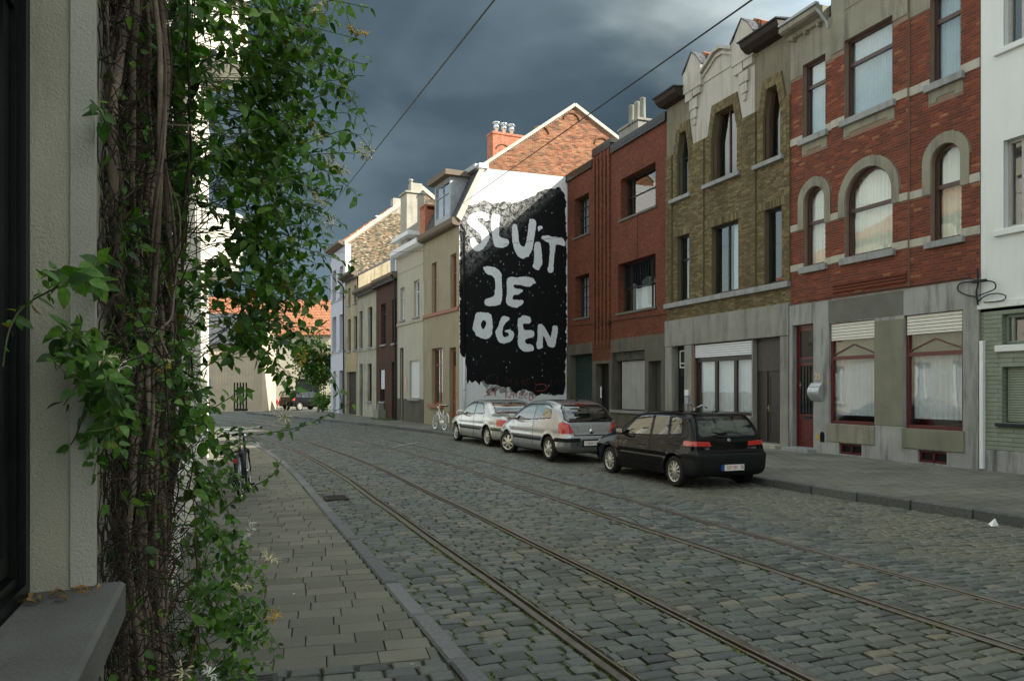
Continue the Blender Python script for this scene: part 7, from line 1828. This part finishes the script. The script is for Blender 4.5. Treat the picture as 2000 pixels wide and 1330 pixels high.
bark = plaster('vine_bark', (0.25, 0.20, 0.155), .45, 14, .95, (0.05, 0.035, 0.025), .6, .8, 90, True)
bark_d = plaster('dark_vine_bark', (0.15, 0.115, 0.09), .4, 14, .95, (0.05, 0.035, 0.025), .6, .8, 90, True)
twig_m = plain('thin_twigs', (0.034, 0.026, 0.019), .9, var=.5, scale=5); green_twig = plain('green_shoot', (0.07, 0.10, 0.03), .7, var=.3); red_twig = plain('red_brown_shoot', (0.12, 0.05, 0.03), .8, var=.3)
vine = empty('honeysuckle_vine', (-.25, 4.0, PAV_L), 0, 'green honeysuckle vine with woody twisted stems and cream flowers on the left wall', 'vine')
V0 = Vector((-.25, 4.0, PAV_L))
def rel(p): return tuple(Vector(p)-V0)
def crom(P, sub=4):
    P = [Vector(p) for p in P]; o = []
    for k in range(len(P)-1):
        p0, p1, p2, p3 = P[max(k-1, 0)], P[k], P[k+1], P[min(k+2, len(P)-1)]
        for i in range(sub):
            t = i/sub; o.append(.5*((2*p1)+(p2-p0)*t+(2*p0-5*p1+4*p2-p3)*t*t+(-p0+3*p1-3*p2+p3)*t**3))
    o.append(P[-1]); return o
# woody stems, each its own part, wandering up the wall with younger ones wound round them
def stem_path(y0, x0, wander):
    P = []; y, x = y0, x0; vy = rv.gauss(0, .03)
    n = 22
    for i in range(n):
        z = -.02+4.6*i/(n-1)
        vy = vy*.55+rv.gauss(0, wander); y = min(max(y+vy, 2.92), 4.55); x = min(max(x+rv.gauss(0, .018), -.345), -.20)
        P.append((x, y, PAV_L+z))
    return P
for k in range(13):
    host = stem_path(rv.uniform(3.0, 4.4), rv.uniform(-.33, -.23), rv.uniform(.05, .10)); r0 = rv.choice((.009, .011, .013, .015, .018))
    C = crom(host, 4); rad = [r0*(1.1-.4*j/len(C))*(1+.14*math.sin(j*1.9)+rv.gauss(0, .05)) for j in range(len(C))]
    MB().tube([rel(p) for p in C], rad, 7).build('stem', bark, vine, smooth=True)
    for q in range(rv.choice((1, 2, 2))):
        r1 = rv.uniform(.004, .009); ph = rv.uniform(0, 6.28); tw_ = rv.choice((-1, 1))*rv.uniform(.22, .42); a0 = rv.randrange(0, len(C)//2)
        Q = [C[j]+Vector((math.cos(ph+tw_*j)*(r0+r1)*1.05, math.sin(ph+tw_*j)*(r0+r1)*rv.uniform(1.0, 1.7), 0)) for j in range(a0, len(C))]
        MB().tube([rel(p) for p in Q], [r1*(1-.4*j/len(Q)) for j in range(len(Q))], 6).build('stem', rv.choice((bark, bark, bark_d)), vine, smooth=True)
# looping thinner stems
for k in range(34):
    z = rv.uniform(.2, 3.6); y = rv.uniform(2.95, 4.8); x = rv.uniform(-.34, -.14); P = [(x, y, PAV_L+z)]
    d = Vector((rv.uniform(-.1, .15), rv.uniform(-.5, .5), rv.uniform(.3, 1))).normalized()
    for i in range(9):
        d = (d+Vector((rv.gauss(0, .25), rv.gauss(0, .45), rv.gauss(0, .35)))).normalized(); q = Vector(P[-1])+d*.13; q.x = min(max(q.x, -.355), -.12); q.y = max(q.y, 2.86); P.append(tuple(q))
    C = crom(P, 3); r_ = rv.uniform(.0025, .0065); MB().tube([rel(p) for p in C], [r_*(1-.85*(j/len(C))**2) for j in range(len(C))], 5).build('thin_stem', rv.choice((bark, bark, red_twig, twig_m)), vine, smooth=True)
# dead and bare twigs filling the bundle: nobody could count them
tw = MB()
for k in range(3800):
    y = rv.uniform(2.84, 4.9) if rv.random() < .5 else rv.uniform(2.80, 3.7); x = rv.uniform(-.374, -.26 if y > 3.4 else -.31)+max(0, y-3.6)*.12*rv.random()**3; z = rv.uniform(.05, 4.2)
    P = [Vector((x, y, PAV_L+z))]; d = Vector((rv.gauss(0, .35), rv.gauss(0, .8), rv.gauss(0, .9))).normalized()
    for i in range(5):
        d = (d+Vector((rv.gauss(0, .45), rv.gauss(0, .6), rv.gauss(0, .55)))).normalized(); q = P[-1]+d*rv.uniform(.03, .07); q.x = max(q.x, -.375); q.y = max(q.y, 2.80 if q.x > -.38 else 2.9); P.append(q)
    tw.tube([rel(p) for p in P], [rv.uniform(.0012, .0032)]*5+[.0008], 3, False)
# leaves: pairs along shoots
LEAVES = []        # (base, tip direction, normal, size, tone)
shoots = MB()
def shoot(P, r, s0, s1, start, dens=.055, bunch=1.0):
    C = crom(P, 5); shoots.tube([rel(p) for p in C], [r*(1-.7*i/len(C))+.0006 for i in range(len(C))], 4, False)
    L = [0.0]
    for a, b_ in zip(C[:-1], C[1:]): L.append(L[-1]+(b_-a).length)
    d = L[-1]*start; side_ = rv.uniform(0, 6.28)
    while d < L[-1]:
        k = max(j for j in range(len(L)) if L[j] <= d); k = min(k, len(C)-2); t = (d-L[k])/max(L[k+1]-L[k], 1e-6); p = C[k].lerp(C[k+1], t); ax = (C[k+1]-C[k]).normalized()
        f = d/L[-1]; sz = s0+(s1-s0)*f
        u = ax.orthogonal().normalized(); w = ax.cross(u); side_ += 1.57+rv.gauss(0, .3)
        for s_ in (0, math.pi):
            if rv.random() < .10: continue
            o_ = u*math.cos(side_+s_)+w*math.sin(side_+s_)
            tip = (o_*.8+ax*.35+Vector((rv.gauss(0, .25), rv.gauss(0, .25), -.30+rv.gauss(0, .25)))).normalized()
            nr = Vector((.35+rv.gauss(0, .4), -.45+rv.gauss(0, .4), .75+rv.gauss(0, .35)))
            nr = (nr-tip*nr.dot(tip)); nr = nr.normalized() if nr.length > .05 else tip.orthogonal().normalized()
            LEAVES.append((p+o_*.006, tip, nr, sz*rv.choice((.55, .75, .9, 1.0, 1.1, 1.3))))
        d += dens*rv.uniform(.7, 1.3)
for (kind, x, y, z) in CLUSTERS:
    c = Vector((x, y, z)); n = {'r': 7, 'l': 6, 'd': 6, 'u': 9}[kind]
    for i in range(n):
        if kind in 'rd': a = Vector((rv.uniform(-.30, -.05), min(y+rv.uniform(-.3, .4), 5.3), z+rv.uniform(-.25, .30)))
        else: a = Vector((max(-.36, min(-.18, x-.12)), max(2.84, y+rv.uniform(-.1, .35)), z+rv.uniform(-.2, .3)))
        if y < 2.7: a = Vector((-.33, 2.84, z+rv.uniform(-.1, .2)))
        sp = {'r': .20, 'l': .09, 'd': .13, 'u': .11}[kind]
        e_ = c+Vector((rv.gauss(0, sp*.55), rv.gauss(0, sp), rv.gauss(0, sp)))
        if y > 2.7:
            e_.x = max(e_.x, -.32); e_.y = max(e_.y, 2.85)
        m1 = a.lerp(e_, .45)+Vector((0, rv.gauss(0, .05), rv.gauss(.03, .05))); e2 = e_+Vector((rv.gauss(.03, .05), rv.gauss(-.02, .06), rv.gauss(-.06, .06)))
        if y > 2.7: e2.x = max(e2.x, -.33); e2.y = max(e2.y, 2.84)
        big = .072 if kind == 'l' else (.078 if kind == 'd' else .094)
        shoot([a, m1, e_, e2], .0026, big, big*.5, .45 if kind in 'rd' else .35, .05)
for i, P in enumerate(TENDRILS): shoot(P, .0030, .055, .028, .15, .055)
shoots.build('shoots', green_twig, vine)['kind'] = 'stuff'
tw.build('twigs', twig_m, vine)['kind'] = 'stuff'
def leaf_mesh(mb, rn, base, tip, nr, s, tone, var=0.0):
    w = tip.cross(nr); prof = ((0, 0), (.10, .34), (.30, .50), (.52, .47), (.76, .28), (1.0, 0))
    i = len(mb.v); fold = .18; curl = -.16+var
    for (t, hw) in prof:
        c = base+tip*(s*t*1.05)+nr*(s*curl*t*t)
        mb.v += [tuple(c-w*(hw*s*.62)+nr*(hw*s*fold)), tuple(c), tuple(c+w*(hw*s*.62)+nr*(hw*s*fold))]
    for k in range(len(prof)-1):
        a = i+3*k; mb.f += [(a, a+1, a+4, a+3), (a+1, a+2, a+5, a+4)]
    rn += [tone]*(2*(len(prof)-1))
def cam_size(l): return l[3]/max(.5, (l[0]-Vector((0, 0, 1.77))).length)
for k in range(900):       # old dark leaves inside the bundle
    p = Vector((rv.uniform(-.36, -.24), rv.uniform(2.84, 4.8), PAV_L+rv.uniform(.1, 4.1))); t_ = Vector((rv.gauss(.3, .6), rv.gauss(-.3, .7), rv.gauss(-.6, .5))).normalized(); n_ = t_.orthogonal().normalized(); n_.rotate(Matrix.Rotation(rv.uniform(0, 6.28), 3, t_))
    LEAVES.append((p, t_, n_, rv.uniform(.03, .05)))
LEAVES.sort(key=lambda l: -cam_size(l))
variants = []
for k in range(8):
    mb = MB(); rn = []; leaf_mesh(mb, rn, Vector((0, 0, 0)), Vector((0, 1, 0)), Vector((0, 0, 1)), 1.0, 0, rv.uniform(-.12, .12)); variants.append(mb.mesh('leaf', leaf_m, True))
for l in LEAVES[:290]:
    o = link('leaf', rv.choice(variants), vine)
    w = l[1].cross(l[2]); M_ = Matrix((w, l[1], l[2])).transposed().to_4x4()
    o.matrix_local = Matrix.Translation(l[0]-V0) @ M_ @ Matrix.Scale(l[3], 4)
mb = MB(); rn = []
for l in LEAVES[290:]: leaf_mesh(mb, rn, l[0]-V0, l[1], l[2], l[3], min(.999, max(0, rv.gauss(.52, .24))) if rv.random() > .03 else .97, rv.uniform(-.12, .12))
mb.r = rn; o = mb.build('leaves', leaf_m, vine, True); o['kind'] = 'stuff'
# flowers: a whorl of long curled tubes with stamens
fl_m = [plain('cream_flower', (0.72, 0.66, 0.42), .6, var=.15), plain('white_flower', (0.78, 0.77, 0.70), .6, var=.1), plain('yellow_flower', (0.62, 0.42, 0.08), .6, var=.2)]
fmesh = []
for k in range(6):
    mb = MB(); q = random.Random(k)
    for i in range(9):
        a = 6.28*i/9+q.gauss(0, .2); u = Vector((math.cos(a), math.sin(a), 0)); up = Vector((0, 0, 1)); L = q.uniform(.030, .048)
        P = [u*0, u*(L*.35)+up*(L*.5), u*(L*.75)+up*(L*.85), u*(L*1.1)+up*(L*.75), u*(L*1.25)+up*(L*.45)]
        mb.tube(P, [.0016, .0022, .0034, .0040, .0010], 5)
        for s_ in (-1, 1): mb.tube([u*(L*.75)+up*(L*.85), u*(L*1.25)+up*(L*1.0)+u.cross(up)*(s_*.006), u*(L*1.45)+up*(L*1.12)+u.cross(up)*(s_*.009)], .0006, 3)
    fmesh.append(mb)
for k, p in enumerate(FLOWERS):
    o = fmesh[k % 6].build('flower', fl_m[(0, 1, 0, 2, 0)[k % 5]], vine, True, tuple(Vector(p)+Vector((.02, -.03, 0))-V0)); o.rotation_euler = (rv.uniform(.2, 1.2), rv.uniform(-.5, .8), rv.uniform(0, 6)); o.scale = (.75 if p[1] < 3.6 else 1.05,)*3
# ------------------------------------------------------------------ tree and shrubs at the far corner
def crown(name, par, c, rad, n, s, mat, rs_):
    mb = MB(); rn = []; cl = []
    for k in range(26):
        d = Vector((rs_.gauss(0, 1), rs_.gauss(0, 1), rs_.gauss(0, 1))).normalized()*rs_.uniform(.35, 1.0); cl.append((Vector((d.x*rad[0], d.y*rad[1], d.z*rad[2])), rs_.uniform(.22, .42)))
    for k in range(n):
        cc, rr = rs_.choice(cl); p = Vector(c)+cc+Vector((rs_.gauss(0, 1)*rad[0]*rr*.6, rs_.gauss(0, 1)*rad[1]*rr*.6, rs_.gauss(0, 1)*rad[2]*rr*.5))
        tip = Vector((rs_.gauss(0, 1), rs_.gauss(0, 1), rs_.gauss(-.2, .7))).normalized(); nr = tip.orthogonal().normalized(); nr.rotate(Matrix.Rotation(rs_.uniform(0, 6.28), 3, tip)); w = tip.cross(nr)*s*.5; i = len(mb.v)
        mb.v += [tuple(p), tuple(p+tip*s*.5+w), tuple(p+tip*s), tuple(p+tip*s*.5-w)]; mb.f.append((i, i+1, i+2, i+3)); rn.append(min(.93, max(0, rs_.gauss(.35, .2))))
    mb.r = rn; return mb.build(name, mat, par)
rt = random.Random(9)
t = empty('tree', (7.1, 61.8, 0), 0, 'small dark leafy tree beside the lilac white house', 'tree')
MB().tube([(0, 0, -.1), (.03, .0, 1.2), (.0, .05, 2.4), (.1, 0, 4)], [.09, .075, .06, .03], 8).tube([(0, .03, 2.2), (-.5, .1, 3.2), (-.9, .1, 4.0)], [.05, .03, .015], 6).tube([(0, .03, 2.0), (.5, -.1, 3.0), (.8, -.2, 3.9)], [.05, .03, .015], 6).build('trunk', bark, t, True)
crown('crown', t, (-.2, 0, 3.9), (1.7, 1.6, 2.4), 4600, .20, leaf_m, rt)
for (x, y, z, r_, hh, lab) in ((6.9, 57.2, .1, .7, .8, 'low green shrub at the foot of the lilac white house'),):
    t = empty('shrub', (x, y, z), 0, lab, 'shrub'); crown('foliage', t, (0, 0, hh), (r_, r_, hh), 1300, .12, leaf_m, rt)
    mb = MB()
    for k in range(6): mb.tube([(0, 0, 0), (rt.gauss(0, .2), rt.gauss(0, .2), hh*.6), (rt.gauss(0, .4), rt.gauss(0, .4), hh*1.3)], [.02, .012, .005], 5)
    mb.build('stems', bark, t)
